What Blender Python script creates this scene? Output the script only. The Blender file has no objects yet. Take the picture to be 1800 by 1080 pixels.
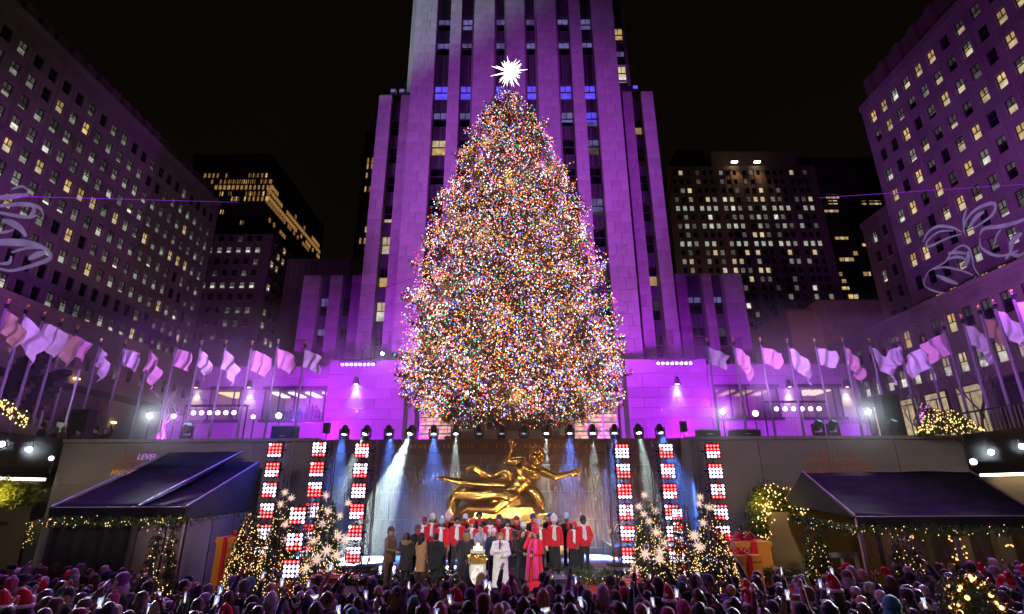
import bpy, bmesh, math, random
import numpy as np
from mathutils import Vector, Matrix

S = bpy.context.scene
COL = S.collection
R = math.radians
PI = math.pi
rnd = random.Random(7)

# ------------------------------------------------------------------ camera
F_PX, PITCH, ROLL, CAM_Z = 926.0, 19.07, -0.26, 3.7
cam_data = bpy.data.cameras.new('camera')
cam_data.sensor_width = 36.0
cam_data.lens = F_PX / 1800.0 * 36.0
cam_data.clip_start = 0.1
cam_data.clip_end = 2000.0
cam = bpy.data.objects.new('camera', cam_data)
COL.objects.link(cam)
CAM_M = Matrix.Translation((0, 0, CAM_Z)) @ Matrix.Rotation(R(90 + PITCH), 4, 'X') @ Matrix.Rotation(R(ROLL), 4, 'Z')
cam.matrix_world = CAM_M
S.camera = cam

# ------------------------------------------------------------------ night sky
W = bpy.data.worlds.new('World')
S.world = W
W.use_nodes = True
bg = W.node_tree.nodes['Background']
bg.inputs['Strength'].default_value = 1.0
_nt = W.node_tree
_tc = _nt.nodes.new('ShaderNodeTexCoord')
_sx = _nt.nodes.new('ShaderNodeSeparateXYZ')
_nz = _nt.nodes.new('ShaderNodeTexNoise')
_nz.inputs['Scale'].default_value = 2.2
_nz.inputs['Detail'].default_value = 4.0
_ad = _nt.nodes.new('ShaderNodeMath')
_ad.operation = 'MULTIPLY_ADD'
_ad.inputs[1].default_value = 0.5
_cr = _nt.nodes.new('ShaderNodeValToRGB')       # city glow low down, fading into a brown black night
_cr.color_ramp.elements[0].position = 0.25
_cr.color_ramp.elements[0].color = (0.0064, 0.0040, 0.0026, 1)
_cr.color_ramp.elements[1].position = 1.15 / 1.3
_cr.color_ramp.elements[1].color = (0.0024, 0.0015, 0.0010, 1)
_nt.links.new(_tc.outputs['Generated'], _sx.inputs[0])
_nt.links.new(_tc.outputs['Generated'], _nz.inputs['Vector'])
_nt.links.new(_nz.outputs['Fac'], _ad.inputs[0])
_nt.links.new(_sx.outputs['Z'], _ad.inputs[2])
_nt.links.new(_ad.outputs['Value'], _cr.inputs['Fac'])
_nt.links.new(_cr.outputs['Color'], bg.inputs['Color'])

# ------------------------------------------------------------------ exposure and engine
S.view_settings.view_transform = 'Standard'
S.view_settings.look = 'None'
S.view_settings.exposure = 0.0
S.view_settings.gamma = 1.0
S.view_settings.use_curve_mapping = False
S.render.engine = 'CYCLES'
cy = S.cycles
cy.use_denoising = True
cy.max_bounces = 5
cy.diffuse_bounces = 2
cy.glossy_bounces = 3
cy.transmission_bounces = 4
cy.volume_bounces = 0
cy.transparent_max_bounces = 16
cy.sample_clamp_indirect = 3.0
cy.use_light_tree = True
cy.caustics_reflective = False
cy.caustics_refractive = False


def spot(name, loc, target, color, watts, angle, blend=0.5, radius=0.25, gobo=0.0, gscale=14.0):
    d = bpy.data.lights.new(name, 'SPOT')
    d.color = color
    d.energy = watts
    d.spot_size = R(angle)
    d.spot_blend = blend
    d.shadow_soft_size = radius
    o = bpy.data.objects.new(name, d)
    COL.objects.link(o)
    o.location = loc
    o.rotation_euler = (Vector(target) - Vector(loc)).to_track_quat('-Z', 'Y').to_euler()
    if gobo > 0:                        # patterned gobo glass inside the lamp head
        d.use_nodes = True
        nt = d.node_tree
        em = nt.nodes['Emission']
        tc = nt.nodes.new('ShaderNodeTexCoord')
        n = nt.nodes.new('ShaderNodeTexNoise')
        n.inputs['Scale'].default_value = gscale
        n.inputs['Detail'].default_value = 1.0
        rmp = nt.nodes.new('ShaderNodeMapRange')
        rmp.inputs['From Min'].default_value = 0.42
        rmp.inputs['From Max'].default_value = 0.62
        rmp.inputs['To Min'].default_value = 1.0 - gobo
        rmp.inputs['To Max'].default_value = 1.0 + gobo
        nt.links.new(tc.outputs['Normal'], n.inputs['Vector'])
        nt.links.new(n.outputs['Fac'], rmp.inputs['Value'])
        nt.links.new(rmp.outputs['Result'], em.inputs['Strength'])
    return o


# ------------------------------------------------------------------ the show lights
VIOLET = (0.44, 0.006, 1.0)
PURPLE = (0.54, 0.06, 0.96)
MAGENTA = (0.64, 0.26, 1.0)
PALE = (0.62, 0.72, 1.0)
# washes on the central skyscraper, from the plaza and from the roofs beside it
spot('tower_wash', (-13.0, 31.0, 7.0), (-4, 46, 24), PURPLE, 33000, 62, 0.9, 0.5)
spot('tower_wash', (13.0, 31.0, 7.0), (6, 46, 24), PURPLE, 30000, 62, 0.9, 0.5)
spot('tower_wash', (-38.0, 14.0, 24.0), (-2, 46, 38), (0.56, 0.15, 0.98), 60000, 42, 1.0, 0.6)
spot('tower_wash', (38.0, 14.0, 24.0), (4, 46, 38), (0.50, 0.05, 0.98), 56000, 42, 1.0, 0.6)
spot('tower_side_flood', (-50.6, 30.0, 22.6), (-14.5, 46.0, 53.0), PALE, 330000, 21, 1.0, 0.4)
# washes on the low entrance wall
for sx in (-1, 1):
    spot('wall_wash', (sx * 9.0, 28.0, 6.4), (sx * 13.5, 44, 8.6), VIOLET, 34000, 70, 0.9, 0.3)
    spot('wall_wash', (sx * 19.0, 29.0, 6.4), (sx * 21.5, 44, 8.2), VIOLET, 15000, 70, 0.9, 0.3)
# washes on the side blocks
spot('block_wash', (-16.0, 14.0, 9.0), (-60, 40, 25), (0.48, 0.03, 0.95), 50000, 46, 1.0, 0.5)
spot('block_wash', (16.0, 14.0, 9.0), (55, 40, 32), (0.48, 0.06, 0.92), 50000, 56, 1.0, 0.5)
spot('block_wash', (22.0, 12.0, 7.0), (47, 44, 14), (0.44, 0.08, 0.95), 9000, 70, 0.9, 0.4)
spot('block_wash', (-22.0, 12.0, 7.0), (-50, 42, 15), VIOLET, 5500, 70, 0.9, 0.4)
# amber street light spilling up the blocks
spot('street_glow', (-34.0, 72.0, 9.0), (-60, 82, 40), (1.0, 0.55, 0.30), 2600, 100, 1.0, 0.5)
spot('street_glow', (-30.0, 40.0, 9.0), (-60, 60, 44), (1.0, 0.50, 0.32), 2400, 100, 1.0, 0.5)
spot('street_glow', (42.0, 88.0, 9.0), (46, 118, 44), (1.0, 0.60, 0.40), 9000, 90, 1.0, 0.5)
spot('street_glow', (32.0, 40.0, 9.0), (56, 60, 44), (1.0, 0.50, 0.36), 1500, 100, 1.0, 0.5)
# washes across the flags, the crowd and the canopies
for sx in (-1, 1):
    spot('flag_wash', (sx * 9.0, 20.0, 6.8), (sx * 17.5, 29, 11.6), MAGENTA, 10500, 46, 0.6, 0.3)
    spot('flag_wash', (sx * 12.0, 14.0, 7.2), (sx * 24.0, 24, 12.0), MAGENTA, 7500, 46, 0.6, 0.3)
    spot('crowd_wash', (sx * 17.0, 22.0, 13.8), (sx * 5.5, 12.5, 1.5), (0.60, 0.15, 1.0), 8500, 75, 0.8, 0.4)
spot('crowd_wash', (0.0, 25.0, 11.0), (0, 12.0, 1.5), (0.40, 0.32, 1.0), 1100, 70, 0.8, 0.4)
spot('crowd_wash', (-12.0, 2.0, 9.0), (-8, 14.0, 1.5), (1.0, 0.36, 0.55), 300, 90, 0.8, 0.5)
spot('crowd_wash', (12.0, 2.0, 9.0), (8, 14.0, 1.5), (1.0, 0.36, 0.55), 300, 90, 0.8, 0.5)
# follow spots on the stage, from the front of house
spot('stage_key', (-7.0, 0.0, 10.0), (-0.5, 18.8, 2.75), (1.0, 0.93, 0.88), 8000, 22, 0.5, 0.35)
spot('stage_key', (7.0, 0.0, 10.0), (0.9, 18.8, 2.75), (1.0, 0.93, 0.90), 8000, 22, 0.5, 0.35)
spot('canopy_wash', (-9.2, 24.2, 7.4), (-12.2, 20.5, 4.6), (0.10, 0.08, 1.0), 2600, 80, 0.9, 0.15)
spot('canopy_wash', (-10.5, 25.2, 8.0), (-12.6, 21.5, 4.8), (0.6, 0.75, 1.0), 420, 26, 0.9, 0.1)
spot('canopy_wash', (9.5, 24.2, 7.4), (12.0, 20.0, 4.0), (0.14, 0.10, 1.0), 160, 60, 0.9, 0.15)
for sx in (-1, 1):
    spot('flag_wash', (sx * 6.5, 23.0, 6.8), (sx * 12.4, 29, 11.4), MAGENTA, 3000, 48, 0.8, 0.2)
spot('statue_lamp', (2.2, 21.6, 1.4), (1.0, 24.0, 3.6), (1.0, 0.72, 0.18), 480, 100, 0.6, 0.15)
spot('statue_lamp', (-4.6, 21.0, 1.4), (-2.0, 24.0, 3.4), (1.0, 0.68, 0.28), 440, 100, 0.6, 0.15)
spot('statue_lamp', (5.0, 22.0, 2.0), (0.6, 24.0, 4.4), (1.0, 0.25, 0.08), 500, 70, 0.6, 0.15)
for sx in (-1, 1):
    spot('wall_spill_fill', (sx * 4.0, -2.0, 11.0), (sx * 14.5, 24.4, 5.2), (0.98, 0.80, 0.92), 8500, 30, 0.9, 0.4)  # added fill in place of stage spill on the rink walls


# ------------------------------------------------------------------ placing by sight lines
_M3 = CAM_M.to_3x3()


def ray(px, py):
    return _M3 @ Vector(((px - 900.0) / F_PX, (540.0 - py) / F_PX, -1.0))


def at(px, py, Y):
    v = ray(px, py)
    t = Y / v.y
    return Vector((v.x * t, Y, CAM_Z + v.z * t))


def atX(px, py, X):
    v = ray(px, py)
    t = X / v.x
    return Vector((X, v.y * t, CAM_Z + v.z * t))


def atZ(px, py, Z):
    v = ray(px, py)
    t = (Z - CAM_Z) / v.z
    return Vector((v.x * t, v.y * t, Z))


_CI = CAM_M.inverted()


def proj(p):
    c = _CI @ Vector(p)
    return 900 + F_PX * c.x / -c.z, 540 - F_PX * c.y / -c.z


# ------------------------------------------------------------------ materials
MATS = {}


def mat(name, col, rough=0.7, metal=0.0, var=0.15, scale=3.0, bump=0.0, bscale=20.0, spec=0.5, objcol=False, stretch=None, sheen=0.0):
    if name in MATS:
        return MATS[name]
    m = bpy.data.materials.new(name)
    m.use_nodes = True
    nt = m.node_tree
    b = nt.nodes['Principled BSDF']
    b.inputs['Roughness'].default_value = rough
    b.inputs['Metallic'].default_value = metal
    b.inputs['Specular IOR Level'].default_value = spec
    if sheen:
        b.inputs['Sheen Weight'].default_value = sheen
    tc = nt.nodes.new('ShaderNodeTexCoord')
    src = tc.outputs['Object']
    if stretch:
        mp = nt.nodes.new('ShaderNodeMapping')
        mp.inputs['Scale'].default_value = stretch
        nt.links.new(src, mp.inputs['Vector'])
        src = mp.outputs['Vector']
    n = nt.nodes.new('ShaderNodeTexNoise')
    n.inputs['Scale'].default_value = scale
    n.inputs['Detail'].default_value = 5.0
    n.inputs['Roughness'].default_value = 0.6
    nt.links.new(src, n.inputs['Vector'])
    mr = nt.nodes.new('ShaderNodeMapRange')
    mr.inputs['From Min'].default_value = 0.25
    mr.inputs['From Max'].default_value = 0.75
    mr.inputs['To Min'].default_value = 1.0 - var
    mr.inputs['To Max'].default_value = 1.0 + var
    nt.links.new(n.outputs['Fac'], mr.inputs['Value'])
    mul = nt.nodes.new('ShaderNodeVectorMath')
    mul.operation = 'SCALE'
    oi = nt.nodes.new('ShaderNodeObjectInfo')
    if objcol:
        nt.links.new(oi.outputs['Color'], mul.inputs[0])
    else:
        mul.inputs[0].default_value = col[:3]
    # a little difference from piece to piece
    rr = nt.nodes.new('ShaderNodeMapRange')
    rr.inputs['To Min'].default_value = 1.0 - var * 0.6
    rr.inputs['To Max'].default_value = 1.0 + var * 0.6
    ge = nt.nodes.new('ShaderNodeNewGeometry')
    ad = nt.nodes.new('ShaderNodeMath')
    ad.operation = 'ADD'
    fr = nt.nodes.new('ShaderNodeMath')
    fr.operation = 'FRACT'
    nt.links.new(oi.outputs['Random'], ad.inputs[0])
    nt.links.new(ge.outputs['Random Per Island'], ad.inputs[1])
    nt.links.new(ad.outputs['Value'], fr.inputs[0])
    nt.links.new(fr.outputs['Value'], rr.inputs['Value'])
    mm = nt.nodes.new('ShaderNodeMath')
    mm.operation = 'MULTIPLY'
    nt.links.new(mr.outputs['Result'], mm.inputs[0])
    nt.links.new(rr.outputs['Result'], mm.inputs[1])
    nt.links.new(mm.outputs['Value'], mul.inputs['Scale'])
    nt.links.new(mul.outputs['Vector'], b.inputs['Base Color'])
    if bump > 0:
        n2 = nt.nodes.new('ShaderNodeTexNoise')
        n2.inputs['Scale'].default_value = bscale
        n2.inputs['Detail'].default_value = 4.0
        nt.links.new(src, n2.inputs['Vector'])
        bp = nt.nodes.new('ShaderNodeBump')
        bp.inputs['Strength'].default_value = bump
        bp.inputs['Distance'].default_value = 0.02
        nt.links.new(n2.outputs['Fac'], bp.inputs['Height'])
        nt.links.new(bp.outputs['Normal'], b.inputs['Normal'])
    MATS[name] = m
    return m


def em(name, col, strength, sample=False, vary=0.0, base=(0.02, 0.02, 0.02), noise=0.0, nscale=1.5):
    if name in MATS:
        return MATS[name]
    m = bpy.data.materials.new(name)
    m.use_nodes = True
    nt = m.node_tree
    b = nt.nodes['Principled BSDF']
    b.inputs['Base Color'].default_value = (*base, 1)
    b.inputs['Roughness'].default_value = 0.25
    b.inputs['Emission Color'].default_value = (*col[:3], 1)
    b.inputs['Emission Strength'].default_value = strength
    if vary or noise:
        out = None
        if vary:
            oi = nt.nodes.new('ShaderNodeObjectInfo')
            mr = nt.nodes.new('ShaderNodeMapRange')
            mr.inputs['To Min'].default_value = strength * (1 - vary)
            mr.inputs['To Max'].default_value = strength * (1 + vary)
            nt.links.new(oi.outputs['Random'], mr.inputs['Value'])
            out = mr.outputs['Result']
        if noise:
            tc = nt.nodes.new('ShaderNodeTexCoord')
            oi2 = nt.nodes.new('ShaderNodeObjectInfo')
            add = nt.nodes.new('ShaderNodeVectorMath')
            sc = nt.nodes.new('ShaderNodeVectorMath')
            sc.operation = 'SCALE'
            sc.inputs[0].default_value = (37, 91, 53)
            nt.links.new(oi2.outputs['Random'], sc.inputs['Scale'])
            nt.links.new(tc.outputs['Object'], add.inputs[0])
            nt.links.new(sc.outputs['Vector'], add.inputs[1])
            n = nt.nodes.new('ShaderNodeTexNoise')
            n.inputs['Scale'].default_value = nscale
            n.inputs['Detail'].default_value = 2
            nt.links.new(add.outputs['Vector'], n.inputs['Vector'])
            m2 = nt.nodes.new('ShaderNodeMapRange')
            m2.inputs['From Min'].default_value = 0.3
            m2.inputs['From Max'].default_value = 0.7
            m2.inputs['To Min'].default_value = 1 - noise
            m2.inputs['To Max'].default_value = 1 + noise
            nt.links.new(n.outputs['Fac'], m2.inputs['Value'])
            mu = nt.nodes.new('ShaderNodeMath')
            mu.operation = 'MULTIPLY'
            nt.links.new(m2.outputs['Result'], mu.inputs[0])
            if out is not None:
                nt.links.new(out, mu.inputs[1])
            else:
                mu.inputs[1].default_value = strength
            out = mu.outputs['Value']
        nt.links.new(out, b.inputs['Emission Strength'])
    m.cycles.emission_sampling = 'AUTO' if sample else 'NONE'
    MATS[name] = m
    return m


def glassy(name, tint, alpha, rough=0.05):
    if name in MATS:
        return MATS[name]
    m = bpy.data.materials.new(name)
    m.use_nodes = True
    nt = m.node_tree
    nt.nodes.remove(nt.nodes['Principled BSDF'])
    o = nt.nodes['Material Output']
    t = nt.nodes.new('ShaderNodeBsdfTransparent')
    t.inputs['Color'].default_value = (*tint, 1)
    g = nt.nodes.new('ShaderNodeBsdfGlossy')
    g.inputs['Roughness'].default_value = rough
    x = nt.nodes.new('ShaderNodeMixShader')
    x.inputs['Fac'].default_value = alpha
    nt.links.new(t.outputs[0], x.inputs[1])
    nt.links.new(g.outputs[0], x.inputs[2])
    nt.links.new(x.outputs[0], o.inputs['Surface'])
    MATS[name] = m
    return m


LIME = mat('limestone', (0.36, 0.34, 0.32), 0.85, var=0.16, scale=0.6, bump=0.25, bscale=9)
LIME2 = mat('limestone_stained', (0.33, 0.31, 0.29), 0.85, var=0.3, scale=0.5, bump=0.2, bscale=9, stretch=(1, 1, 0.25))
LIMED = mat('limestone_side', (0.30, 0.26, 0.25), 0.9, var=0.22, scale=0.25, bump=0.2, bscale=6)
BRICKD = mat('dark_brick', (0.17, 0.13, 0.115), 0.9, var=0.2, scale=0.4)
DARKT = mat('dark_tower_cladding', (0.06, 0.055, 0.05), 0.6, var=0.2)
SPAND = mat('cast_spandrel', (0.10, 0.095, 0.11), 0.5, metal=0.3, var=0.3, scale=4)
JOINT = mat('mortar', (0.24, 0.225, 0.21), 0.95, var=0.1)
FRAME = mat('window_frame_paint', (0.05, 0.05, 0.055), 0.5, var=0.1)
BLACKM = mat('black_painted_metal', (0.018, 0.018, 0.02), 0.45, metal=0.2, var=0.1)
ALU = mat('aluminium_truss', (0.42, 0.42, 0.45), 0.35, metal=0.9, var=0.1)
POLE = mat('dark_pole_paint', (0.20, 0.17, 0.24), 0.45, var=0.1)
GRANITE = mat('red_granite', (0.10, 0.05, 0.045), 0.3, var=0.3, scale=6, bump=0.05)
CONC = mat('grey_stone_wall', (0.21, 0.185, 0.175), 0.8, var=0.14, scale=0.9, bump=0.2, bscale=12)
PAVE = mat('plaza_paving', (0.16, 0.15, 0.145), 0.7, var=0.25, scale=0.8)
RINK = mat('rink_boards', (0.07, 0.07, 0.08), 0.6, var=0.2)
STAGEF = mat('glossy_stage_floor', (0.42, 0.44, 0.55), 0.18, var=0.35, scale=1.6)
CANVAS = mat('black_canopy_vinyl', (0.016, 0.0155, 0.021), 0.85, var=0.4, scale=1.5, bump=1.0, bscale=2.5, spec=0.012)
DRAPE = mat('black_drape', (0.014, 0.012, 0.014), 0.8, var=0.3, bump=0.3, bscale=3)
GREYP = mat('grey_panel', (0.20, 0.18, 0.19), 0.6, var=0.1)
WHITEP = mat('white_paint', (0.62, 0.60, 0.58), 0.5, var=0.06)
GOLD = mat('gilded_bronze', (0.66, 0.36, 0.09), 0.27, metal=1.0, var=0.3, scale=5, bump=0.12, bscale=10)
GREEN = mat('fir_needles', (0.065, 0.11, 0.04), 0.75, var=0.5, scale=3)
SPRUCE = mat('spruce_needles', (0.14, 0.115, 0.075), 0.75, var=0.5, scale=1.5)
BARK = mat('bark', (0.10, 0.065, 0.045), 0.9, var=0.4, scale=6, bump=0.5)
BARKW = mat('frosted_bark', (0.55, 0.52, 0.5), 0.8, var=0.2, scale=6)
CLOTH = mat('cloth', (1, 1, 1), 0.9, var=0.16, scale=14, bump=0.35, bscale=60, objcol=True, sheen=0.2)
KNIT = mat('knit', (1, 1, 1), 0.95, var=0.2, scale=30, bump=0.6, bscale=90, objcol=True, sheen=0.3)
FUR = mat('fur', (1, 1, 1), 0.95, var=0.25, scale=18, bump=1.0, bscale=45, objcol=True, sheen=0.6)
HAIR = mat('hair_strands', (1, 1, 1), 0.5, var=0.4, scale=20, objcol=True, stretch=(8, 8, 0.6))
SKIN = mat('skin', (1, 1, 1), 0.55, var=0.06, scale=10, objcol=True)
WHITEFUR = mat('white_plush', (0.78, 0.76, 0.74), 0.95, var=0.1, scale=30, bump=0.8, bscale=60)
EYED = mat('eye_dark', (0.02, 0.014, 0.012), 0.3, var=0)
MOUTHD = mat('open_mouth', (0.09, 0.02, 0.02), 0.5, var=0)
SHOE = mat('black_leather', (0.02, 0.02, 0.02), 0.35, var=0.1)
FLAGC = mat('flag_cloth', (1, 1, 1), 0.45, var=0.12, scale=2, objcol=True, sheen=0.5, spec=0.6)
REDB = mat('red_satin', (0.55, 0.02, 0.05), 0.35, var=0.1)
GIFTO = mat('orange_gift_paper', (0.62, 0.26, 0.05), 0.5, var=0.12, scale=2)
GOLDP = mat('gold_paint', (0.75, 0.48, 0.12), 0.35, metal=0.8, var=0.1)
SKYLINE = mat('far_stone', (0.24, 0.18, 0.145), 0.9, var=0.2, scale=0.1)
WATER = None

BULB = [em('bulb_amber', (1.0, 0.27, 0.02), 3.0), em('bulb_white', (1.0, 0.84, 0.86), 3.4), em('bulb_red', (1.0, 0.03, 0.03), 2.8),
        em('bulb_green', (0.03, 0.85, 0.38), 2.0), em('bulb_blue', (0.17, 0.17, 1.0), 3.4), em('bulb_yellow', (1.0, 0.56, 0.08), 2.6),
        em('bulb_pink', (1.0, 0.36, 0.70), 2.8)]
WARM = em('fairy_light', (1.0, 0.62, 0.22), 3.4, True)
WARMN = em('fairy_light_small', (1.0, 0.60, 0.20), 3.0, False)
PINKB = em('pink_fairy_light', (1.0, 0.25, 0.95), 3.0, False)
LEDR = em('led_red', (1.0, 0.035, 0.045), 3.2, False, noise=0.2)
LEDW = em('led_white', (0.86, 0.68, 1.0), 3.6, False, noise=0.15)
LEDC = em('led_core', (1.0, 0.55, 0.5), 2.6, False)
LENSB = em('lens_blue', (0.35, 0.55, 1.0), 9, False)
LENSW = em('lens_white', (0.85, 1.0, 0.97), 14, False)
LENSP = em('lens_violet', (0.80, 0.55, 1.0), 8, False)
LENSO = em('lens_dim', (0.30, 0.50, 0.65), 0.8, False)
WARMW = em('warm_lamp', (1.0, 0.82, 0.55), 6, False)
STARM = em('star_crystal', (1.0, 0.90, 0.84), 5.0, True)
STARS = em('star_lantern', (1.0, 0.68, 0.55), 0.95, True)

# panes: what a window shows at night
PANES = {
    'off': mat('pane_dark', (0.008, 0.008, 0.010), 0.08, var=0.0, spec=0.6),
    'dim': em('pane_dim', (0.50, 0.46, 0.42), 0.10, vary=0.6, noise=0.5),
    'grey': em('pane_grey', (0.62, 0.60, 0.50), 0.20, vary=0.5, noise=0.45),
    'cool': em('pane_cool', (0.72, 0.78, 0.62), 0.36, vary=0.4, noise=0.4),
    'amber': em('pane_amber', (1.0, 0.50, 0.15), 0.24, vary=0.4, noise=0.3),
    'warm': em('pane_warm', (1.0, 0.64, 0.24), 0.50, vary=0.5, noise=0.45),
    'cream': em('pane_cream', (1.0, 0.78, 0.46), 0.55, vary=0.3, noise=0.35),
    'white': em('pane_white', (0.95, 0.92, 0.80), 0.66, vary=0.35, noise=0.45),
    'blue': em('pane_blue', (0.13, 0.08, 1.0), 0.95, vary=0.15, noise=0.25),
    'pale': em('pane_pale', (0.36, 0.30, 0.85), 0.28, vary=0.4, noise=0.4),
}


# ------------------------------------------------------------------ object helpers
def tag(o, label=None, cat=None, group=None, kind=None):
    if label:
        o['label'] = label
    if cat:
        o['category'] = cat
    if group:
        o['group'] = group
    if kind:
        o['kind'] = kind
    return o


def root(name, loc, label, cat, group=None, rz=0.0):
    o = bpy.data.objects.new(name, None)
    COL.objects.link(o)
    o.empty_display_size = 0.2
    o.location = loc
    o.rotation_euler = (0, 0, rz)
    return tag(o, label, cat, group)


def link(name, me, parent=None, loc=None, rz=None):
    o = bpy.data.objects.new(name, me)
    COL.objects.link(o)
    if parent is not None:
        o.parent = parent
    if loc is not None:
        o.location = loc
    if rz is not None:
        o.rotation_euler = (0, 0, rz)
    return o


KIDS = {}


def dup(o, parent=None):
    c = o.copy()
    COL.objects.link(c)
    if parent is not None:
        c.parent = parent
    for ch in list(o.children):
        dup(ch, c)
    return c


class MB:
    """collects shapes; build() links them as ONE mesh object"""

    def __init__(self):
        self.v, self.f, self.m = [], [], []

    def add(self, vs, fs, m=0):
        o = len(self.v)
        self.v.extend([tuple(p) for p in vs])
        self.f.extend([tuple(i + o for i in q) for q in fs])
        self.m.extend([m] * len(fs))
        return self

    def box(self, x0, x1, y0, y1, z0, z1, m=0):
        return self.add([(x0, y0, z0), (x1, y0, z0), (x1, y1, z0), (x0, y1, z0), (x0, y0, z1), (x1, y0, z1), (x1, y1, z1), (x0, y1, z1)],
                        [(0, 3, 2, 1), (4, 5, 6, 7), (0, 1, 5, 4), (1, 2, 6, 5), (2, 3, 7, 6), (3, 0, 4, 7)], m)

    def cbox(self, c, s, m=0, rot=None):
        hx, hy, hz = s[0] / 2, s[1] / 2, s[2] / 2
        vs = [(-hx, -hy, -hz), (hx, -hy, -hz), (hx, hy, -hz), (-hx, hy, -hz), (-hx, -hy, hz), (hx, -hy, hz), (hx, hy, hz), (-hx, hy, hz)]
        c = Vector(c)
        vs = [(rot @ Vector(v) if rot else Vector(v)) + c for v in vs]
        return self.add(vs, [(0, 3, 2, 1), (4, 5, 6, 7), (0, 1, 5, 4), (1, 2, 6, 5), (2, 3, 7, 6), (3, 0, 4, 7)], m)

    def tube(self, pts, rad, n=6, m=0, cap=True, flat=1.0):
        pts = [Vector(p) for p in pts]
        if not isinstance(rad, (list, tuple)):
            rad = [rad] * len(pts)
        vs, fs = [], []
        d0 = (pts[1] - pts[0]).normalized()
        ref = Vector((0, 0, 1)) if abs(d0.z) < 0.9 else Vector((1, 0, 0))
        u = d0.cross(ref).normalized()
        for i, p in enumerate(pts):
            d = (pts[min(i + 1, len(pts) - 1)] - pts[max(i - 1, 0)])
            d = d.normalized() if d.length > 1e-9 else d0
            u = (u - d * u.dot(d))
            u = u.normalized() if u.length > 1e-6 else d.orthogonal().normalized()
            w = d.cross(u)
            for k in range(n):
                a = 2 * PI * k / n
                vs.append(p + (u * math.cos(a) + w * math.sin(a) * flat) * rad[i])
        for i in range(len(pts) - 1):
            for k in range(n):
                a, b = i * n + k, i * n + (k + 1) % n
                fs.append((a, b, b + n, a + n))
        if cap:
            fs.append(tuple(range(n - 1, -1, -1)))
            fs.append(tuple((len(pts) - 1) * n + k for k in range(n)))
        return self.add(vs, fs, m)

    def ell(self, c, r, n=10, k=6, m=0, rot=None):
        if not isinstance(r, (list, tuple)):
            r = (r, r, r)
        vs, fs = [], []
        c = Vector(c)
        for i in range(k + 1):
            t = PI * i / k
            for j in range(n):
                a = 2 * PI * j / n
                p = Vector((r[0] * math.sin(t) * math.cos(a), r[1] * math.sin(t) * math.sin(a), r[2] * math.cos(t)))
                vs.append((rot @ p if rot else p) + c)
        for i in range(k):
            for j in range(n):
                a, b = i * n + j, i * n + (j + 1) % n
                fs.append((a, a + n, b + n, b))
        return self.add(vs, fs, m)

    def cap(self, a, b, ra, rb, n=10):
        """tapered limb with round ends"""
        a, b = Vector(a), Vector(b)
        d = b - a
        L = max(d.length, 1e-6)
        d /= L
        pts, rr = [], []
        for t in (-0.98, -0.75, -0.4):
            pts.append(a + d * (t * ra)); rr.append(ra * math.sqrt(1 - t * t))
        pts.append(a); rr.append(ra)
        pts.append(b); rr.append(rb)
        for t in (0.4, 0.75, 0.98):
            pts.append(b + d * (t * rb)); rr.append(rb * math.sqrt(1 - t * t))
        return self.tube(pts, rr, n)

    def lathe(self, prof, n=16, c=(0, 0, 0), m=0):
        vs, fs = [], []
        for (r, z) in prof:
            for k in range(n):
                a = 2 * PI * k / n
                vs.append((c[0] + r * math.cos(a), c[1] + r * math.sin(a), c[2] + z))
        for i in range(len(prof) - 1):
            for k in range(n):
                a, b = i * n + k, i * n + (k + 1) % n
                fs.append((a, b, b + n, a + n))
        return self.add(vs, fs, m)

    def prism(self, poly, d, m=0):
        """closed polygon extruded by vector d"""
        n = len(poly)
        d = Vector(d)
        vs = [Vector(p) for p in poly] + [Vector(p) + d for p in poly]
        fs = [tuple(range(n - 1, -1, -1)), tuple(range(n, 2 * n))] + [(i, (i + 1) % n, (i + 1) % n + n, i + n) for i in range(n)]
        return self.add(vs, fs, m)

    def mesh(self, name, mats, smooth=False, off=None):
        me = bpy.data.meshes.new(name)
        v = np.array(self.v, dtype=np.float32).reshape(-1, 3)
        if off is not None:
            v = v - np.array(off, dtype=np.float32)
        me.from_pydata(v.tolist(), [], self.f)
        for mt in (mats if isinstance(mats, (list, tuple)) else [mats]):
            me.materials.append(mt)
        if len(self.f):
            me.polygons.foreach_set('material_index', np.array(self.m, dtype=np.int32))
            if smooth:
                me.polygons.foreach_set('use_smooth', np.ones(len(self.f), dtype=bool))
        bm = bmesh.new()
        bm.from_mesh(me)
        bmesh.ops.recalc_face_normals(bm, faces=bm.faces)
        bm.to_mesh(me)
        bm.free()
        me.update()
        return me

    def build(self, name, mats, parent=None, smooth=False, world=True):
        """vertices are in world coordinates (or the parent's, world=False)"""
        off = None
        if parent is not None and world:
            p, off = parent, Vector((0, 0, 0))
            while p is not None:
                off = off + p.location
                p = p.parent
        return link(name, self.mesh(name, mats, smooth, off), parent)


def raw_mesh(name, v, f, mats, midx=None, smooth=False):
    """fast path for many triangles or quads: v (n,3), f (m,k)"""
    me = bpy.data.meshes.new(name)
    k = f.shape[1]
    me.vertices.add(len(v))
    me.vertices.foreach_set('co', np.ascontiguousarray(v, dtype=np.float32).ravel())
    me.loops.add(f.size)
    me.loops.foreach_set('vertex_index', np.ascontiguousarray(f, dtype=np.int32).ravel())
    me.polygons.add(len(f))
    me.polygons.foreach_set('loop_start', np.arange(0, f.size, k, dtype=np.int32))
    for mt in (mats if isinstance(mats, (list, tuple)) else [mats]):
        me.materials.append(mt)
    if midx is not None:
        me.polygons.foreach_set('material_index', np.ascontiguousarray(midx, dtype=np.int32))
    if smooth:
        me.polygons.foreach_set('use_smooth', np.ones(len(f), dtype=bool))
    me.update(calc_edges=True)
    return me


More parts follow.
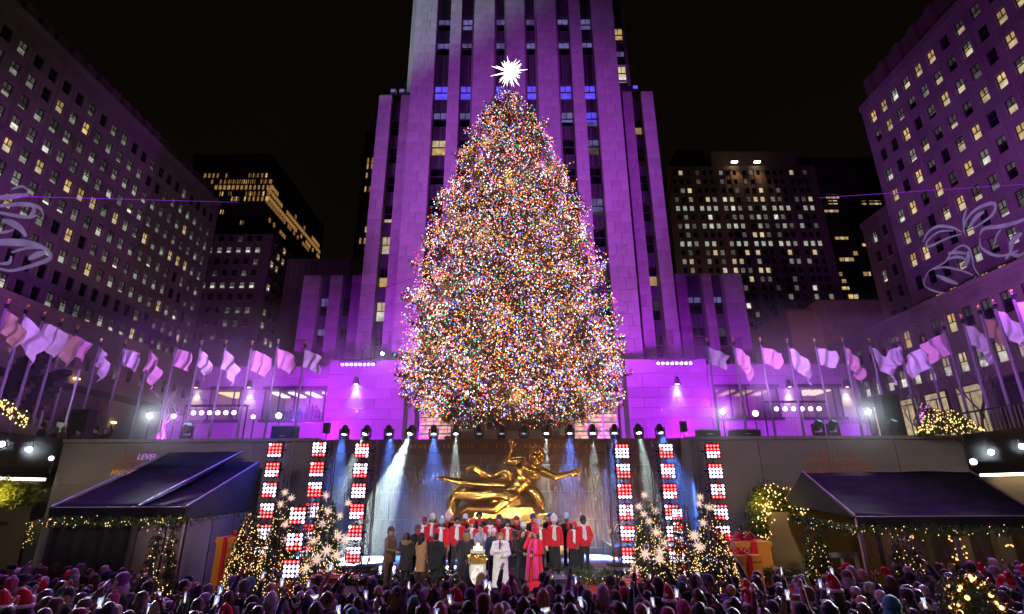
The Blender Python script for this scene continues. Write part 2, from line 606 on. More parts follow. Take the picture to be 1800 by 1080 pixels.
_OCT_V = np.array([(1, 0, 0), (-1, 0, 0), (0, 1, 0), (0, -1, 0), (0, 0, 1.25), (0, 0, -1.25)], dtype=np.float32)
_OCT_F = np.array([(0, 2, 4), (2, 1, 4), (1, 3, 4), (3, 0, 4), (2, 0, 5), (1, 2, 5), (3, 1, 5), (0, 3, 5)], dtype=np.int32)


def bulbs_mesh(name, pts, rad, mats, midx):
    pts = np.asarray(pts, dtype=np.float32)
    n = len(pts)
    rad = np.broadcast_to(np.asarray(rad, dtype=np.float32).reshape(-1, 1, 1), (n, 1, 1))
    v = (pts[:, None, :] + _OCT_V[None] * rad).reshape(-1, 3)
    f = (_OCT_F[None] + (np.arange(n) * 6)[:, None, None]).reshape(-1, 3)
    return raw_mesh(name, v, f, mats, np.repeat(np.asarray(midx), 8))


def spray_arrays(p, d, L, w, k, rg):
    """feathers of needles: at each p (n,3) along d (n,3), k triangle pairs -> verts, faces"""
    n = len(p)
    d = d / np.linalg.norm(d, axis=1, keepdims=True)
    r = rg.normal(size=(n, 3))
    u = np.cross(d, r)
    u /= np.linalg.norm(u, axis=1, keepdims=True) + 1e-9
    L = np.broadcast_to(np.asarray(L).reshape(-1, 1), (n, 1))
    V, F = [], []
    cnt = 0
    for j in range(k):
        t = j / k
        for s in (-1, 1):
            side = u * s
            if j % 2:
                side = np.cross(d, u) * s
            b0 = p + d * (t * L)
            b1 = p + d * ((t + 0.16) * L)
            tip = p + d * ((t + 0.42) * L) + side * (w * L * (1.05 - 0.6 * t)) + rg.normal(size=(n, 3)) * (0.05 * L)
            V.append(np.stack([b0, b1, tip], axis=1))
            cnt += 1
    V = np.concatenate(V, axis=0).reshape(-1, 3)
    F = np.arange(len(V), dtype=np.int32).reshape(-1, 3)
    return V, F

# ================================================================== THE SETTING
PZ = 5.9                                     # plaza level; the sunken rink is at 0
g = MB().box(-900, 900, -300, 1500, -0.5, 0.0)
tag(g.build('ground', RINK), kind='structure')
g = MB().box(-95, 95, 26.6, 140, 0.004, PZ)
tag(g.build('plaza', PAVE), kind='structure')
for sx in (-1, 1):
    g = MB()
    x0, x1 = sorted((sx * 21.2, sx * 95))
    g.box(x0, x1, 4.0, 26.59, 0.004, PZ - 0.02)
    tag(g.build('street', PAVE), kind='structure')


def fit_blocks(parent, blocks, material, limit=300, name='stone', prefer=None):
    """blocks (x0,x1,yf,depth,z0,z1): the ones that show largest as parts, the rest joined"""
    if prefer:
        blocks = sorted(blocks, key=prefer)
    cache = {}
    for b in blocks[:limit]:
        x0, x1, yf, dp, z0, z1 = b
        key = (round(x1 - x0, 2), round(z1 - z0, 2), round(dp, 2))
        if key not in cache:
            w, h, d = key
            cache[key] = MB().box(-w / 2, w / 2, 0, d, -h / 2, h / 2).mesh(name, material)
        j = rnd.uniform(-0.006, 0.006)
        o = link(name, cache[key], parent, Vector(((x0 + x1) / 2, yf + j, (z0 + z1) / 2)) - parent.location)
    if len(blocks) > limit:
        m = MB()
        for x0, x1, yf, dp, z0, z1 in blocks[limit:]:
            j = rnd.uniform(-0.006, 0.006)
            m.box(x0, x1, yf + j, yf + dp, z0, z1)
        tag(m.build('stonework', material, parent), kind='stuff')


# ------------------------------------------------------------------ windows
_WF, _PN = {}, {}


def frame_mesh(w, h, mull=1, sill=True, rail=0.52):
    k = (round(w, 2), round(h, 2), mull, sill, rail)
    if k not in _WF:
        m = MB()
        t = min(0.09, w * 0.06)
        m.box(-0.30, -0.18, -w / 2, -w / 2 + t, -h / 2, h / 2)
        m.box(-0.30, -0.18, w / 2 - t, w / 2, -h / 2, h / 2)
        m.box(-0.30, -0.18, -w / 2 + t, w / 2 - t, h / 2 - t, h / 2)
        m.box(-0.30, -0.18, -w / 2 + t, w / 2 - t, -h / 2, -h / 2 + t)
        zr = -h / 2 + h * rail
        m.box(-0.302, -0.17, -w / 2 + t, w / 2 - t, zr - t * 0.5, zr + t * 0.5)
        for i in range(mull):
            y = -w / 2 + w * (i + 1) / (mull + 1)
            m.box(-0.298, -0.19, y - t * 0.35, y + t * 0.35, zr + t * 0.5, h / 2 - t)
        if sill:
            m.box(-0.16, 0.07, -w / 2 - 0.05, w / 2 + 0.05, -h / 2 - 0.12, -h / 2 - 0.005, 1)
        _WF[k] = m.mesh('window', [FRAME, LIMED])
    return _WF[k]


def pane_mesh(w, h, up, lo, rail=0.52):
    k = (round(w, 2), round(h, 2), up, lo, rail)
    if k not in _PN:
        m = MB()
        zr = -h / 2 + h * rail
        m.box(-0.34, -0.305, -w / 2, w / 2, zr, h / 2, 0)
        m.box(-0.34, -0.305, -w / 2, w / 2, -h / 2, zr - 0.004, 1)
        _PN[k] = m.mesh('pane', [PANES[up], PANES[lo]])
    return _PN[k]


_bl = random.Random(77)


def add_window(parent, loc, rz, w, h, up, lo, mull=1, sill=True, rail=0.52):
    blind = _bl.choice((0.52, 0.52, 0.52, 0.36, 0.66, 0.24)) if up != lo else None
    f = link('window', frame_mesh(w, h, mull, sill, rail), parent, Vector(loc) - parent.location, rz)
    link('pane', pane_mesh(w, h, up, lo, rail if blind is None else blind), f)
    return f


# ================================================================== RINK WALLS
AW = 26.0
wall = root('fountain_wall', (0, AW, 0), 'red brown granite wall behind the gilded statue and fountain jets', 'wall')
m = MB().box(-8.9, 8.1, AW + 0.10, AW + 0.58, 0, PZ - 0.02)
m.build('backing', JOINT, wall)
bl = []
zz = [0, 1.2, 2.4, 3.6, 4.78, 5.32]
for i in range(5):
    x = -8.86 + (0.0 if i % 2 else -1.05)
    while x < 8.06:
        a, b = max(x, -8.86), min(x + 2.1, 8.06)
        if b - a > 0.2:
            bl.append((a + 0.02, b - 0.02, AW, 0.098, zz[i] + 0.02, zz[i + 1] - 0.02))
        x += 2.1
fit_blocks(wall, bl, GRANITE, name='granite_panel')
m = MB().box(-8.88, 8.08, AW - 0.14, AW + 0.56, 5.34, 5.97)
m.build('coping', GRANITE, wall)


def text(body, loc, size, material, parent, rot=(PI / 2, 0, 0), shear=0.0, ext=0.01, align='CENTER', name='lettering', spacing=1.0):
    c = bpy.data.curves.new(name, 'FONT')
    c.body = body
    c.size = size
    c.extrude = ext
    c.shear = shear
    c.align_x = align
    c.space_character = spacing
    c.materials.append(material)
    o = bpy.data.objects.new(name, c)
    COL.objects.link(o)
    o.parent = parent
    o.location = Vector(loc) - parent.location
    o.rotation_euler = rot
    return o


text('PROMETHEUS  TEACHER  IN  EVERY  ART  BROUGHT  THE  FIRE', (-0.4, AW - 0.153, 5.55), 0.26, GOLDP, wall, spacing=1.5)

ORL = em('projected_amber', (1.0, 0.42, 0.10), 0.34, False, base=(0.3, 0.16, 0.05))  # projected letters, their light put into the text as faint emission
ORD = em('projected_amber_dim', (1.0, 0.20, 0.03), 0.07, False, base=(0.25, 0.1, 0.04))
VLL = em('projected_violet', (0.80, 0.30, 1.0), 0.55, False, base=(0.3, 0.2, 0.4))
SW = 24.5
for sx, x0, x1, lab in ((-1, -20.3, -8.8, 'grey stone rink wall with amber lettering above the blue lit canopy'),
                        (1, 8.0, 20.3, 'grey stone rink wall with dim orange lettering above the plain black tent')):
    sw = root('rink_wall', ((x0 + x1) / 2, SW, 0), lab, 'wall')
    MB().box(x0, x1, SW + 0.08, SW + 2.2, 0, PZ - 0.14).build('backing', JOINT, sw)
    n = 4
    bl = []
    for i in range(n):
        a, b = x0 + (x1 - x0) * i / n, x0 + (x1 - x0) * (i + 1) / n
        for za, zb in ((0, 2.0), (2.0, 3.95), (3.95, PZ - 0.16)):
            bl.append((a + 0.012, b - 0.012, SW, 0.078, za + 0.01, zb - 0.01))
    fit_blocks(sw, bl, CONC, name='stone_panel')
    MB().box(x0, x1, SW - 0.06, SW + 2.2, PZ - 0.13, PZ + 0.02).build('coping', CONC, sw)
    if sx < 0:
        for body, px, py, s, mm_ in (('RINK', 221, 808, 0.30, ORD), ('LEVEL', 257, 808, 0.34, VLL), ('SHOPS & DINING', 247, 822, 0.34, ORD), ('FIVE RESTAURANTS', 252, 836, 0.34, ORL)):
            text(body, at(px, py, SW - 0.02), s, mm_, sw, shear=0.25, ext=0.008)
    else:
        for body, px, py, s, mm_ in (('RINK LEVEL', 1463, 804, 0.36, ORD), ('SHOPS & DINING', 1470, 819, 0.36, ORD), ('FIVE RESTAURANTS', 1474, 833, 0.34, ORD)):
            text(body, at(px, py, SW - 0.02), s, mm_, sw, shear=0.2, ext=0.008)

STRIP = em('white_led_strip', (1.0, 0.86, 0.66), 5.0, True)
TANW = mat('tan_stone', (0.26, 0.20, 0.12), 0.8, var=0.15, scale=1)
for sx in (-1, 1):
    side = root('side_arcade', (sx * 20.6, 18, 0), 'black clad terrace front with a white light strip and ' + ('yellow lit greenery below' if sx < 0 else 'iron railing on top'), 'terrace')
    X = sx * 20.4
    xa, xb = sorted((X, X + sx * 0.75))
    MB().box(xa, xb, 8, SW - 0.01, 4.25, PZ + 0.05).build('fascia', BLACKM, side)
    xa, xb = sorted((X + sx * 0.5, X + sx * 0.74))
    MB().box(xa, xb, 8, SW - 0.02, 0, 4.12).build('wall', TANW, side)
    xa, xb = sorted((X + sx * 0.02, X + sx * 0.2))
    MB().box(xa, xb, 9, SW - 0.3, 4.13, 4.24).build('light_strip', STRIP, side)
    xa, xb = sorted((X + sx * 0.2, X + sx * 0.49))
    d = MB().box(xa, xb, 18.6, 22.8, 0, 2.4).build('door', DRAPE, side)
    xa, xb = sorted((X + sx * 0.05, X + sx * 0.19))
    MB().box(xa, xb, 18.4, 23.0, 2.41, 2.55).build('door_lintel', FRAME, side)

# ================================================================== THE SKYSCRAPER
TY = 46.0
tower = root('skyscraper', (0, TY, PZ), 'tall limestone slab skyscraper washed in violet light behind the giant tree', 'skyscraper')
PIERS = [(-10.85, -8.42, 2), (-6.84, -5.6, 1), (-4.2, -1.84, 2), (-0.5, 1.58, 2), (2.95, 5.2, 2), (6.7, 7.96, 1), (9.3, 11.75, 2)]
STRIPS = [(-8.42, -6.84), (-5.6, -4.2), (-1.84, -0.5), (1.58, 2.95), (5.2, 6.7), (7.96, 9.3)]
ZT = 78.0
MB().box(-10.8, 11.7, TY + 1.15, TY + 40, PZ, ZT).build('core', LIMED, tower)
blocks = []
CH = 1.18


def pier_blocks(x0, x1, nc, yf, z0, z1, dep=0.12):
    i = 0
    z = z0
    while z < z1 - 0.3:
        zt = min(z + CH, z1)
        if nc == 1:
            cuts = [x0, x1] if i % 3 else [x0, x0 + (x1 - x0) * 0.5, x1]
        elif i % 2:
            cuts = [x0, (x0 + x1) / 2 + 0.15, x1]
        else:
            cuts = [x0, x0 + (x1 - x0) * 0.3, x0 + (x1 - x0) * 0.72, x1]
        for a, b in zip(cuts, cuts[1:]):
            blocks.append((a + 0.012, b - 0.012, yf, dep, z + 0.012, zt - 0.012))
        z, i = zt, i + 1


pm = MB()
for k, (x0, x1, nc) in enumerate(PIERS):
    yf = TY + (0 if k in (0, 1, 5, 6) else 0.35)
    pm.box(x0 + 0.03, x1 - 0.03, yf + 0.1, TY + 1.14, PZ, ZT)
    pier_blocks(x0, x1, nc, yf, PZ + 0.02, 62.0)
    if k in (2, 3, 4):     # fluted edge of the middle piers
        pm.box(x0 - 0.22, x0 - 0.01, yf + 0.35, TY + 1.13, PZ, ZT)
        pm.box(x1 + 0.01, x1 + 0.22, yf + 0.35, TY + 1.13, PZ, ZT)
# shoulders (lower wings set back at each side)
WY = 47.4
xl0, xl1 = at(631, 540, WY).x, -10.86
xr0, xr1 = 11.76, at(1190, 540, WY).x
zs_l = at(668, 166, WY).z
zs_r = at(1150, 160, WY).z
lp = [(xl0, at(657, 540, WY).x), (at(676, 540, WY).x, xl1)]
rp = [(at(1127, 540, WY).x, at(1147, 540, WY).x), (at(1166, 540, WY).x, xr1)]
for (a, b) in lp:
    pm.box(a + 0.03, b - 0.03, WY + 0.1, WY + 1.2, PZ, zs_l)
    pier_blocks(a, b, 1, WY, PZ + 0.02, zs_l - 0.05)
for (a, b) in rp:
    pm.box(a + 0.03, b - 0.03, WY + 0.1, WY + 1.2, PZ, zs_r)
    pier_blocks(a, b, 1, WY, PZ + 0.02, zs_r - 0.05)
pm.box(xl0 + 0.02, -10.81, WY + 1.21, TY + 30, PZ, zs_l - 0.01)
pm.box(11.71, xr1 - 0.02, WY + 1.21, TY + 30, PZ, zs_r - 0.01)
# the slab's upper side faces, paler and further back
pm.box(-12.0, -10.87, TY + 3.0, TY + 38, zs_l - 1, ZT)
pm.box(11.77, 13.6, TY + 2.2, TY + 38, zs_r - 1, ZT)
pm.build('pier', JOINT, tower)


def tower_key(b):
    px, py = proj(((b[0] + b[1]) / 2, b[2], (b[4] + b[5]) / 2))
    hid = py < -5 or (py > 230 and abs(px - 893) < 40 + (py - 150) * 0.34) or py > 640
    return (hid, -(b[1] - b[0]) * (1 - b[5] * 0.004))


fit_blocks(tower, blocks, LIME, 300, 'stone', tower_key)
# window strips
_sp = {}


def spandrel(parent, xc, yf, w, z0, z1):
    k = (round(w, 2), round(z1 - z0, 2))
    if k not in _sp:
        h = z1 - z0
        m = MB().box(-w / 2, w / 2, 0.06, 0.2, -h / 2, h / 2)
        n = 4
        for i in range(n):
            x = -w / 2 + w * (i + 0.5) / n
            m.box(x - w * 0.07, x + w * 0.07, 0, 0.058, -h / 2 + 0.05, h / 2 - 0.05)
        m.box(-w / 2, w / 2, -0.02, 0.04, h / 2 - 0.045, h / 2)
        _sp[k] = m.mesh('spandrel', SPAND)
    link('spandrel', _sp[k], parent, Vector((xc, yf, (z0 + z1) / 2)) - parent.location)


ZW0 = CAM_Z + 0.8926 * TY
ROWS = [ZW0 - 3.54 * k for k in range(0, 11)]
UP = [ZW0 + 6.1, ZW0 + 9.6, ZW0 + 15.6]
ALLR = sorted(ROWS + UP)
sp_rng = random.Random(21)
SLOTS = [(a, b, TY + 0.75, None) for a, b in STRIPS]
SLOTS.append((lp[0][1], lp[1][0], WY + 0.75, zs_l))
SLOTS.append((rp[0][1], rp[1][0], WY + 0.75, zs_r))
SLOTS.append((11.77, rp[0][0], WY + 0.75, zs_r))
for si, (a, b, yf, top) in enumerate(SLOTS):
    w = b - a
    xc = (a + b) / 2
    prev = PZ + 0.1
    zmax = top - 0.6 if top else 62
    for z in ALLR:
        h = 2.05
        if z + h / 2 > zmax:
            break
        if z - h / 2 > prev + 0.1:
            spandrel(tower, xc, yf, w, prev + 0.01, z - h / 2 - 0.01)
        r = sp_rng.random()
        k = round((ZW0 - z) / 3.54)
        up, lo = 'off', 'off'
        if abs(z - ZW0) < 0.1 and si < 6:
            up, lo = 'blue', 'blue'
        elif z > ZW0 + 1 and si < 6:
            up, lo = 'pale', 'off'
        elif si == 5 and k == 1:
            up, lo = 'blue', 'pale'
        elif si in (4, 0, 1) and k == 1:
            up, lo = 'pale', 'off'
        elif si == 0 and k == 2:
            up, lo = 'cream', 'warm'
        elif si == 6 and k in (4, 6):
            up, lo = ('off', 'cream') if k == 4 else ('off', 'warm')
        elif si == 6 and k in (5, 7):
            up, lo = ('cream', 'white')
        elif si == 7 and k == 10:
            up, lo = 'warm', 'pale'
        elif r < 0.12:
            up, lo = 'off', 'warm'
        elif r < 0.3:
            up, lo = 'dim', 'off'
        elif r < 0.42:
            up, lo = 'pale', 'dim'
        add_window(tower, (xc, yf - 0.02, z), -PI / 2, w - 0.02, h, up, lo, 1, False)
        prev = z + h / 2
    spandrel(tower, xc, yf, w, prev + 0.01, zmax if top else 66)
# lit window on the right return of the slab
for (z, up, lo) in ((ZW0 + 3.6, 'cream', 'white'), (ZW0 + 9.2, 'warm', 'off'), (ZW0 + 5.8, 'pale', 'off')):
    add_window(tower, (12.6, TY + 1.84, z), -PI / 2, 1.1, 2.2, up, lo, 1, True)
for (z0, z1) in ((zs_r + 0.2, ZW0 + 2.3), (ZW0 + 6.95, ZW0 + 8.05), (ZW0 + 10.4, 66)):
    spandrel(tower, 12.6, TY + 2.0, 1.1, z0, z1)
# rooftop floodlights on the shoulders
for (px, py) in ((692, 163), (707, 163), (724, 163), (1116, 157)):
    p = at(px, py, WY + 0.5)
    fl = root('roof_floodlight', p, {692: 'outermost boxy floodlight on the pale lit skyscraper shoulder', 707: 'middle boxy floodlight on the pale lit skyscraper shoulder', 724: 'boxy floodlight on the pale shoulder against the slab', 1116: 'violet floodlight on the darker skyscraper shoulder'}[px], 'floodlight', 'shoulder floodlights')
    MB().cbox((0, 0, 0.05), (0.62, 0.5, 0.5)).build('housing', ALU, fl, world=False)
    MB().cbox((0, -0.26, 0.05), (0.5, 0.03, 0.36)).build('lens', PANES['pale' if px != 1116 else 'blue'], fl, world=False)
    MB().cbox((0, 0, -0.35), (0.1, 0.1, 0.4)).build('bracket', BLACKM, fl, world=False)

# ------------------------------------------------------------------ lower side blocks of the skyscraper
for (pxs, ptop, lab, nm) in (((527, 557, 575, 597, 614, 631), 484, 'low stone annex with two dark window strips beside the pale shoulder', 'annex'),
                             ((1193, 1212, 1240, 1257, 1277, 1312), 481, 'low violet stone annex with two dark window strips before the lit tower', 'annex')):
    AY = 50.0
    an = root('stone_annex', (at(pxs[2], 540, AY).x, AY, PZ), lab, 'building')
    xs = [at(p, 540, AY).x for p in pxs]
    zt = at(pxs[2], ptop, AY).z
    bl2 = blocks
    blocks = []
    mm_ = MB()
    for i in (0, 2, 4):
        mm_.box(xs[i] + 0.03, xs[i + 1] - 0.03, AY + 0.1, AY + 0.95, PZ, zt)
        pier_blocks(xs[i], xs[i + 1], 1, AY, PZ + 0.02, zt)
    mm_.box(xs[0], xs[5], AY + 0.96, AY + 12, PZ, zt + 0.1)
    mm_.build('pier', JOINT, an)
    fit_blocks(an, blocks, LIMED, 300)
    blocks = bl2
    for i in (1, 3):
        xc, w = (xs[i] + xs[i + 1]) / 2, xs[i + 1] - xs[i]
        prev = PZ + 0.1
        for k in (4, 3, 2, 1, 0):
            z = zt - 3.2 - 3.3 * k
            spandrel(an, xc, AY + 0.6, w, prev, z - 1.0)
            st = ('off', 'off') if rnd.random() < 0.5 else rnd.choice([('dim', 'off'), ('pale', 'off'), ('off', 'dim')])
            if (nm, i, k, pxs[0]) == ('annex', 3, 2, 527):
                st = ('off', 'cream')
            add_window(an, (xc, AY + 0.58, z), -PI / 2, w - 0.02, 1.98, *st, 1, False)
            prev = z + 1.0
        spandrel(an, xc, AY + 0.6, w, prev, zt)

# ------------------------------------------------------------------ the low entrance wall at the foot of the skyscraper
LY = 44.0
low = root('entrance_wall', (0, LY, PZ), 'low limestone street front glowing violet under the skyscraper', 'wall')
zl_top, zr_top = at(620, 634, LY).z, at(1170, 632, LY).z
wl_top, wr_top = at(520, 644, LY).z, at(1330, 640, LY).z
WIN = []
for (pa, pb) in ((367, 421), (462, 571), (1258, 1371), (1410, 1481)):
    WIN.append((at(pa, 710, LY).x, at(pb, 710, LY).x, at(600, 738, LY).z, at(600, 684, LY).z))
wz0, wz1 = WIN[0][2], WIN[0][3]


def low_wall(xa, xb, top, y):
    cuts = [PZ + 0.01, (PZ + wz0) / 2, wz0, (wz0 * 2 + wz1) / 3, (wz0 + 2 * wz1) / 3, wz1, (wz1 + top) / 2, top]
    out = []
    for i in range(len(cuts) - 1):
        z0, z1 = cuts[i], cuts[i + 1]
        x = xa - (1.35 if i % 2 else 0)
        while x < xb - 0.05:
            a, b = max(x, xa), min(x + 2.7, xb)
            x += 2.7
            segs = [(a, b)]
            if 2 <= i <= 4:
                for (u, v, _, _) in WIN:
                    ns = []
                    for (p, q) in segs:
                        if q <= u or p >= v:
                            ns.append((p, q))
                        else:
                            if p < u: ns.append((p, u))
                            if q > v: ns.append((v, q))
                    segs = ns
            for (p, q) in segs:
                if q - p > 0.12:
                    out.append((p + 0.014, q - 0.014, y, 0.14, z0 + 0.014, z1 - 0.014))
    return out


xw0, xw1 = at(332, 700, LY).x, at(1512, 700, LY).x
xm0, xm1 = at(574, 700, LY).x, at(1248, 700, LY).x
bl = low_wall(xm0, -9.0, zl_top, LY - 0.12) + low_wall(9.6, xm1, zr_top, LY - 0.12)
bl += low_wall(xw0, xm0, wl_top, LY) + low_wall(xm1, xw1, wr_top, LY)
fit_blocks(low, bl, LIME2, 300, 'stone', lambda b: -(b[1] - b[0]) * (b[5] - b[4]))
mm_ = MB()
for (xa, xb, top) in ((xm0, -9.0, zl_top), (9.6, xm1, zr_top)):
    mm_.box(xa + 0.03, xb - 0.03, LY + 0.03, LY + 3, PZ, top - 0.02)
for (xa, xb, top, ws) in ((xw0, xm0, wl_top, WIN[:2]), (xm1, xw1, wr_top, WIN[2:])):
    mm_.box(xa + 0.02, xb - 0.02, LY + 0.15, LY + 0.4, PZ, wz0)
    mm_.box(xa + 0.02, xb - 0.02, LY + 0.15, LY + 4.5, wz1, top - 0.02)
    es = [xa + 0.02] + [e for w_ in ws for e in (w_[0], w_[1])] + [xb - 0.02]
    for p, q in zip(es[::2], es[1::2]):
        mm_.box(p, q, LY + 0.15, LY + 4.5, wz0 + 0.001, wz1 - 0.001)
mm_.build('backing', JOINT, low)
# street windows: frame, mullions, glass, and the lit rooms behind
GLASS = glassy('window_glass', (0.95, 0.95, 0.95), 0.10)
ROOMW = mat('room_wall', (0.55, 0.45, 0.38), 0.8, var=0.1)
ROOML = [em('room_light_amber', (1.0, 0.60, 0.22), 2.2, True), em('room_light_white', (0.95, 0.80, 0.95), 2.6, True), em('room_light_dim', (1.0, 0.62, 0.4), 0.7, True), em('room_light_soft', (1.0, 0.72, 0.60), 1.6, True)]
for wi, (x0, x1, z0, z1) in enumerate(WIN):
    m = MB()
    m.box(x0 + 0.01, x0 + 0.12, LY + 0.0, LY + 0.14, z0 + 0.01, z1 - 0.01)
    m.box(x1 - 0.12, x1 - 0.01, LY + 0.0, LY + 0.14, z0 + 0.01, z1 - 0.01)
    m.box(x0 - 0.12, x1 + 0.12, LY - 0.16, LY + 0.02, z1 - 0.02, z1 + 0.22)
    m.box(x0 - 0.12, x1 + 0.12, LY - 0.2, LY + 0.02, z0 - 0.22, z0 + 0.02)
    n = 3 if x1 - x0 > 4 else 1
    for i in range(n):
        x = x0 + (x1 - x0) * (i + 1) / (n + 1)
        if n == 1: x = x1 - 0.6
        m.box(x - 0.05, x + 0.05, LY + 0.02, LY + 0.13, z0 + 0.02, z1 - 0.02)
    f = m.build('shop_window', BLACKM, low)
    MB().box(x0 + 0.1, x1 - 0.1, LY + 0.05, LY + 0.065, z0 + 0.03, z1 - 0.03).build('pane', GLASS, f)
    rm = MB()
    rm.box(x0 + 0.03, x1 - 0.03, LY + 4.2, LY + 4.3, z0 + 0.03, z1 - 0.03)
    rm.box(x0 + 0.03, x1 - 0.03, LY + 0.42, LY + 4.19, z0 + 0.02, z0 + 0.06)
    for i in range(5):      # shelves and displays on the back wall
        x = x0 + 0.3 + (x1 - x0 - 0.6) * i / 5
        rm.box(x, x + (x1 - x0) * 0.13, LY + 3.8, LY + 4.19, z0 + 0.07, z0 + rnd.uniform(0.9, 1.9))
    rm.build('room', ROOMW, low)
    lm = MB()
    for i in range(4):
        x = x0 + 0.4 + (x1 - x0 - 0.8) * i / 3
        lm.box(x - 0.3, x + 0.3, LY + 1.0, LY + 3.6, z1 - 0.16, z1 - 0.06)
    lm.build('ceiling_light', ROOML[wi], low)
text('ROCKEFELLER', at(340, 745, LY - 0.04), 0.38, FRAME, low, ext=0.02, spacing=1.25)
text('ROCKEFELLER', at(1490, 745, LY - 0.04), 0.38, FRAME, low, ext=0.02, spacing=1.25)

# glazed entrance screens and the stone ledge under the big tree
SCR = em('screen_gold_sheen', (1.0, 0.66, 0.36), 0.9, False, noise=0.7, nscale=2.5)  # gold light reflected by the screens, put in as emission
for k, (pa, pb, pt) in enumerate(((738, 812, 700), (1009, 1086, 690))):
    es = root('glazed_entrance_screen', (at((pa + pb) / 2, 760, 42.8).x, 42.8, PZ), 'gold lit banded glass screen at the tree foot ' + ('toward the pale shoulder' if k == 0 else 'toward the violet annex'), 'screen')
    xa, xb, zt = at(pa, 750, 42.8).x, at(pb, 750, 42.8).x, at(pa, pt, 42.8).z
    MB().box(xa, xb, 42.9, 43.05, PZ, zt).build('backing', SCR, es)
    n = 15
    for i in range(n):
        z = PZ + (zt - PZ) * i / n
        MB().box(xa, xb, 42.78, 42.89, z, z + 0.09).build('band', GOLDP if i % 2 else FRAME, es)
    for i in range(4):
        x = xa + (xb - xa) * i / 3
        MB().box(x - 0.05, x + 0.05, 42.72, 42.775, PZ, zt).build('mullion', ALU, es)
led = root('stone_ledge', (0, 30.3, PZ), 'stepped pink stone ledge at the foot of the giant tree', 'ledge')
for i, (hw, z0, z1) in enumerate(((3.6, 0, 0.28), (3.3, 0.285, 0.55), (3.0, 0.555, 0.85))):
    MB().box(-hw - 0.4, hw - 0.4, 29.0 + i * 0.4, 33, PZ + z0, PZ + z1).build('step', LIMED, led)

# ================================================================== SIDE BLOCKS
def side_block(label, X, y0, y1, z0, z1, ys, zs, ww, wh, wm, pick, depth=26, nm='office_block', sill=True, mull=1, parapet=1.0, ribs=True):
    sgn = 1 if X > 0 else -1
    b = root(nm, (X, (y0 + y1) / 2, z0), label, 'building')
    m = MB()

    def bx(xa, xb, *r):
        a, c = sorted((xa, xb))
        m.box(a, c, *r)
    T = 0.42
    zs = sorted(zs)
    ys = sorted(ys)
    prev = z0
    for z in zs:
        bx(X, X + sgn * T, y0, y1, prev, z - wh / 2)
        py_ = y0
        for y in ys:
            bx(X, X + sgn * T, py_, y - ww / 2, z - wh / 2 + 0.001, z + wh / 2 - 0.001)
            py_ = y + ww / 2
        bx(X, X + sgn * T, py_, y1, z - wh / 2 + 0.001, z + wh / 2 - 0.001)
        prev = z + wh / 2
    bx(X, X + sgn * T, y0, y1, prev, z1)
    bx(X + sgn * (T + 0.01), X + sgn * depth, y0, y1, z0, z1 - 0.05)
    if ribs:
        for y, yn in zip(ys, ys[1:]):
            yc = (y + yn) / 2
            bx(X - sgn * 0.05, X - sgn * 0.001, yc - 0.09, yc + 0.09, z0, z1 - 0.02)
    m.build('wall', wm, b)
    cm = MB()
    a, c = sorted((X - sgn * 0.18, X + sgn * 0.6))
    cm.box(a, c, y0 - 0.1, y1 + 0.1, z1 + 0.002, z1 + parapet)
    cm.build('parapet', wm, b)
    for ri, z in enumerate(zs):
        for ci, y in enumerate(ys):
            st = pick(ci, ri)
            if st is None:
                continue
            add_window(b, (X, y, z), 0 if sgn < 0 else PI, ww, wh, st[0], st[1], mull, sill)
    return b


r1 = random.Random(5)


def pick_left(c, r):
    # r counts from the bottom; the topmost rows are dark, one row is amber
    if r >= 12: return ('off', 'off') if r1.random() < 0.7 else ('dim', 'grey')
    if r == 8: return ('warm', 'cream') if r1.random() < 0.75 else ('dim', 'cool')
    if r == 4 and c < 15: return ('off', 'off')
    q = r1.random()
    far = c > 14
    if q < 0.44: return ('dim', 'cool' if not far or q < 0.2 else 'grey')
    if q < 0.72: return ('dim', 'grey')
    if q < 0.80: return ('dim', 'white')
    if q < 0.86: return ('warm', 'cream')
    if q < 0.92: return ('grey', 'cool')
    return ('off', 'off')


XA = -60.0
zA = CAM_Z + 39.06
lb = side_block('big dim office block with rows of greenish lit windows across from the rink', XA, 44, 95.5, 16, 58.8,
                [46.3 + 2.25 * i for i in range(22)], [zA + 3.12 * k for k in range(-8, 5)], 1.22, 1.95, LIMED, pick_left)
mm_ = MB()
for i in range(20):
    mm_.box(XA - 1.4, XA - 0.7, 45 + 2.5 * i, 46.6 + 2.5 * i, 59.8, 62.0)
mm_.box(XA - 25, XA - 1.5, 44, 95, 58.8, 62.6)
mm_.build('penthouse', BRICKD, lb)

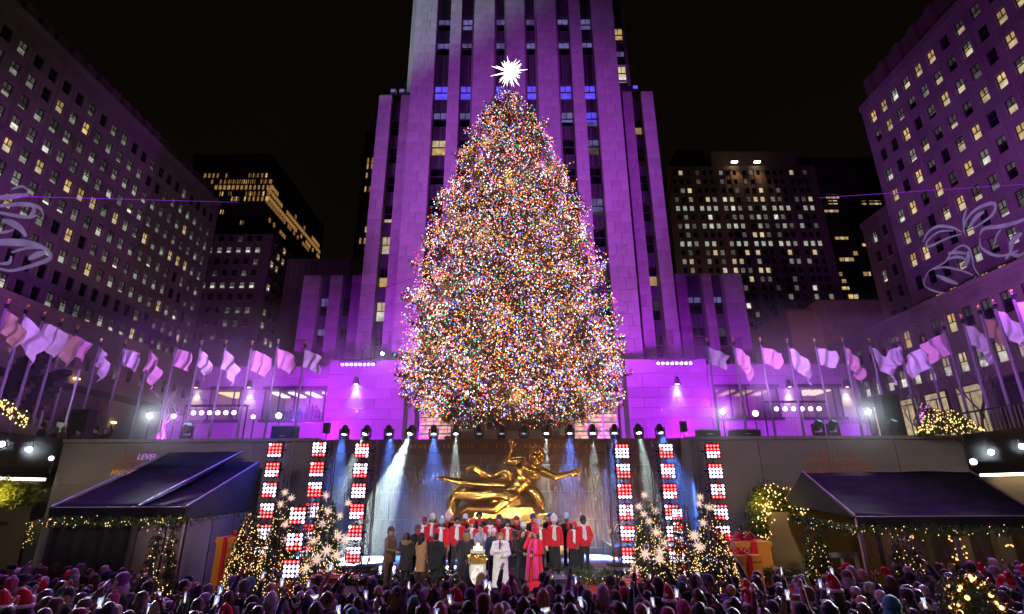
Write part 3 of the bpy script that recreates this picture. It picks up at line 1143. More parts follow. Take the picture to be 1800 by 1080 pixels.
XB = -50.0
side_block('lower stone wing with dark square windows behind the flagpole row', XB, 14, 84, PZ, 3.7 + 18.0,
           [20 + 2.4 * i for i in range(26)], [CAM_Z + 14.1], 1.15, 1.7, LIMED,
           lambda c, r: ('off', 'off') if r1.random() < 0.7 else ('dim', 'grey'), depth=9, nm='stone_wing', parapet=0.8, ribs=False)
sh = root('shopfront_band', (XB, 45, PZ), 'bright glazed shopfronts at street level behind the bare trees and flagpoles', 'shopfront')
MB().box(XB + 0.06, XB + 0.5, 14, 84, 14.3, 15.1).build('fascia', BLACKM, sh)
shopl = em('shop_light', (0.80, 0.90, 0.95), 1.25, True, vary=0.3, noise=0.5, nscale=0.8)
for i in range(9):
    y = 36.0 + i * 3.2
    fr = MB()
    fr.box(XB + 0.04, XB + 0.16, y, y + 0.15, PZ, 11.2)
    fr.box(XB + 0.04, XB + 0.16, y + 2.45, y + 2.6, PZ, 11.2)
    fr.box(XB + 0.04, XB + 0.16, y + 0.16, y + 2.44, 10.9, 11.2)
    fr.box(XB + 0.05, XB + 0.15, y + 1.25, y + 1.35, PZ, 10.88)
    f = fr.build('shop_window', BLACKM, sh)
    MB().box(XB + 0.02, XB + 0.06, y + 0.16, y + 2.44, PZ + 0.3, 10.88).build('pane', shopl if i in (0, 1, 2, 3) else PANES['cool' if i % 2 else 'dim'], f)

XC = 55.0
r2 = random.Random(11)


def pick_right(c, r):
    q = r2.random()
    if q < 0.22: return ('warm', 'cream')
    if q < 0.40: return ('dim', 'cream')
    if q < 0.52: return ('grey', 'white')
    if q < 0.74: return ('dim', 'off')
    if q < 0.84: return ('dim', 'grey')
    return ('off', 'off')


rb = side_block('violet lit office block with cream windows and a projected bell', XC, 34, 68.3, 18, CAM_Z + 55.6,
                [66.3 - 2.33 * i for i in range(13)], [CAM_Z + 53.3 - 3.4 * k for k in range(11)], 1.25, 2.0, LIMED, pick_right)
mm_ = MB()
for i in range(9):
    mm_.box(XC + 0.9, XC + 1.6, 67.4 - 3.2 * i - 1.3, 67.4 - 3.2 * i, CAM_Z + 55.7, CAM_Z + 61)
mm_.box(XC + 1.61, XC + 20, 34, 68, CAM_Z + 55.5, CAM_Z + 61.4)
mm_.build('penthouse', BRICKD, rb)
mm_ = MB()
mm_.box(XC + 2.5, XC + 24, 20, 50, CAM_Z + 55.5, CAM_Z + 84)
mm_.build('upper_setback', LIMED, rb)
side_block('brown brick wing with few dark windows beside the violet office block', 57.0, 68.5, 77, 16, CAM_Z + 39.6,
           [70, 72.4, 74.8], [CAM_Z + 37.2 - 3.3 * k for k in range(7)], 1.1, 1.9, BRICKD,
           lambda c, r: ('off', 'off') if r2.random() < 0.75 else ('grey', 'white'), depth=20, nm='brick_wing', ribs=False)

XD = 47.0


def pick_low(c, r):
    q = r2.random()
    if r == 0:
        if c < 6: return ('dim', 'off') if q < 0.75 else ('pale', 'pale')
        return ('grey', 'white') if q < 0.75 else ('cream', 'white')
    if q < 0.68: return ('dim', 'off')
    return ('dim', 'grey') if c < 9 else ('warm', 'cream')


ld = side_block('low violet stone building with tall double windows above lit shopfronts', XD, 20, 76, PZ, CAM_Z + 19.4,
                [74.2 - 2.25 * i for i in range(23)], [CAM_Z + 12.35, CAM_Z + 16.65], 1.25, 2.1, LIMED, pick_low, depth=7.5, nm='stone_wing', parapet=0.5, ribs=False)
for i in range(11):         # carved panels under the cornice
    y = 73 - 4.5 * i
    MB().box(XD - 0.06, XD - 0.002, y - 0.9, y + 0.9, CAM_Z + 18.15, CAM_Z + 18.9).build('carved_panel', LIMED, ld)
for i in range(9):
    y = 72.0 - i * 4.5
    fr = MB()
    z0, z1 = PZ + 0.3, CAM_Z + 10.0
    fr.box(XD - 0.22, XD - 0.02, y - 1.7, y - 1.55, z0, z1)
    fr.box(XD - 0.22, XD - 0.02, y + 1.55, y + 1.7, z0, z1)
    fr.box(XD - 0.22, XD - 0.02, y - 1.54, y + 1.54, z1 - 0.15, z1)
    fr.box(XD - 0.2, XD - 0.04, y - 1.54, y + 1.54, z1 - 0.85, z1 - 0.75)
    fr.box(XD - 0.18, XD - 0.04, y - 0.04, y + 0.04, z0, z1 - 0.86)
    f = fr.build('shop_window', BLACKM, ld)
    lit = i in (1, 2, 3, 4)
    MB().box(XD - 0.1, XD - 0.03, y - 1.54, y + 1.54, z0, z1 - 0.16).build('pane', PANES['cream' if lit else ('grey' if i == 0 else 'off')], f)

# ================================================================== FAR SKYLINE
def far_tower(label, x0, x1, y, dep, ztop, material, rows, nm='far_tower', seed=1, fins=0):
    """rows: (z, h, [(xa, xb, pane)]) strips of lit windows on the front"""
    b = root(nm, ((x0 + x1) / 2, y, PZ), label, 'building', None)
    m = MB().box(x0, x1, y, y + dep, PZ, ztop)
    m.build('wall', material, b)
    if fins:
        m = MB()
        n = int((x1 - x0) / fins)
        for i in range(n + 1):
            x = x0 + (x1 - x0) * i / n
            m.box(x - 0.16, x + 0.16, y - 0.4, y - 0.21, PZ, ztop)
        tag(m.build('fins', material, b), kind='stuff')
    for (z, h, segs) in rows:
        bym = {}
        for (a, c, p) in segs:
            bym.setdefault(p, MB()).box(a, c, y - 0.2, y - 0.01, z - h / 2, z + h / 2)
        for p, mb_ in bym.items():
            tag(mb_.build('window_row', PANES[p], b), kind='stuff')
    return b


r3 = random.Random(3)
# slim dark tower between the slab and the gap of sky
Yf = 120.0
xa, xb = at(622, 455, Yf).x, at(660, 300, Yf).x
rows = []
for py in (283, 293, 309, 322, 333, 344, 371, 404, 424):
    z = at(640, py, Yf).z
    rows.append((z, 1.5, [(xa + 1.0 + 1.15 * i, xa + 1.75 + 1.15 * i, 'amber' if r3.random() < 0.7 else 'warm') for i in range(6) if r3.random() < (0.9 if py in (283, 333, 371) else 0.55)]))
far_tower('slim dark tower with amber window rows beside the skyscraper shoulder', xa, xb, Yf, 40, at(640, 232, Yf).z, DARKT, rows, fins=1.15)
# big dark tower with amber bands on its front and flank
Yf = 130.0
xa, xb = at(340, 290, Yf).x, at(477, 280, Yf).x
zt = at(440, 271, Yf).z
rows = []
for py, prob, a, c in ((309, 0.95, 358, 402), (309, 0.95, 438, 470), (320, 0.95, 370, 476), (330, 0.95, 378, 476), (341, 0.45, 380, 470), (350, 0.9, 400, 474), (373, 0.5, 388, 410), (392, 0.5, 400, 424), (404, 0.15, 380, 470)):
    z = at(430, py, Yf).z
    x = at(a, py, Yf).x
    xe = at(c, py, Yf).x
    sg = []
    while x < xe:
        if r3.random() < prob:
            sg.append((x, x + 0.72, 'amber' if r3.random() < 0.7 else 'warm'))
        x += 1.2
    rows.append((z, 1.25, sg))
bt = far_tower('broad dark tower wrapped in amber lit window bands', xa, xb, Yf, 45, zt, DARKT, rows, fins=1.2)
for (py, y0, y1, pr) in ((320, 133, 138, 0.8), (320, 150, 158, 0.7), (320, 162, 172, 0.6), (330, 130.5, 174, 0.8), (341, 130.5, 174, 0.75), (350, 131, 163, 0.8), (374, 134, 146, 0.6), (430, 138, 150, 0.5)):
    z = at(430, py, Yf).z
    mb_ = MB()
    y = y0
    while y < y1:
        if r3.random() < pr:
            mb_.box(xb + 0.01, xb + 0.2, y, y + 0.95, z - 0.6, z + 0.6)
        y += 1.5
    tag(mb_.build('window_row', PANES['amber'], bt), kind='stuff')
# brick hotel in front of it, its corner toward the rink
Yf = 98.0
bh = root('brick_hotel', (at(430, 520, Yf).x, Yf, PZ), 'brown brick building with scattered small lit windows under the dark banded tower', 'building')
xa, xb, xc = at(330, 500, Yf).x, at(466, 500, Yf).x, at(532, 500, Yf).x
zt = at(440, 412, Yf).z
MB().box(xa, xb, Yf, Yf + 30, PZ, zt).build('wall', BRICKD, bh)
MB().box(xb + 0.01, xc, Yf + 8, Yf + 30, PZ, at(500, 455, Yf + 8).z).build('wing', BRICKD, bh)
for ri, py in enumerate((421, 440, 461, 481, 502, 523, 546, 569, 592)):
    z = at(430, py, Yf).z
    for i in range(7):
        x = xa + 3.1 + i * 1.95
        if x > xb - 0.8: break
        st = ('grey', 'white') if ri in (1, 4) and r3.random() < 0.8 else (('dim', 'grey') if r3.random() < 0.3 else ('off', 'off'))
        add_window(bh, (x, Yf - 0.35, z), -PI / 2, 0.95, 1.35, *st, 1, True)
    for i in range(3):
        add_window(bh, (xb + 0.35, Yf + 1.4 + i * 2.3, z), 0, 0.95, 1.35, *(('warm', 'white') if r3.random() < 0.3 else ('off', 'off')), 1, True)
    for i in range(3):
        if py > 470:
            add_window(bh, (xb + 1.4 + i * 2.0, Yf + 7.65, z), -PI / 2, 0.95, 1.35, *(('dim', 'white') if r3.random() < 0.25 else ('off', 'off')), 1, True)
# the link block between the hotel and the annex
lk = root('dark_link_block', (at(590, 470, 70).x, 70, PZ), 'dark low roofline block between the hotel and the skyscraper', 'building')
MB().box(at(505, 470, 70).x, at(650, 470, 70).x, 70, 85, PZ, at(580, 455, 70).z).build('wall', SKYLINE, lk)
m = MB()
for i in range(14):
    x = at(505, 470, 70).x + 0.8 * i
    m.box(x, x + 0.3, 69.9, 69.99, PZ, at(580, 455, 70).z - 0.2)
tag(m.build('fins', SKYLINE, lk), kind='stuff')

# lit office tower right of the skyscraper
Yf = 118.0
ot = root('lit_office_tower', (at(1330, 450, Yf).x, Yf, PZ), 'brown office tower with a grid of small white windows and two roof lamps', 'building')
xa, xb = at(1192, 500, Yf).x, at(1478, 500, Yf).x
zt = at(1300, 292, Yf).z
MB().box(xa, xb, Yf, Yf + 34, PZ, zt).build('wall', SKYLINE, ot)
MB().box(at(1190, 280, Yf + 8).x, at(1240, 280, Yf + 8).x, Yf + 8, Yf + 30, zt - 30, at(1215, 264, Yf + 8).z).build('penthouse', DARKT, ot)
MB().box(at(1250, 280, Yf + 4).x, at(1400, 280, Yf + 4).x, Yf + 4, Yf + 30, zt - 4, at(1300, 266, Yf + 4).z).build('roof_storey', SKYLINE, ot)
ncol, gap = 0, 0
xs_w = []
x = xa + 2.2
i = 0
while x < xb - 1.2:
    xs_w.append(x)
    x += 1.75 if i % 3 != 2 else 2.6
    i += 1
pm = MB()
for a, c in zip(xs_w, xs_w[1:]):
    pm.box((a + c) / 2 - (0.25 if c - a < 2 else 0.55), (a + c) / 2 + (0.25 if c - a < 2 else 0.55), Yf - 0.25, Yf - 0.001, PZ, zt - 1)
pm.build('pier', SKYLINE, ot)
for ri in range(26):
    py0 = 304 + ri * 15.6
    z = at(1300, py0, Yf).z
    if z < PZ + 2: break
    prob = {0: .45, 1: .2, 2: .3, 3: .75, 4: .92, 5: .55, 6: .92, 7: .35, 8: .85, 9: .2, 10: .45, 11: .2, 12: .4, 13: .4}.get(ri, .18)
    sets = {}
    for x in xs_w:
        q = r3.random()
        if q < prob:
            k = 'white' if q < prob * (0.14 if ri in (3, 4, 6, 8) else 0.07) else (('cool' if q < prob * 0.75 else 'grey') if ri in (4, 6, 8, 5) else ('cream' if q < prob * 0.3 else ('grey' if q < prob * 0.7 else 'dim')))
        else:
            k = 'off'
        sets.setdefault(k, MB()).box(x - 0.44, x + 0.44, Yf - 0.06, Yf - 0.002, z - 0.62, z + 0.62)
    for k, mb_ in sets.items():
        tag(mb_.build('window_row', PANES[k], ot), kind='stuff')
for px in (1291, 1331):
    p = at(px, 285, Yf - 1.2)
    lm = MB().cbox((p.x, p.y, p.z), (1.5, 0.6, 0.35)).build('roof_lamp', WARMW, ot)
    spot('roof_lamp_beam', (p.x, p.y - 0.2, p.z - 0.4), (p.x + 1.0, p.y + 1.0, p.z - 30), (1, 0.55, 0.25), 900, 80, 0.8, 0.3)
# dark tower with slanted light strips behind it
Yf = 150.0
xa, xb = at(1400, 450, Yf).x, at(1610, 450, Yf).x
rows = []
for py, segs in ((346, ((1452, 1474),)), (357, ((1515, 1525), (1528, 1548))), (370, ((1449, 1475),)), (356, ((1456, 1474),)), (418, ((1468, 1490),)), (430, ((1516, 1540),)), (446, ((1500, 1508),)), (456, ((1476, 1500),)), (456, ((1538, 1546),)), (467, ((1545, 1550),)), (482, ((1475, 1480), (1518, 1530))), (494, ((1480, 1490),)), (506, ((1480, 1492),)), (522, ((1492, 1508),))):
    z = at(1480, py, Yf).z
    rows.append((z, 1.3, [(at(a, py, Yf).x + k * 1.6, min(at(a, py, Yf).x + k * 1.6 + 1.2, at(c, py, Yf).x), 'cream' if k % 2 else 'warm') for (a, c) in segs for k in range(int((at(c, py, Yf).x - at(a, py, Yf).x) / 1.6) + 1) if at(a, py, Yf).x + k * 1.6 + 0.3 < at(c, py, Yf).x]))
dt = far_tower('dark tower with short slanted amber light strips beside the brick wing', xa, xb, Yf, 40, at(1480, 276, Yf).z, DARKT, rows)
m = MB()
for k in range(34):
    z = at(1480, 276, Yf).z - 2.4 * k
    m.box(xa, xb, Yf - 0.5, Yf - 0.22, z - 0.9, z - 0.3)
tag(m.build('ledges', DARKT, dt), kind='stuff')
# blank brown block lit from below
bb = root('blank_stone_block', (at(1480, 570, 84).x, 84, PZ), 'blank brown stone block glowing warm behind the low violet building', 'building')
MB().box(at(1442, 560, 84).x, at(1600, 560, 84).x, 84, 100, PZ, at(1500, 528, 84).z).build('wall', mat('brown_stone', (0.30, 0.21, 0.16), 0.9, var=0.3, scale=0.5), bb)
MB().box(at(1385, 560, 86).x, at(1441, 560, 86).x, 86, 100, PZ, at(1400, 545, 86).z).build('wing', SKYLINE, bb)
spot('block_uplight', (44.5, 79, 21.0), (54, 84, 33), (1.0, 0.46, 0.24), 1300, 90, 0.9, 0.3)
spot('block_uplight', (-30, 80, 8), (-47, 98, 30), (1.0, 0.5, 0.3), 6000, 90, 0.9, 0.3)

# ================================================================== THE GIANT TREE
rg = np.random.default_rng(12)
TD = 32.0
PROF = [(140, 882, 906), (160, 884, 908), (178, 868, 922), (200, 850, 942), (235, 832, 964), (275, 812, 984), (330, 788, 1004), (400, 760, 1036), (450, 748, 1060),
        (520, 722, 1070), (560, 706, 1074), (600, 702, 1078), (640, 696, 1088), (680, 700, 1092), (710, 712, 1076), (742, 740, 1040)]
pz, pr, pc = [], [], []
for (py, a, b) in PROF:
    A, B = at(a, py, TD), at(b, py, TD)
    pz.append(A.z); pr.append((B.x - A.x) / 2); pc.append((B.x + A.x) / 2)
pz, pr, pc = np.array(pz[::-1]), np.array(pr[::-1]), np.array(pc[::-1])
TX = float(np.mean(pc))
z_lo, z_hi = float(pz[0]), float(pz[-1])
gt = root('spruce_tree', (TX, TD, PZ), 'giant Christmas spruce covered in thousands of coloured lights', 'tree')
m = MB()
m.tube([(TX, TD, PZ), (TX + 0.05, TD, PZ + 6), (TX - 0.05, TD, PZ + 15), (TX, TD, z_hi + 0.4)], [0.55, 0.45, 0.26, 0.04], 12)
m.build('trunk', BARK, gt)
P, Dv, Ls, BP, BC = [], [], [], [], []
NB = 420
limbs = MB()
for i in range(NB):
    u = (i + 0.5) / NB
    z = z_lo + 0.6 + (z_hi - z_lo - 0.4) * (1 - math.sqrt(1 - u * 0.992)) * 1.02
    z = min(z, z_hi - 0.1)
    az = i * 2.399963 + rg.normal() * 0.25
    Rz = float(np.interp(z, pz, pr))
    Rz = float(np.interp(z + 0.13 * Rz, pz, pr)) * (1.0 + 0.08 * math.sin(3 * az + 0.9 * z) * math.sin(0.75 * z + 1.3))
    L = Rz * (rg.uniform(0.76, 1.03) if rg.random() > 0.08 else rg.uniform(1.02, 1.10))
    L = max(L, 0.25)
    front = math.sin(az) < 0.35
    rise = 0.20 * L * (0.2 + (z - z_lo) / (z_hi - z_lo)) - 0.05 * L
    tip = np.array([TX + math.cos(az) * L, TD + math.sin(az) * L, z + rise])
    base = np.array([TX, TD, z - 0.12 * L])
    if i % 3 == 0 and L > 1.5:
        limbs.tube([base, (base + tip) / 2 + np.array([0, 0, -0.04 * L]), tip], [0.09, 0.06, 0.015], 5)
    bd = (tip - base) / np.linalg.norm(tip - base)
    lat = np.cross(bd, (0, 0, 1.0))
    lat /= np.linalg.norm(lat)
    nt = int(10 + L * 9)
    for t in rg.uniform(0.22 if L > 2 else 0.0, 1.0, nt):
        s = rg.choice((-1, 1))
        wid = (0.30 + 0.30 * L * (1 - t) ** 0.8) * rg.uniform(0.25, 1.0)
        d = bd * 0.75 + lat * s * 0.8 + np.array([0, 0, rg.uniform(-0.35, 0.28)])
        d /= np.linalg.norm(d)
        p0 = base + (tip - base) * t + np.array([0, 0, -0.06 * L * math.sin(PI * t)])
        nseg = max(1, int(wid / 0.30))
        for q in range(nseg):
            pp = p0 + d * (wid * (q / nseg)) + rg.normal(size=3) * 0.06
            P.append(pp); Dv.append(d + rg.normal(size=3) * 0.35 + np.array([0, 0, 0.1])); Ls.append(rg.uniform(0.32, 0.55))
        if front or rg.random() < 0.3:
            for q in range(1 + int(rg.random() < 0.85) + int(wid > 0.7)):
                bp = p0 + d * (wid * rg.uniform(0.2, 1.1)) + rg.normal(size=3) * 0.10 + np.array([0, -0.05, 0.08])
                BP.append(bp)
limbs.build('limbs', BARK, gt)
P, Dv, Ls = np.array(P), np.array(Dv), np.array(Ls)
V, F = spray_arrays(P, Dv, Ls, 0.42, 4, rg)
fo = link('foliage', raw_mesh('foliage', V - np.array(gt.location), F, SPRUCE), gt)
fo['kind'] = 'stuff'
BP = np.array(BP)
# extra lights on the outer skin of the crown, clumped
ns = 16000
zz = z_lo + (z_hi - z_lo) * (1 - np.sqrt(1 - rg.random(ns) * 0.995))
azs = rg.uniform(-PI * 1.02, 0.02, ns)
lump = 1.0 + 0.07 * np.sin(3 * azs + 0.9 * zz) * np.sin(0.75 * zz + 1.3) + 0.05 * np.sin(9 * azs - 1.9 * zz)
rr = np.interp(zz, pz, pr) * lump * (0.97 - np.abs(rg.normal(size=ns)) * 0.11)
xs = TX + np.cos(azs) * rr
ys = TD + np.sin(azs) * rr
cl = np.sin(xs * 2.1 + zz * 1.3) + np.sin(zz * 2.7 - xs * 1.1) + np.sin(azs * 13 + zz * 0.9)
keep = rg.random(ns) < np.clip(0.48 + 0.42 * cl, 0.03, 1)
BP = np.concatenate([BP, np.stack([xs, ys, zz], 1)[keep]])
kf = keep & (rg.random(ns) < 0.42)        # the twigs those lights hang on
Pf = np.stack([TX + np.cos(azs) * rr * 0.80, TD + np.sin(azs) * rr * 0.80 + 0.05, zz - 0.05], 1)[kf]
Df = np.stack([np.cos(azs), np.sin(azs), rg.uniform(-0.35, 0.35, ns)], 1)[kf]
V, F = spray_arrays(Pf, Df, rg.uniform(0.34, 0.58, len(Pf)), 0.42, 4, rg)
fo = link('outer_twigs', raw_mesh('outer_twigs', V - np.array(gt.location), F, SPRUCE), gt)
fo['kind'] = 'stuff'
ci = rg.choice(7, size=len(BP), p=[0.25, 0.20, 0.14, 0.10, 0.17, 0.10, 0.04])
rad = np.where(rg.random(len(BP)) < 0.11, rg.uniform(0.040, 0.056, len(BP)), rg.uniform(0.016, 0.038, len(BP)))
# hang tips: the strings thin out below the skirt
sl = root('string_lights', (TX, TD, PZ), 'tangled multicoloured string lights wound all over the giant spruce', 'string lights')
order = np.argsort(BP[:, 1])
near, rest = order[:300], order[300:]
_bm = [bulbs_mesh('light_bulb', [(0, 0, 0)], [1.0], [BULB[k]], [0]) for k in range(7)]
for i in near:
    o = link('light_bulb', _bm[ci[i]], sl, Vector(BP[i]) - sl.location)
    o.scale = (rad[i],) * 3
o = link('light_bulbs', bulbs_mesh('light_bulbs', BP[rest] - np.array(sl.location), rad[rest], BULB, ci[rest]), sl)
o['kind'] = 'stuff'
for i in range(44):         # unseen point lights added to brighten the boughs from within
    u = (i + 0.5) / 44
    z = z_lo + (z_hi - z_lo) * (1 - math.sqrt(1 - u * 0.97))
    a = i * 2.399963
    q = float(np.interp(z, pz, pr)) * 0.72
    d = bpy.data.lights.new('crown_fill', 'POINT')
    d.energy, d.color, d.shadow_soft_size = 95, (1.0, 0.58, 0.36), 0.25
    lo = bpy.data.objects.new('crown_fill', d)
    COL.objects.link(lo)
    lo.location = (TX + math.cos(a) * q, TD + math.sin(a) * q, z)
# the star on top
sp = at(895, 127, TD)
st = root('tree_star', sp, 'blazing white many spiked star on the giant tree top', 'star')
m = MB().ell((0, 0, 0), 0.27, 14, 10)
m.build('core', STARM, st, world=False)
m = MB()
for i in range(60):
    zc = 1 - 2 * (i + 0.5) / 60
    a = i * 2.399963
    d = Vector((math.sqrt(1 - zc * zc) * math.cos(a), math.sqrt(1 - zc * zc) * math.sin(a), zc))
    L = rnd.choice((0.75, 0.95, 1.15, 1.5))
    m.tube([d * 0.2, d * L], [0.062, 0.004], 5)
m.build('spikes', STARM, st, world=False)
m = MB().tube([(0, 0, -0.4), (0, 0, -1.3)], 0.06, 6)
m.build('mount', ALU, st, world=False)


# ================================================================== SMALL TREES, GARLANDS
def lantern_star_mesh(seed):
    rn = random.Random(seed)
    m = MB()
    m.ell((0, 0, 0), 0.10, 8, 6)
    for i in range(18):
        zc = 1 - 2 * (i + 0.5) / 18
        a = i * 2.399963
        d = Vector((math.sqrt(1 - zc * zc) * math.cos(a), math.sqrt(1 - zc * zc) * math.sin(a), zc))
        m.tube([d * 0.06, d * rn.uniform(0.28, 0.40)], [0.05, 0.003], 4)
    return m.mesh('star_ornament', STARS)


_stars = [lantern_star_mesh(i) for i in range(4)]


def small_tree(px, py_top, py_base, hw, Y, z0, label, where, bulbs=360, green=GREEN, bmat=None, dens=1.0, name='fir_tree', brad=0.0125):
    top = at(px, py_top, Y)
    h = top.z - z0
    r = hw / F_PX * Y * 1.0
    t = root(name, (top.x, Y, z0), label, 'tree')
    MB().tube([(0, 0, 0), (0, 0, h * 0.96)], [0.07, 0.01], 7).build('trunk', BARK, t, world=False)
    n = int(1400 * dens * max(0.6, r * h / 2))
    zz = h * (0.04 + 0.95 * (1 - np.sqrt(1 - rg.random(n) * 0.995)))
    az = rg.uniform(0, 2 * PI, n)
    lay = 1.0 + 0.10 * np.sin(zz / h * 40)
    rr = r * (1 - zz / h) ** 0.85 * lay
    q = np.sqrt(rg.uniform(0.05, 0.95, n))
    p = np.stack([np.cos(az) * rr * q, np.sin(az) * rr * q, zz], 1)
    d = np.stack([np.cos(az), np.sin(az), rg.uniform(-0.45, 0.35, n)], 1)
    V, F = spray_arrays(p, d, rg.uniform(0.14, 0.25, n), 0.5, 4, rg)
    o = link('foliage', raw_mesh('foliage', V, F, green), t)
    o['kind'] = 'stuff'
    nb = bulbs
    zz = h * (0.03 + 0.95 * (1 - np.sqrt(1 - rg.random(nb) * 0.995)))
    az = rg.uniform(-PI * 1.15, 0.15 * PI, nb)
    rr = r * (1 - zz / h) ** 0.85 * (1.16 + rg.uniform(-0.20, 0.05, nb)) + 0.05
    p = np.stack([np.cos(az) * rr, np.sin(az) * rr, zz], 1)
    o = link('string_lights', bulbs_mesh('string_lights', p, rg.uniform(brad * 0.7, brad * 1.15, nb), [bmat or WARM], np.zeros(nb, int)))
    o.location = t.location
    tag(o, 'warm fairy lights on the ' + where if bmat is None else 'pink fairy lights on the ' + where, 'string lights')
    o['kind'] = 'stuff'
    return t, h, r


TREES = {}
for key, px, pt, hw, Y, z0, nb, where in (
        ('a', 447, 884, 37, 16.4, 0, 820, 'slender fir beside the orange gift by the canopy'),
        ('b', 503, 862, 34, 18.2, 0, 640, 'tall slender fir behind the short LED column'),
        ('c', 578, 866, 40, 16.8, 0, 640, 'fir hung with star lanterns near the tan jacket man'),
        ('d', 299, 898, 32, 14.6, 0, 210, 'dark fir in front of the blue lit canopy'),
        ('e', 1135, 866, 42, 16.8, 0, 640, 'starry fir at the choir side of the stage'),
        ('f', 1197, 898, 28, 17.2, 0, 420, 'narrow fir between two starry firs'),
        ('g', 1241, 868, 42, 16.4, 0, 820, 'dense fir with a few stars beside the stacked gifts'),
        ('h', 1302, 914, 16, 21.0, 0, 120, 'small fir behind the stacked gifts'),
        ('i', 1424, 905, 24, 19.0, 0, 170, 'leaning fir inside the clear tent doorway'),
        ('j', 1581, 928, 34, 15.4, 0, 190, 'dark fir against the clear tent wall')):
    TREES[key] = small_tree(px, pt, 0, hw, Y, z0, 'slim Christmas ' + where.replace('tall slender', 'taller').replace('slender ', ''), where, nb)
for px, pt, hw, Y, where in ((1640, 716, 30, 24.0, 'round fir on the terrace above the plain tent'), (1664, 718, 36, 23.2, 'wider fir on the terrace by the railing')):
    small_tree(px, pt, 0, hw, Y, PZ, 'bushy ' + where, where, 150, brad=0.028)
small_tree(1622, 706, 0, 13, 29, PZ + 1.0, 'small glowing pink tree on the terrace behind the firs', 'small terrace tree', 150, bmat=PINKB, brad=0.03)

SPOS = {'c': [(573, 871), (612, 884), (577, 899), (598, 907), (567, 921), (594, 943), (552, 952), (606, 949), (574, 968), (558, 982), (591, 976), (539, 1000), (577, 1009)],
        'b': [(501, 866), (512, 876), (494, 886), (502, 922), (505, 948)],
        'e': [(1133, 870), (1123, 891), (1151, 899), (1132, 904), (1141, 917), (1153, 935), (1165, 951), (1135, 974), (1159, 983), (1117, 1004), (1160, 970)],
        'g': [(1231, 874), (1229, 886), (1246, 892), (1221, 942), (1230, 962), (1236, 919)]}
WHERE = {'c': 'starry fir beside the blue beams', 'b': 'fir behind the short LED column', 'e': 'starry fir beside the choir', 'g': 'fir beside the stacked gifts'}
PL = ['topmost', 'second from top', 'third from top', 'fourth from top', 'fifth from top', 'sixth from top', 'seventh from top', 'eighth from top', 'ninth from top', 'tenth from top', 'eleventh from top', 'twelfth from top', 'lowest']
for key, ps in SPOS.items():
    t, h, r = TREES[key]
    ps = sorted(ps, key=lambda p: p[1])
    for i, (px, py) in enumerate(ps):
        v = at(px, py, t.location.y)
        hz = max(0.0, min(1.0, (v.z - t.location.z) / h))
        rr = r * (1 - hz) ** 0.85 * 1.1
        dx = v.x - t.location.x
        dy = math.sqrt(max(rr * rr - dx * dx, 0.0)) if abs(dx) < rr else 0.0
        v = at(px, py, t.location.y - dy - 0.05)
        o = link('star_ornament', _stars[i % 4])
        o.location = v
        s = 0.60 if py > 930 else 0.42
        if key == 'b': s = 0.42
        o.scale = (s, s, s)
        o.rotation_euler = (rnd.uniform(0, 3), rnd.uniform(0, 3), rnd.uniform(0, 3))
        tag(o, 'glowing star lantern, ' + PL[min(i, 12)] + ' on the ' + WHERE[key], 'star ornament', 'star lanterns on the small firs')


def garland(name, label, pts, rad, nbulb, parent=None, green=GREEN, sag=0.0, brad=0.0125, dens=130):
    pts = [Vector(p) for p in pts]
    seg = [(b - a).length for a, b in zip(pts, pts[1:])]
    tot = sum(seg)
    n = int(tot * dens)

    def pos(s):
        for a, b, L in zip(pts, pts[1:], seg):
            if s <= L:
                u = s / L
                return a.lerp(b, u) - Vector((0, 0, sag * math.sin(PI * ((s / L * 3) % 1.0)))), (b - a).normalized()
            s -= L
        return pts[-1], (pts[-1] - pts[-2]).normalized()
    P_, D_ = [], []
    for s in rg.uniform(0, tot, n):
        p, d = pos(s)
        a = rg.uniform(0, 2 * PI)
        e = d.orthogonal().normalized()
        f = d.cross(e)
        o = e * math.cos(a) + f * math.sin(a)
        P_.append(p + o * rad * rg.uniform(0, 0.7)); D_.append(d * rg.uniform(-1, 1) + o * 1.1)
    g = root(name, pts[0], label, 'garland') if parent is None else parent
    V, F = spray_arrays(np.array([list(p) for p in P_]), np.array([list(d) for d in D_]), rg.uniform(rad * 0.9, rad * 1.6, n), 0.5, 4, rg)
    o = link('foliage', raw_mesh('foliage', V - np.array(g.location), F, green), g)
    o['kind'] = 'stuff'
    if nbulb:
        B_ = []
        for s in rg.uniform(0, tot, nbulb):
            p, d = pos(s)
            B_.append(list(p + Vector((rg.normal() * rad * 0.6, -abs(rg.normal()) * rad - rad * 0.5, rg.normal() * rad * 0.8))))
        o = link('bulbs', bulbs_mesh('bulbs', np.array(B_) - np.array(g.location), rg.uniform(brad * 0.7, brad * 1.2, nbulb), [WARM], np.zeros(nbulb, int)), g)
        o['kind'] = 'stuff'
    return g


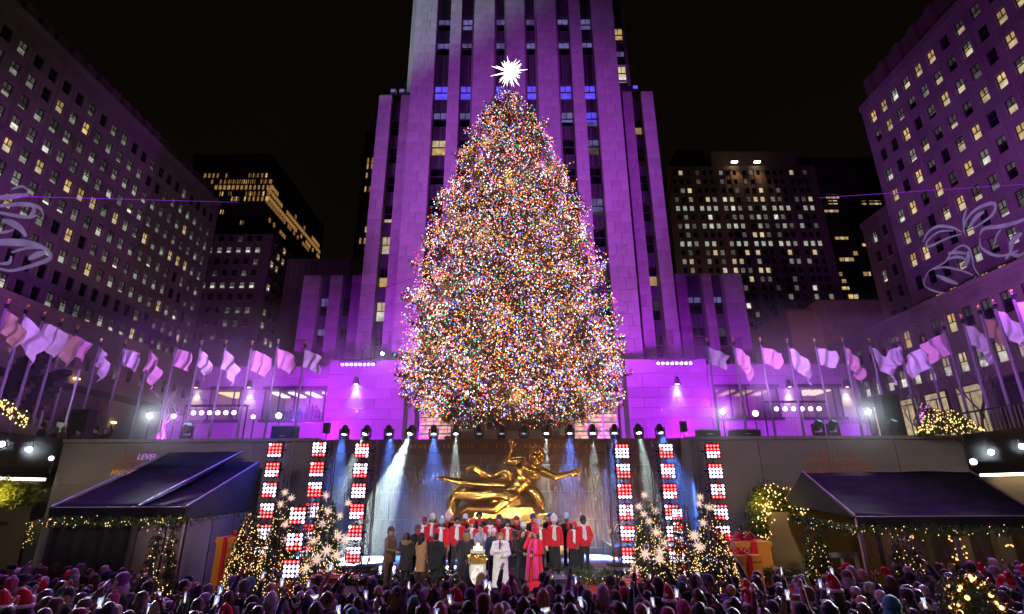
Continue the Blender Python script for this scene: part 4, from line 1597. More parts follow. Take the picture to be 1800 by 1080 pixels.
# ================================================================== STAGE
SZ, FZ = 1.1, 0.95
stg = root('stage', (0.4, 20, 0), 'low stage with pale glossy floor and red front before the gilded statue', 'stage')
MB().box(-9.0, 9.2, 18.05, 24.2, 0.02, SZ - 0.03).build('platform', BLACKM, stg)
bl = MB()
k = 0
for i in range(13):
    for j in range(4):
        x = -8.98 + i * 1.4
        y = 18.06 + j * 1.53
        if k == 0:
            fp = MB().box(-0.69, 0.69, -0.755, 0.755, -0.025, 0.0).mesh('floor_panel', STAGEF)
        link('floor_panel', fp, stg, Vector((x + 0.7, y + 0.765, SZ)) - stg.location)
        k += 1
MB().box(-5.4, 1.75, 16.3, 18.04, 0.02, FZ).build('front_platform', RINK, stg)
FRONTR = mat('red_stage_skirt', (0.5, 0.03, 0.03), 0.5, var=0.15)
for (x0, x1, y, zt) in ((1.8, 9.15, 18.0, SZ - 0.05), (-9.0, -5.5, 18.0, SZ - 0.05), (-5.4, 1.75, 16.26, FZ - 0.05)):
    MB().box(x0, x1, y - 0.03, y, 0.02, zt).build('skirt', FRONTR, stg)
    n = int((x1 - x0) / 0.75)
    for i in range(n):
        x = x0 + (x1 - x0) * i / n
        m = MB().prism([(x, y - 0.05, 0.35), (x + 0.07, y - 0.05, 0.35), (x + 0.52, y - 0.05, zt - 0.02), (x + 0.45, y - 0.05, zt - 0.02)], (0, 0.018, 0))
        m.build('gold_stripe', GOLDP, stg)
    MB().box(x0, x1, y - 0.06, y - 0.032, 0.10, 0.34).build('gold_band', GOLDP, stg)
garland('stage_garland', 'fir garland with tiny lights along the red stage front below the choir', [(1.6, 18.0, SZ + 0.04), (5.6, 17.98, SZ + 0.04), (9.1, 18.0, SZ + 0.02)], 0.15, 60, dens=220)
garland('stage_garland', 'fir garland low behind the dark coated group on stage', [(-5.4, 18.15, SZ + 0.1), (1.2, 18.15, SZ + 0.1)], 0.14, 50, dens=200)
lamp_post = []
for i, px in enumerate((668, 692, 727, 770, 786, 800)):     # small white glowing candles of light along the stage edge
    p = at(px, 1010, 18.6)
    t = root('stage_candle', (p.x, 18.6, SZ), 'small glowing white candle on the stage floor ' + ('behind the tan jacket man', 'between the tan jacket man and fur hood', 'between the fur hood and tan puffer', 'behind the black puffer', 'between the black puffer and long black coat', 'behind the long black coat')[i], 'candle', 'stage floor candles')
    MB().lathe([(0, 0), (0.06, 0), (0.06, 0.05), (0, 0.05)], 10).build('base', BLACKM, t, world=False)
    MB().lathe([(0, 0.051), (0.05, 0.051), (0.05, 0.26), (0.02, 0.30), (0, 0.30)], 10).build('flame', em('candle_white', (0.7, 0.75, 1.0), 4, False), t, world=False)

# pedestal with the switch
pb = at(839, 1030, 16.6)
pd = root('pedestal', (pb.x, 16.6, FZ), 'white crystal column pedestal with gold flower collar on the stage front', 'pedestal')
CRY = em('crystal_panel', (1.0, 0.86, 0.70), 0.5, False, noise=0.8, nscale=14, base=(0.6, 0.58, 0.55))
MB().box(-0.19, 0.19, -0.19, 0.19, 0, 0.72).build('column', CRY, pd, world=False)
for sx in (-1, 1):
    for sy in (-1, 1):
        MB().cbox((sx * 0.2, sy * 0.2, 0.36), (0.05, 0.05, 0.72)).build('corner_post', WHITEP, pd, world=False)
MB().box(-0.25, 0.25, -0.25, 0.25, 0.76, 0.92).build('collar', GOLDP, pd, world=False)
fl = MB()
for i in range(90):
    fl.ell((rnd.uniform(-0.27, 0.27), rnd.uniform(-0.28, 0.1), rnd.uniform(0.86, 1.0)), rnd.uniform(0.014, 0.028), 5, 3, 1 if i % 5 == 0 else (0 if i % 2 else 2))
tag(fl.build('flowers', [GOLDP, WARMN, GREEN], pd, world=False), kind='stuff')
MB().box(-0.2, 0.2, -0.2, 0.2, 1.03, 1.10).build('cap', WHITEP, pd, world=False)
MB().lathe([(0.13, 1.101), (0.13, 1.19), (0.05, 1.2), (0.05, 1.26), (0.0, 1.30)], 12).build('switch', em('switch_glow', (1.0, 0.8, 0.4), 2.5, False), pd, world=False)

# ================================================================== FOUNTAIN
def water_mat():
    m = bpy.data.materials.new('falling_water')
    m.use_nodes = True
    nt = m.node_tree
    b = nt.nodes['Principled BSDF']
    b.inputs['Base Color'].default_value = (0.85, 0.86, 0.9, 1)
    b.inputs['Roughness'].default_value = 0.3
    b.inputs['Alpha'].default_value = 0.10
    return m


WATER = water_mat()
m = MB()
for i in range(210):
    x = -8.0 + 16.0 * (i + rnd.random()) / 210
    zt = at(880, 840 + rnd.gauss(0, 7), 25.3).z
    z = zt
    while z > 0.9:
        L = rnd.uniform(0.25, 1.1)
        w = rnd.uniform(0.008, 0.02)
        xx = x + rnd.uniform(-0.03, 0.03)
        m.tube([(xx, 25.35 + rnd.uniform(-0.3, 0.25), z), (xx + rnd.uniform(-0.02, 0.02), 25.35, z - L)], [w * 1.5, w * 0.5], 4)
        z -= L + rnd.uniform(0.0, 0.5)
    for k in range(3):      # the broken crest of each jet
        m.ell((x + rnd.uniform(-0.06, 0.06), 25.3, zt + rnd.uniform(-0.15, 0.2)), (0.03, 0.03, rnd.uniform(0.04, 0.12)), 5, 4)
ft = tag(m.build('fountain_jets', WATER), 'curtain of thin white water jets before the granite wall', 'fountain')
ft['kind'] = 'stuff'
m = MB()
for q in range(5):
    x0 = at(1062, 980, 23.5).x + q * 0.1
    pts = []
    for k in range(16):
        t = k / 15
        pts.append((x0 + 1.5 * t * (1 if q % 2 else 0.8), 23.3 + 0.1 * q, 1.2 + 5.6 * t * 0.9 - 5.2 * t * t))
    for a, b in zip(pts, pts[1:]):
        if rnd.random() < 0.8:
            m.tube([a, b], [0.022, 0.012], 4)
tag(m.build('fountain_arc', WATER), 'arched amber lit fountain spray beside the choir', 'fountain')
fb = at(1060, 982, 23.2)
bas = root('fountain_basin', (fb.x, 23.4, 0), 'dark stone fountain basin with a glowing amber lamp beside the choir', 'basin')
MB().box(4.0, 8.0, 23.0, 25.6, 0.02, 1.5).build('curb', GRANITE, bas)
MB().box(fb.x - 0.5, fb.x + 0.5, 22.7, 22.98, fb.z - 0.12, fb.z + 0.06).build('lamp', WARMW, bas)
spot('fountain_lamp', (fb.x, 22.6, 1.8), (fb.x + 0.5, 25.8, 3.8), (1.0, 0.55, 0.2), 350, 110, 0.9, 0.15)
MB().box(-8.0, 3.99, 24.9, 25.7, 0.02, 0.9).build('curb', GRANITE, bas)

# ================================================================== LED COLUMNS
def led_panel_meshes():
    out = []
    rn = random.Random(4)
    for v in range(6):
        R_, W_ = MB(), MB()
        pat = [[1, 1, 0, 0], [0, 1, 1, 1], [0, 0, 1, 1], [0, 0, 0, 1], [1, 1, 1, 0], [0, 1, 1, 0]][v]
        for r in range(4):
            for c in range(4):
                x, z = -0.195 + 0.13 * c, 0.195 - 0.13 * r
                wh = pat[r]
                if rn.random() < 0.08: wh = 1 - wh
                t = W_ if wh else R_
                n = 10
                vs = [(x + 0.05 * math.cos(2 * PI * k / n), -0.065, z + 0.05 * math.sin(2 * PI * k / n)) for k in range(n)]
                vs += [(x + 0.056 * math.cos(2 * PI * k / n), -0.05, z + 0.056 * math.sin(2 * PI * k / n)) for k in range(n)]
                t.add(vs, [tuple(range(n))] + [(k, (k + 1) % n, (k + 1) % n + n, k + n) for k in range(n)], 0)
                vs = [(x + 0.022 * math.cos(2 * PI * k / n), -0.069, z + 0.022 * math.sin(2 * PI * k / n)) for k in range(n)]
                t.add(vs, [tuple(range(n))], 1)
        out.append((R_.mesh('red_lamps', [LEDR, LEDC]), W_.mesh('white_lamps', [LEDW, LENSW])))
    return out


_led = led_panel_meshes()
_box = MB().box(-0.275, 0.275, -0.048, 0.08, -0.275, 0.275).mesh('panel', BLACKM)


def led_column(px, pt, Y, n, step, label, z0, side, scale=1.0, seed=0):
    p = at(px, pt, Y)
    t = root('led_light_column', (p.x, Y, z0), label, 'light column', 'red and white LED columns', 0)
    H = p.z - z0
    m = MB()
    x0 = side * 0.36 * scale
    for sx in (-0.14, 0.14):
        for sy in (0.12, 0.40):
            m.tube([(x0 + sx, sy, 0), (x0 + sx, sy, H + 0.08)], 0.024, 6)
    k = 0
    z = 0.05
    while z < H - 0.3:
        s = 1 if k % 2 else -1
        m.tube([(x0 - 0.14 * s, 0.12, z), (x0 + 0.14 * s, 0.12, z + 0.35)], 0.012, 4)
        m.tube([(x0 + 0.14, 0.12, z), (x0 + 0.14, 0.40, z + 0.35)], 0.012, 4)
        m.tube([(x0 - 0.14, 0.12, z), (x0 + 0.14, 0.12, z)], 0.012, 4)
        z += 0.35
        k += 1
    m.build('truss', ALU, t, world=False)
    MB().box(x0 - 0.35, x0 + 0.35, -0.2, 0.6, 0.0, 0.04).build('base_plate', BLACKM, t, world=False)
    for i in range(n):
        zc = H - 0.28 * scale - i * step
        pn = link('led_panel', _box, t, (0, 0, zc))
        pn.scale = (scale,) * 3
        v = (i * 2 + seed) % 6 if i % 2 else (i + seed + 3) % 6
        link('red_lamps', _led[v][0], pn)
        link('white_lamps', _led[v][1], pn)
        m = MB().box(-0.03, 0.03, 0.08, 0.16, -0.33, 0.33)
        m.box(0.0, x0, 0.1, 0.15, -0.03, 0.03)
        link('bracket', m.mesh('bracket', BLACKM), pn)
    return t


led_column(486, 778, 20.6, 6, 0.715, 'LED column farthest from the statue on the blue canopy side', 0, 1, seed=0)
led_column(563, 777, 20.6, 6, 0.715, 'tall LED column behind the star hung fir near the blue canopy', 0, 1, seed=1)
led_column(638, 779, 20.6, 6, 0.715, 'LED column standing beside the blue and white beams', SZ, 1, seed=2)
led_column(1092, 780, 20.6, 6, 0.715, 'LED column closest to the choir by the amber fountain spray', SZ, -1, seed=4)
led_column(1169, 780, 20.6, 6, 0.715, 'LED column rising behind the narrow fir', 0, -1, seed=3)
led_column(1251, 780, 20.6, 6, 0.715, 'LED column beside the stacked gifts and grey wall', 0, -1, seed=5)
led_column(526, 890, 17.4, 3, 0.74, 'short LED column between the firs near the blue canopy', 0, 1, 0.95, seed=2)
led_column(1189, 894, 17.9, 6, 0.40, 'short narrow LED column half hidden behind the narrow fir', 0, 1, 0.62, seed=1)

# ================================================================== MOVING HEADS AND FLOODLIGHTS
_mh = {}


def moving_head(px, py, Y, label, lens, aim, group='moving head lights along the wall top', scale=1.0, z=None):
    p = at(px, py, Y)
    t = root('moving_head_light', (p.x, Y, z if z is not None else p.z), label, 'stage light', group)
    t.scale = (scale,) * 3
    if not _mh:
        _mh['base'] = MB().box(-0.19, 0.19, -0.15, 0.15, 0, 0.11).box(-0.17, 0.17, -0.155, -0.151, 0.02, 0.09).mesh('base', BLACKM)
        m = MB().box(-0.235, -0.185, -0.07, 0.07, 0.16, 0.50).box(0.185, 0.235, -0.07, 0.07, 0.16, 0.50).box(-0.235, 0.235, -0.07, 0.07, 0.112, 0.159)
        _mh['yoke'] = m.mesh('yoke', BLACKM)
        m = MB().lathe([(0.0, -0.24), (0.10, -0.235), (0.15, -0.16), (0.165, 0.0), (0.16, 0.12), (0.145, 0.2), (0.145, 0.24), (0.12, 0.24), (0.12, 0.2)], 16)
        _mh['head'] = m.mesh('head', BLACKM, smooth=False)
        for L in (LENSB, LENSW, LENSO, LENSP):
            mm2 = MB().lathe([(0.0, 0.222), (0.06, 0.219), (0.118, 0.205)], 16)
            _mh[L.name] = mm2.mesh('lens', L)
    link('base', _mh['base'], t)
    link('yoke', _mh['yoke'], t)
    h = link('head', _mh['head'], t, (0, 0, 0.44))
    q = (Vector(aim) - (Vector(t.location) + Vector((0, 0, 0.44)))).to_track_quat('Z', 'Y')
    h.rotation_euler = q.to_euler()
    link('lens', _mh[lens.name], h)
    return t


HZ = PZ + 0.075
BLUEB, WHITEB = (0.10, 0.26, 1.0), (0.80, 1.0, 0.93)
MH = [(605, LENSB, (560, 1000), 's', BLUEB), (643, LENSW, (560, 960), 'b', WHITEB), (683, LENSB, (700, 1000), 's', BLUEB), (722, LENSW, (610, 1050), 'b', WHITEB),
      (762, LENSB, (765, 1000), 's', BLUEB), (801, LENSW, (795, 1000), 'b', WHITEB), (842, LENSO, (850, 1000), 0, 0), (882, LENSO, (882, 1000), 0, 0), (921, LENSO, (915, 1000), 0, 0),
      (961, LENSW, (952, 1000), 'b', WHITEB), (1002, LENSB, (1005, 1000), 's', BLUEB), (1042, LENSW, (1050, 1000), 'b', WHITEB), (1081, LENSB, (1085, 1000), 's', BLUEB),
      (1123, LENSW, (1160, 960), 'b', WHITEB), (1161, LENSB, (1220, 960), 's', BLUEB)]
ORD_N = ['first', 'second', 'third', 'fourth', 'fifth', 'sixth', 'seventh', 'eighth', 'ninth', 'tenth', 'eleventh', 'twelfth', 'thirteenth', 'fourteenth', 'fifteenth']
for i, (px, L, (ax, ay), b, c) in enumerate(MH):
    a = at(ax, ay, 23.6 if i not in (3,) else 22.0)
    kind = {'lens_blue': 'blue beam', 'lens_white': 'white beam', 'lens_dim': 'dark lensed'}[L.name]
    tg = moving_head(px, 768, AW - 0.08, kind + ' moving head, ' + ORD_N[i] + ' from the canopy end of the wall top', L, a, z=HZ)
    if b:
        o = Vector(tg.location) + Vector((0, 0, 0.44))
        d = (a - o).normalized()
        o = o + d * 0.30
        if b == 'b':
            spot('beam_light', o, o + d, c, 80000 if i == 3 else 42000, 17 if i != 3 else 23, 0.35, 0.06, 0.75, 16.0)
        else:
            spot('beam_light', o, o + d, c, 36000, 36, 0.8, 0.08)
# dark moving heads and boxes standing about on the plaza edge
for px, py, lab in ((327, 770, 'dark moving head on the wall under the three spotlights'), (1441, 768, 'dark tilted moving head on the wall before the plaza shop window'), (1467, 768, 'second dark tilted moving head near the engraved pilaster'), (1573, 768, 'dark moving head beside the black speaker box')):
    moving_head(px, py, SW + 0.4, lab, LENSO, at(px + 60, 600, 22), 'unlit moving heads on the plaza edge', 1.15, z=PZ + 0.03)
for px, lab in ((574, 'small black loudspeaker on a pole at the canopy end of the wall'), (1202, 'small black loudspeaker on a pole beside the last moving head')):
    p = at(px, 757, 26.4)
    t = root('loudspeaker', (p.x, 26.4, PZ), lab, 'speaker')
    MB().tube([(0, 0, 0), (0, 0, 0.42)], 0.025, 6).lathe([(0.0, 0.0), (0.16, 0.0), (0.16, 0.03), (0, 0.03)], 10).build('stand', BLACKM, t, world=False)
    b = MB().box(-0.14, 0.14, -0.14, 0.14, 0.421, 0.92).build('cabinet', BLACKM, t, world=False)
    MB().box(-0.12, 0.12, -0.155, -0.142, 0.45, 0.89).build('grille', DRAPE, b, world=False)


def floodlight(px, py, Y, label, lens, watts=0, aim=None, col=(0.8, 0.92, 1.0), r=0.12, down=None):
    p = at(px, py, Y)
    t = root('floodlight', p, label, 'floodlight', 'bright floodlights round the plaza')
    d = (Vector(aim or (0, 0, CAM_Z)) - p).normalized()
    q = d.to_track_quat('Z', 'Y').to_matrix()
    m = MB()
    m.lathe([(0.0, -0.26), (r * 0.7, -0.24), (r, -0.04), (r * 1.08, 0.02), (r * 1.08, 0.05), (r, 0.05)], 14)
    o = m.build('housing', BLACKM, t, world=False)
    o.rotation_euler = q.to_euler()
    m = MB().lathe([(0.0, 0.035), (r * 0.5, 0.03), (r * 0.98, 0.0)], 14)
    o2 = m.build('lens', lens, o, world=False)
    zb = (down if down is not None else PZ) - p.z
    MB().tube([(0, 0.12, zb), (0, 0.12, 0)], 0.03, 6).build('stand', BLACKM, t, world=False)
    if watts:
        spot('floodlight_beam', p + d * 0.15, p + d * 5, col, watts, 30, 0.9, 0.10)


LENSF = em('flood_lens', (0.82, 0.95, 1.0), 40, False)
floodlight(262, 731, 26.5, 'brilliant white floodlight on the plaza left of the violet lamp', LENSF, 20000, (0, 2, 3.4), r=0.10)
floodlight(305, 732, 26.5, 'violet floodlight beside the brilliant white one', LENSP, 10000, (0, 2, 3.4), (0.7, 0.2, 1), r=0.11)
floodlight(51, 790, 22.0, 'brilliant white floodlight on the black fascia over the greenery', LENSF, 14000, (0, 2, 3.4), r=0.10)
floodlight(3, 781, 21.2, 'white floodlight at the end of the black fascia', LENSF, 8000, (0, 2, 3.4), r=0.10)
floodlight(1271, 723, 27.5, 'white floodlight before the wide lit plaza window', LENSF, 10000, (0, 2, 3.4), r=0.10)
floodlight(1527, 724, 27.0, 'brilliant white floodlight beside the tall black speaker', LENSF, 20000, (0, 2, 3.4), r=0.10)
floodlight(1742, 795, 22.0, 'brilliant white floodlight on the black fascia below the railing', LENSF, 14000, (0, 2, 3.4), r=0.10)
floodlight(1797, 785, 21.4, 'white floodlight at the far end of the railing', LENSF, 8000, (0, 2, 3.4), r=0.10)
floodlight(490, 731, 29.0, 'small white floodlight in front of the crowded plaza window', LENSF, 2500, r=0.14)
floodlight(672, 622, 43.0, 'white floodlight on top of the entrance wall by the big tree', LENSF, 8000, r=0.13, down=at(672, 632, 43).z)
floodlight(445, 733, 29.0, 'violet floodlight hanging between the two plaza windows', LENSP, 0, r=0.11)
floodlight(1328, 727, 29.0, 'violet floodlight in the wide lit plaza window', LENSP, 0, r=0.16)
floodlight(1711, 812, 21.6, 'small bluish floodlight under the black fascia corner', LENSP, 0, r=0.12, down=4.4)
floodlight(90, 806, 21.8, 'small bluish floodlight under the fascia above the greenery', LENSP, 0, r=0.09, down=4.4)


def lamp_bar(px0, px1, py, Y, n, label, lens=LENSP, stand=True, r=0.13):
    a, b = at(px0, py, Y), at(px1, py, Y)
    t = root('lamp_bar', ((a.x + b.x) / 2, Y, PZ if stand else a.z), label, 'light bar', 'bars of lamps on the plaza')
    m = MB()
    z = a.z + 0.42
    m.tube([(a.x - 0.6, Y + 0.1, z), (b.x + 0.6, Y + 0.1, z)], 0.045, 6)
    m.tube([(a.x - 0.6, Y + 0.35, z), (b.x + 0.6, Y + 0.35, z)], 0.045, 6)
    k = int((b.x - a.x + 1.2) / 0.35)
    for i in range(k):
        x = a.x - 0.6 + (b.x - a.x + 1.2) * i / k
        m.tube([(x, Y + 0.1, z), (x + 0.17, Y + 0.35, z)], 0.015, 4)
    if stand:
        for x in (a.x - 0.6, b.x + 0.6):
            m.tube([(x, Y + 0.2, PZ), (x, Y + 0.2, z)], 0.04, 6)
    m.build('truss', BLACKM, t)
    for i in range(n):
        x = a.x + (b.x - a.x) * i / (n - 1)
        m = MB().lathe([(0, -0.2), (r * 0.75, -0.18), (r, 0.03), (r, 0.06), (r * 0.92, 0.06)], 12)
        m.cbox((0, 0, -0.02), (r * 2.3, 0.05, 0.05))
        o = m.build('lamp', BLACKM, t, world=False)
        o.location = Vector((x, Y, a.z)) - t.location
        o.rotation_euler = (Vector((0.0, 8, 2)) - Vector((x, Y, a.z))).to_track_quat('Z', 'Y').to_euler()
        MB().lathe([(0, 0.045), (r * 0.9, 0.03)], 12).build('lens', lens, o, world=False)
        MB().tube([(0, 0, 0.03), (0, 0, 0.42)], 0.02, 4).build('hanger', BLACKM, t, world=False).location = Vector((x, Y + 0.1, a.z)) - t.location


lamp_bar(602, 656, 641, 43.3, 8, 'row of violet white lamps topping the entrance wall on the pale shoulder side', stand=False, r=0.13)
lamp_bar(1157, 1214, 639, 43.3, 8, 'row of violet white lamps topping the entrance wall on the annex side', stand=False, r=0.13)
lamp_bar(340, 411, 726, 29.5, 6, 'row of six lamps in front of the amber lit plaza window')
lamp_bar(1365, 1440, 719, 29.5, 6, 'row of six lamps in front of the smaller plaza window')

# wall sconces
_sc = None
for px, py, lab in ((345, 676, 'cone sconce beside the engraved pilaster and amber window'), (439, 676, 'cone sconce between the amber and crowded windows'), (626, 670, 'cone sconce on the bare violet wall beside the big tree'),
                    (1190, 670, 'cone sconce on the bare violet wall toward the annex'), (1387, 675, 'cone sconce between the two far plaza windows'), (1488, 675, 'cone sconce on the pilaster past the far plaza windows')):
    y = LY - 0.42
    p = at(px, py, y)
    t = root('wall_sconce', p, lab, 'wall lamp', 'cone sconces on the entrance wall')
    MB().lathe([(0.0, 0.32), (0.18, 0.32), (0.30, -0.30), (0.26, -0.30), (0.15, 0.28)], 16).build('shade', BLACKM, t, world=False)
    MB().lathe([(0.0, -0.2), (0.22, -0.24)], 12).build('lamp', em('sconce_lamp', (1.0, 0.88, 0.6), 22, False), t, world=False)
    MB().box(-0.06, 0.06, 0.15, 0.27, -0.1, 0.1).build('bracket', BLACKM, t, world=False)
    spot('sconce_beam', (p.x, y + 0.1, p.z - 0.3), (p.x, y + 0.36, p.z - 3.5), (1.0, 0.85, 0.55), 420, 62, 0.7, 0.1)

# ================================================================== FLAGPOLES
def flag_mesh(seed):
    rn = random.Random(seed)
    w, h = rn.uniform(1.5, 1.9), rn.uniform(1.15, 1.35)
    droop = rn.choice((0.35, 0.6, 0.9, 1.25, 1.5))
    ph, fr, am = rn.uniform(0, 6), rn.uniform(1.3, 2.2), rn.uniform(0.10, 0.2)
    nu, nv = 22, 12
    vs, fs = [], []
    for j in range(nv + 1):
        for i in range(nu + 1):
            u, v = i / nu, j / nv
            x = w * u * (1 - 0.30 * droop * u) * (0.95 - 0.22 * v * droop) + 0.06 * w * math.sin(7 * v + ph + 4 * u) * u
            z = -v * h - droop * h * 0.75 * u ** 1.25 + 0.10 * h * droop * u * math.sin(ph + 5 * v)
            y = (1.3 * am) * (0.3 + u) * math.sin(fr * 2 * PI * u + ph + v * 1.7) + 0.05 * math.sin(9 * v + 6 * u + ph) * u + 0.05 * math.sin(17 * u + 8 * v + ph) * (0.3 + v)
            vs.append((x, y, z))
    for j in range(nv):
        for i in range(nu):
            a = j * (nu + 1) + i
            fs.append((a, a + 1, a + nu + 2, a + nu + 1))
    return MB().add(vs, fs).mesh('flag', FLAGC, smooth=True)


_flags = [flag_mesh(50 + i) for i in range(9)]
_pole = None
ZTOP = at(537, 603, 29).z
LP = [(15, 531), (48, 541), (78, 553), (108, 565), (136, 577), (178, 600), (221, 602), (267, 604), (312, 601), (354, 603), (397, 603), (443, 604), (489, 601), (537, 603)]
RP = [(1243, 599), (1289, 599), (1336, 598), (1384, 600), (1432, 600), (1481, 599), (1528, 600), (1578, 598), (1624, 598), (1657, 571), (1690, 558), (1720, 542), (1746, 532), (1778, 515)]
FC = {'v': (0.74, 0.68, 0.80), 'p': (0.80, 0.42, 0.62), 'g': (0.50, 0.38, 0.22), 'w': (0.72, 0.70, 0.72), 'r': (0.62, 0.22, 0.32)}
FW = {'v': 'pale lilac', 'p': 'rose pink', 'g': 'gold brown', 'w': 'silvery white', 'r': 'deep pink'}
LCOL = 'gvwgpwvppvvppw'
RCOL = 'vppvvpvvvpwgwv'
pm_ = MB().tube([(0, 0, 0), (0, 0, 1)], [1.0, 0.72], 8).mesh('shaft', POLE)
bm_ = MB().ell((0, 0, 0.1), 0.085, 10, 8).tube([(0, 0, -0.06), (0, 0, 0.05)], 0.045, 8).mesh('finial', GOLDP)
tm_ = MB().tube([(0, 0, -0.32), (0, 0, -0.10)], 0.075, 8).tube([(-0.10, -0.06, -0.15), (0.10, -0.06, -0.15)], 0.03, 5).mesh('truck', BLACKM)
for side, ps, cs in (('left', LP, LCOL), ('right', RP, RCOL)):
    for i, ((px, py), c) in enumerate(zip(ps, cs)):
        p = atZ(px, py, ZTOP) if py < 590 or True else None
        if 595 < py:
            Y = 29.0 + (0.02 * (i % 3))
            p = at(px, py, Y)
        n = ORD_N[i] if side == 'left' else ORD_N[len(ps) - 1 - i]
        t = root('flagpole', (p.x, p.y, PZ), 'flagpole flying a %s flag, %s from the outer end of the %s row' % (FW[c], n, side), 'flagpole', 'flagpoles around the rink')
        H = p.z - PZ
        s = link('shaft', pm_, t)
        s.scale = (0.075, 0.075, H)
        link('finial', bm_, t, (0, 0, H))
        link('truck', tm_, t, (0, 0, H))
        f = link('flag', _flags[(i * 4 + (2 if side == 'left' else 0)) % 9], t, (0.05, 0, H - 0.42))
        f.color = (*FC[c], 1)
        sc_ = rnd.uniform(0.76, 0.94)
        rz = rnd.uniform(-0.35, 0.35)
        if side == 'right' and i in (7, 8, 9): rz += PI
        f.rotation_euler = (0, rnd.uniform(-0.1, 0.15), rz)
        f.scale = (sc_,) * 3

# ================================================================== CANOPY TENTS
ct = root('canopy_tent', (-12.5, 20, 0), 'black sloped canopy with blue sheen and lit garland at its eave', 'tent')
E0 = at(90, 893, 17.0)
zE = E0.z
zR = at(360, 795, 23.6).z
xs_ = [at(90, 893, 17.0).x, at(243, 893, 17.0).x, at(327, 893, 17.0).x]
xb_ = [at(298, 795, 23.6).x, at(425, 795, 23.6).x, at(455, 812, 23.6).x]


def roof_sheet(c, n1=10, n2=12, sag=0.16, wr=0.02, th=0.03):
    """sagging cloth between four corners (front a,b; back b2,a2)"""
    a, b, b2, a2 = [Vector(p) for p in c]
    vs, fs = [], []
    for top in (0, 1):
        for j in range(n2 + 1):
            for i in range(n1 + 1):
                u, v = i / n1, j / n2
                p = a.lerp(b, u).lerp(a2.lerp(b2, u), v)
                s = sag * 4 * v * (1 - v) * (0.6 + 0.4 * math.sin(PI * u)) * -1 + wr * math.sin(9 * u + 17 * v) * math.sin(13 * v - 4 * u + 1)
                vs.append((p.x, p.y, p.z + s - th * (1 - top)))
    N = (n1 + 1) * (n2 + 1)
    for j in range(n2):
        for i in range(n1):
            q = j * (n1 + 1) + i
            fs.append((q, q + n1 + 1, q + n1 + 2, q + 1))
            fs.append((q + N, q + 1 + N, q + n1 + 2 + N, q + n1 + 1 + N))
    for i in range(n1):
        fs.append((i, i + 1, i + 1 + N, i + N))
        q = n2 * (n1 + 1) + i
        fs.append((q, q + N, q + 1 + N, q + 1))
    return MB().add(vs, fs)


roof_sheet([(xs_[0], 17, zE), (xs_[1], 17, zE), (xb_[1], 23.6, zR), (xb_[0], 23.6, zR)]).build('roof_panel', CANVAS, ct, smooth=True)
zR2 = at(420, 813, 23.6).z
roof_sheet([(xs_[1] + 0.06, 17, zE - 0.02), (xs_[2], 17, zE - 0.02), (xb_[2], 23.6, zR2), (at(380, 813, 23.6).x, 23.6, zR2)], sag=0.1).build('roof_panel', CANVAS, ct, smooth=True)
for a, b in (((xs_[0], 17, zE + 0.03), (xb_[0], 23.6, zR + 0.03)), ((xs_[1], 17, zE + 0.05), (xb_[1], 23.6, zR + 0.03)), ((xs_[2], 17, zE + 0.02), (xb_[2], 23.6, zR2 + 0.02)), ((xs_[0], 16.97, zE), (xs_[2], 16.97, zE))):
    MB().tube([a, b], 0.03, 6).build('rafter', GREYP, ct)
MB().box(xs_[0], xs_[2], 16.94, 16.965, zE - 0.30, zE).build('valance', CANVAS, ct)
MB().prism([(xs_[2] + 0.02, 17, zE - 0.32), (xs_[2] + 0.02, 17, zE), (xb_[2] + 0.02, 23.6, zR2), (xb_[2] + 0.02, 23.6, zE - 0.32)], (0.03, 0, 0)).build('gable', DRAPE, ct)
for x in (xs_[0] + 0.06, xs_[1] + 0.05, xs_[2] - 0.05):
    MB().box(x - 0.06, x + 0.06, 17.0, 17.12, 0, zE - 0.02).build('post', ALU, ct)
for x, y in ((xb_[0] + 0.1, 23.4), (xb_[2] - 0.1, 23.4), (xs_[2] + 0.35, 20.2)):
    MB().box(x - 0.06, x + 0.06, y - 0.06, y + 0.06, 0, zE - 0.3).build('post', ALU, ct)
# hanging dark side sheet, wavy
vs, fs = [], []
n = 40
for i in range(n + 1):
    x = xs_[0] + 0.14 + (xs_[1] - xs_[0] - 0.2) * i / n
    y = 17.06 + 0.05 * math.sin(i * 0.9) + 0.03 * math.sin(i * 2.3)
    vs += [(x, y, 0.0), (x, y, zE - 0.05)]
for i in range(n):
    fs.append((2 * i, 2 * i + 2, 2 * i + 3, 2 * i + 1))
MB().add(vs, fs).build('side_sheet', DRAPE, ct, smooth=True)
for i in range(3):
    xa = xs_[1] + 0.13 + (xs_[2] - xs_[1] - 0.2) / 1 * 0
    break
MB().box(xs_[1] + 0.12, xs_[2] - 0.12, 17.04, 17.08, 0, zE - 0.4).build('wall_panel', GREYP, ct)
for i in range(3):
    ya = 17.2 + i * 2.1
    MB().prism([(xs_[2] + 0.03 + (ya - 17) * (xb_[2] - xs_[2]) / 6.6, ya, 0), (xs_[2] + 0.03 + (ya + 2.0 - 17) * (xb_[2] - xs_[2]) / 6.6, ya + 2.0, 0), (xs_[2] + 0.03 + (ya + 2.0 - 17) * (xb_[2] - xs_[2]) / 6.6, ya + 2.0, zE - 0.35), (xs_[2] + 0.03 + (ya - 17) * (xb_[2] - xs_[2]) / 6.6, ya, zE - 0.35)], (0.03, 0, 0)).build('wall_panel', GREYP, ct)
garland('eave_garland', 'lit fir garland under the eave of the blue sheened canopy', [(xs_[0], 16.85, zE - 0.36), (xs_[1], 16.85, zE - 0.40), (xs_[2], 16.85, zE - 0.36), (xb_[2] + 0.1, 22.5, zE - 0.38)], 0.10, 110, sag=0.03)

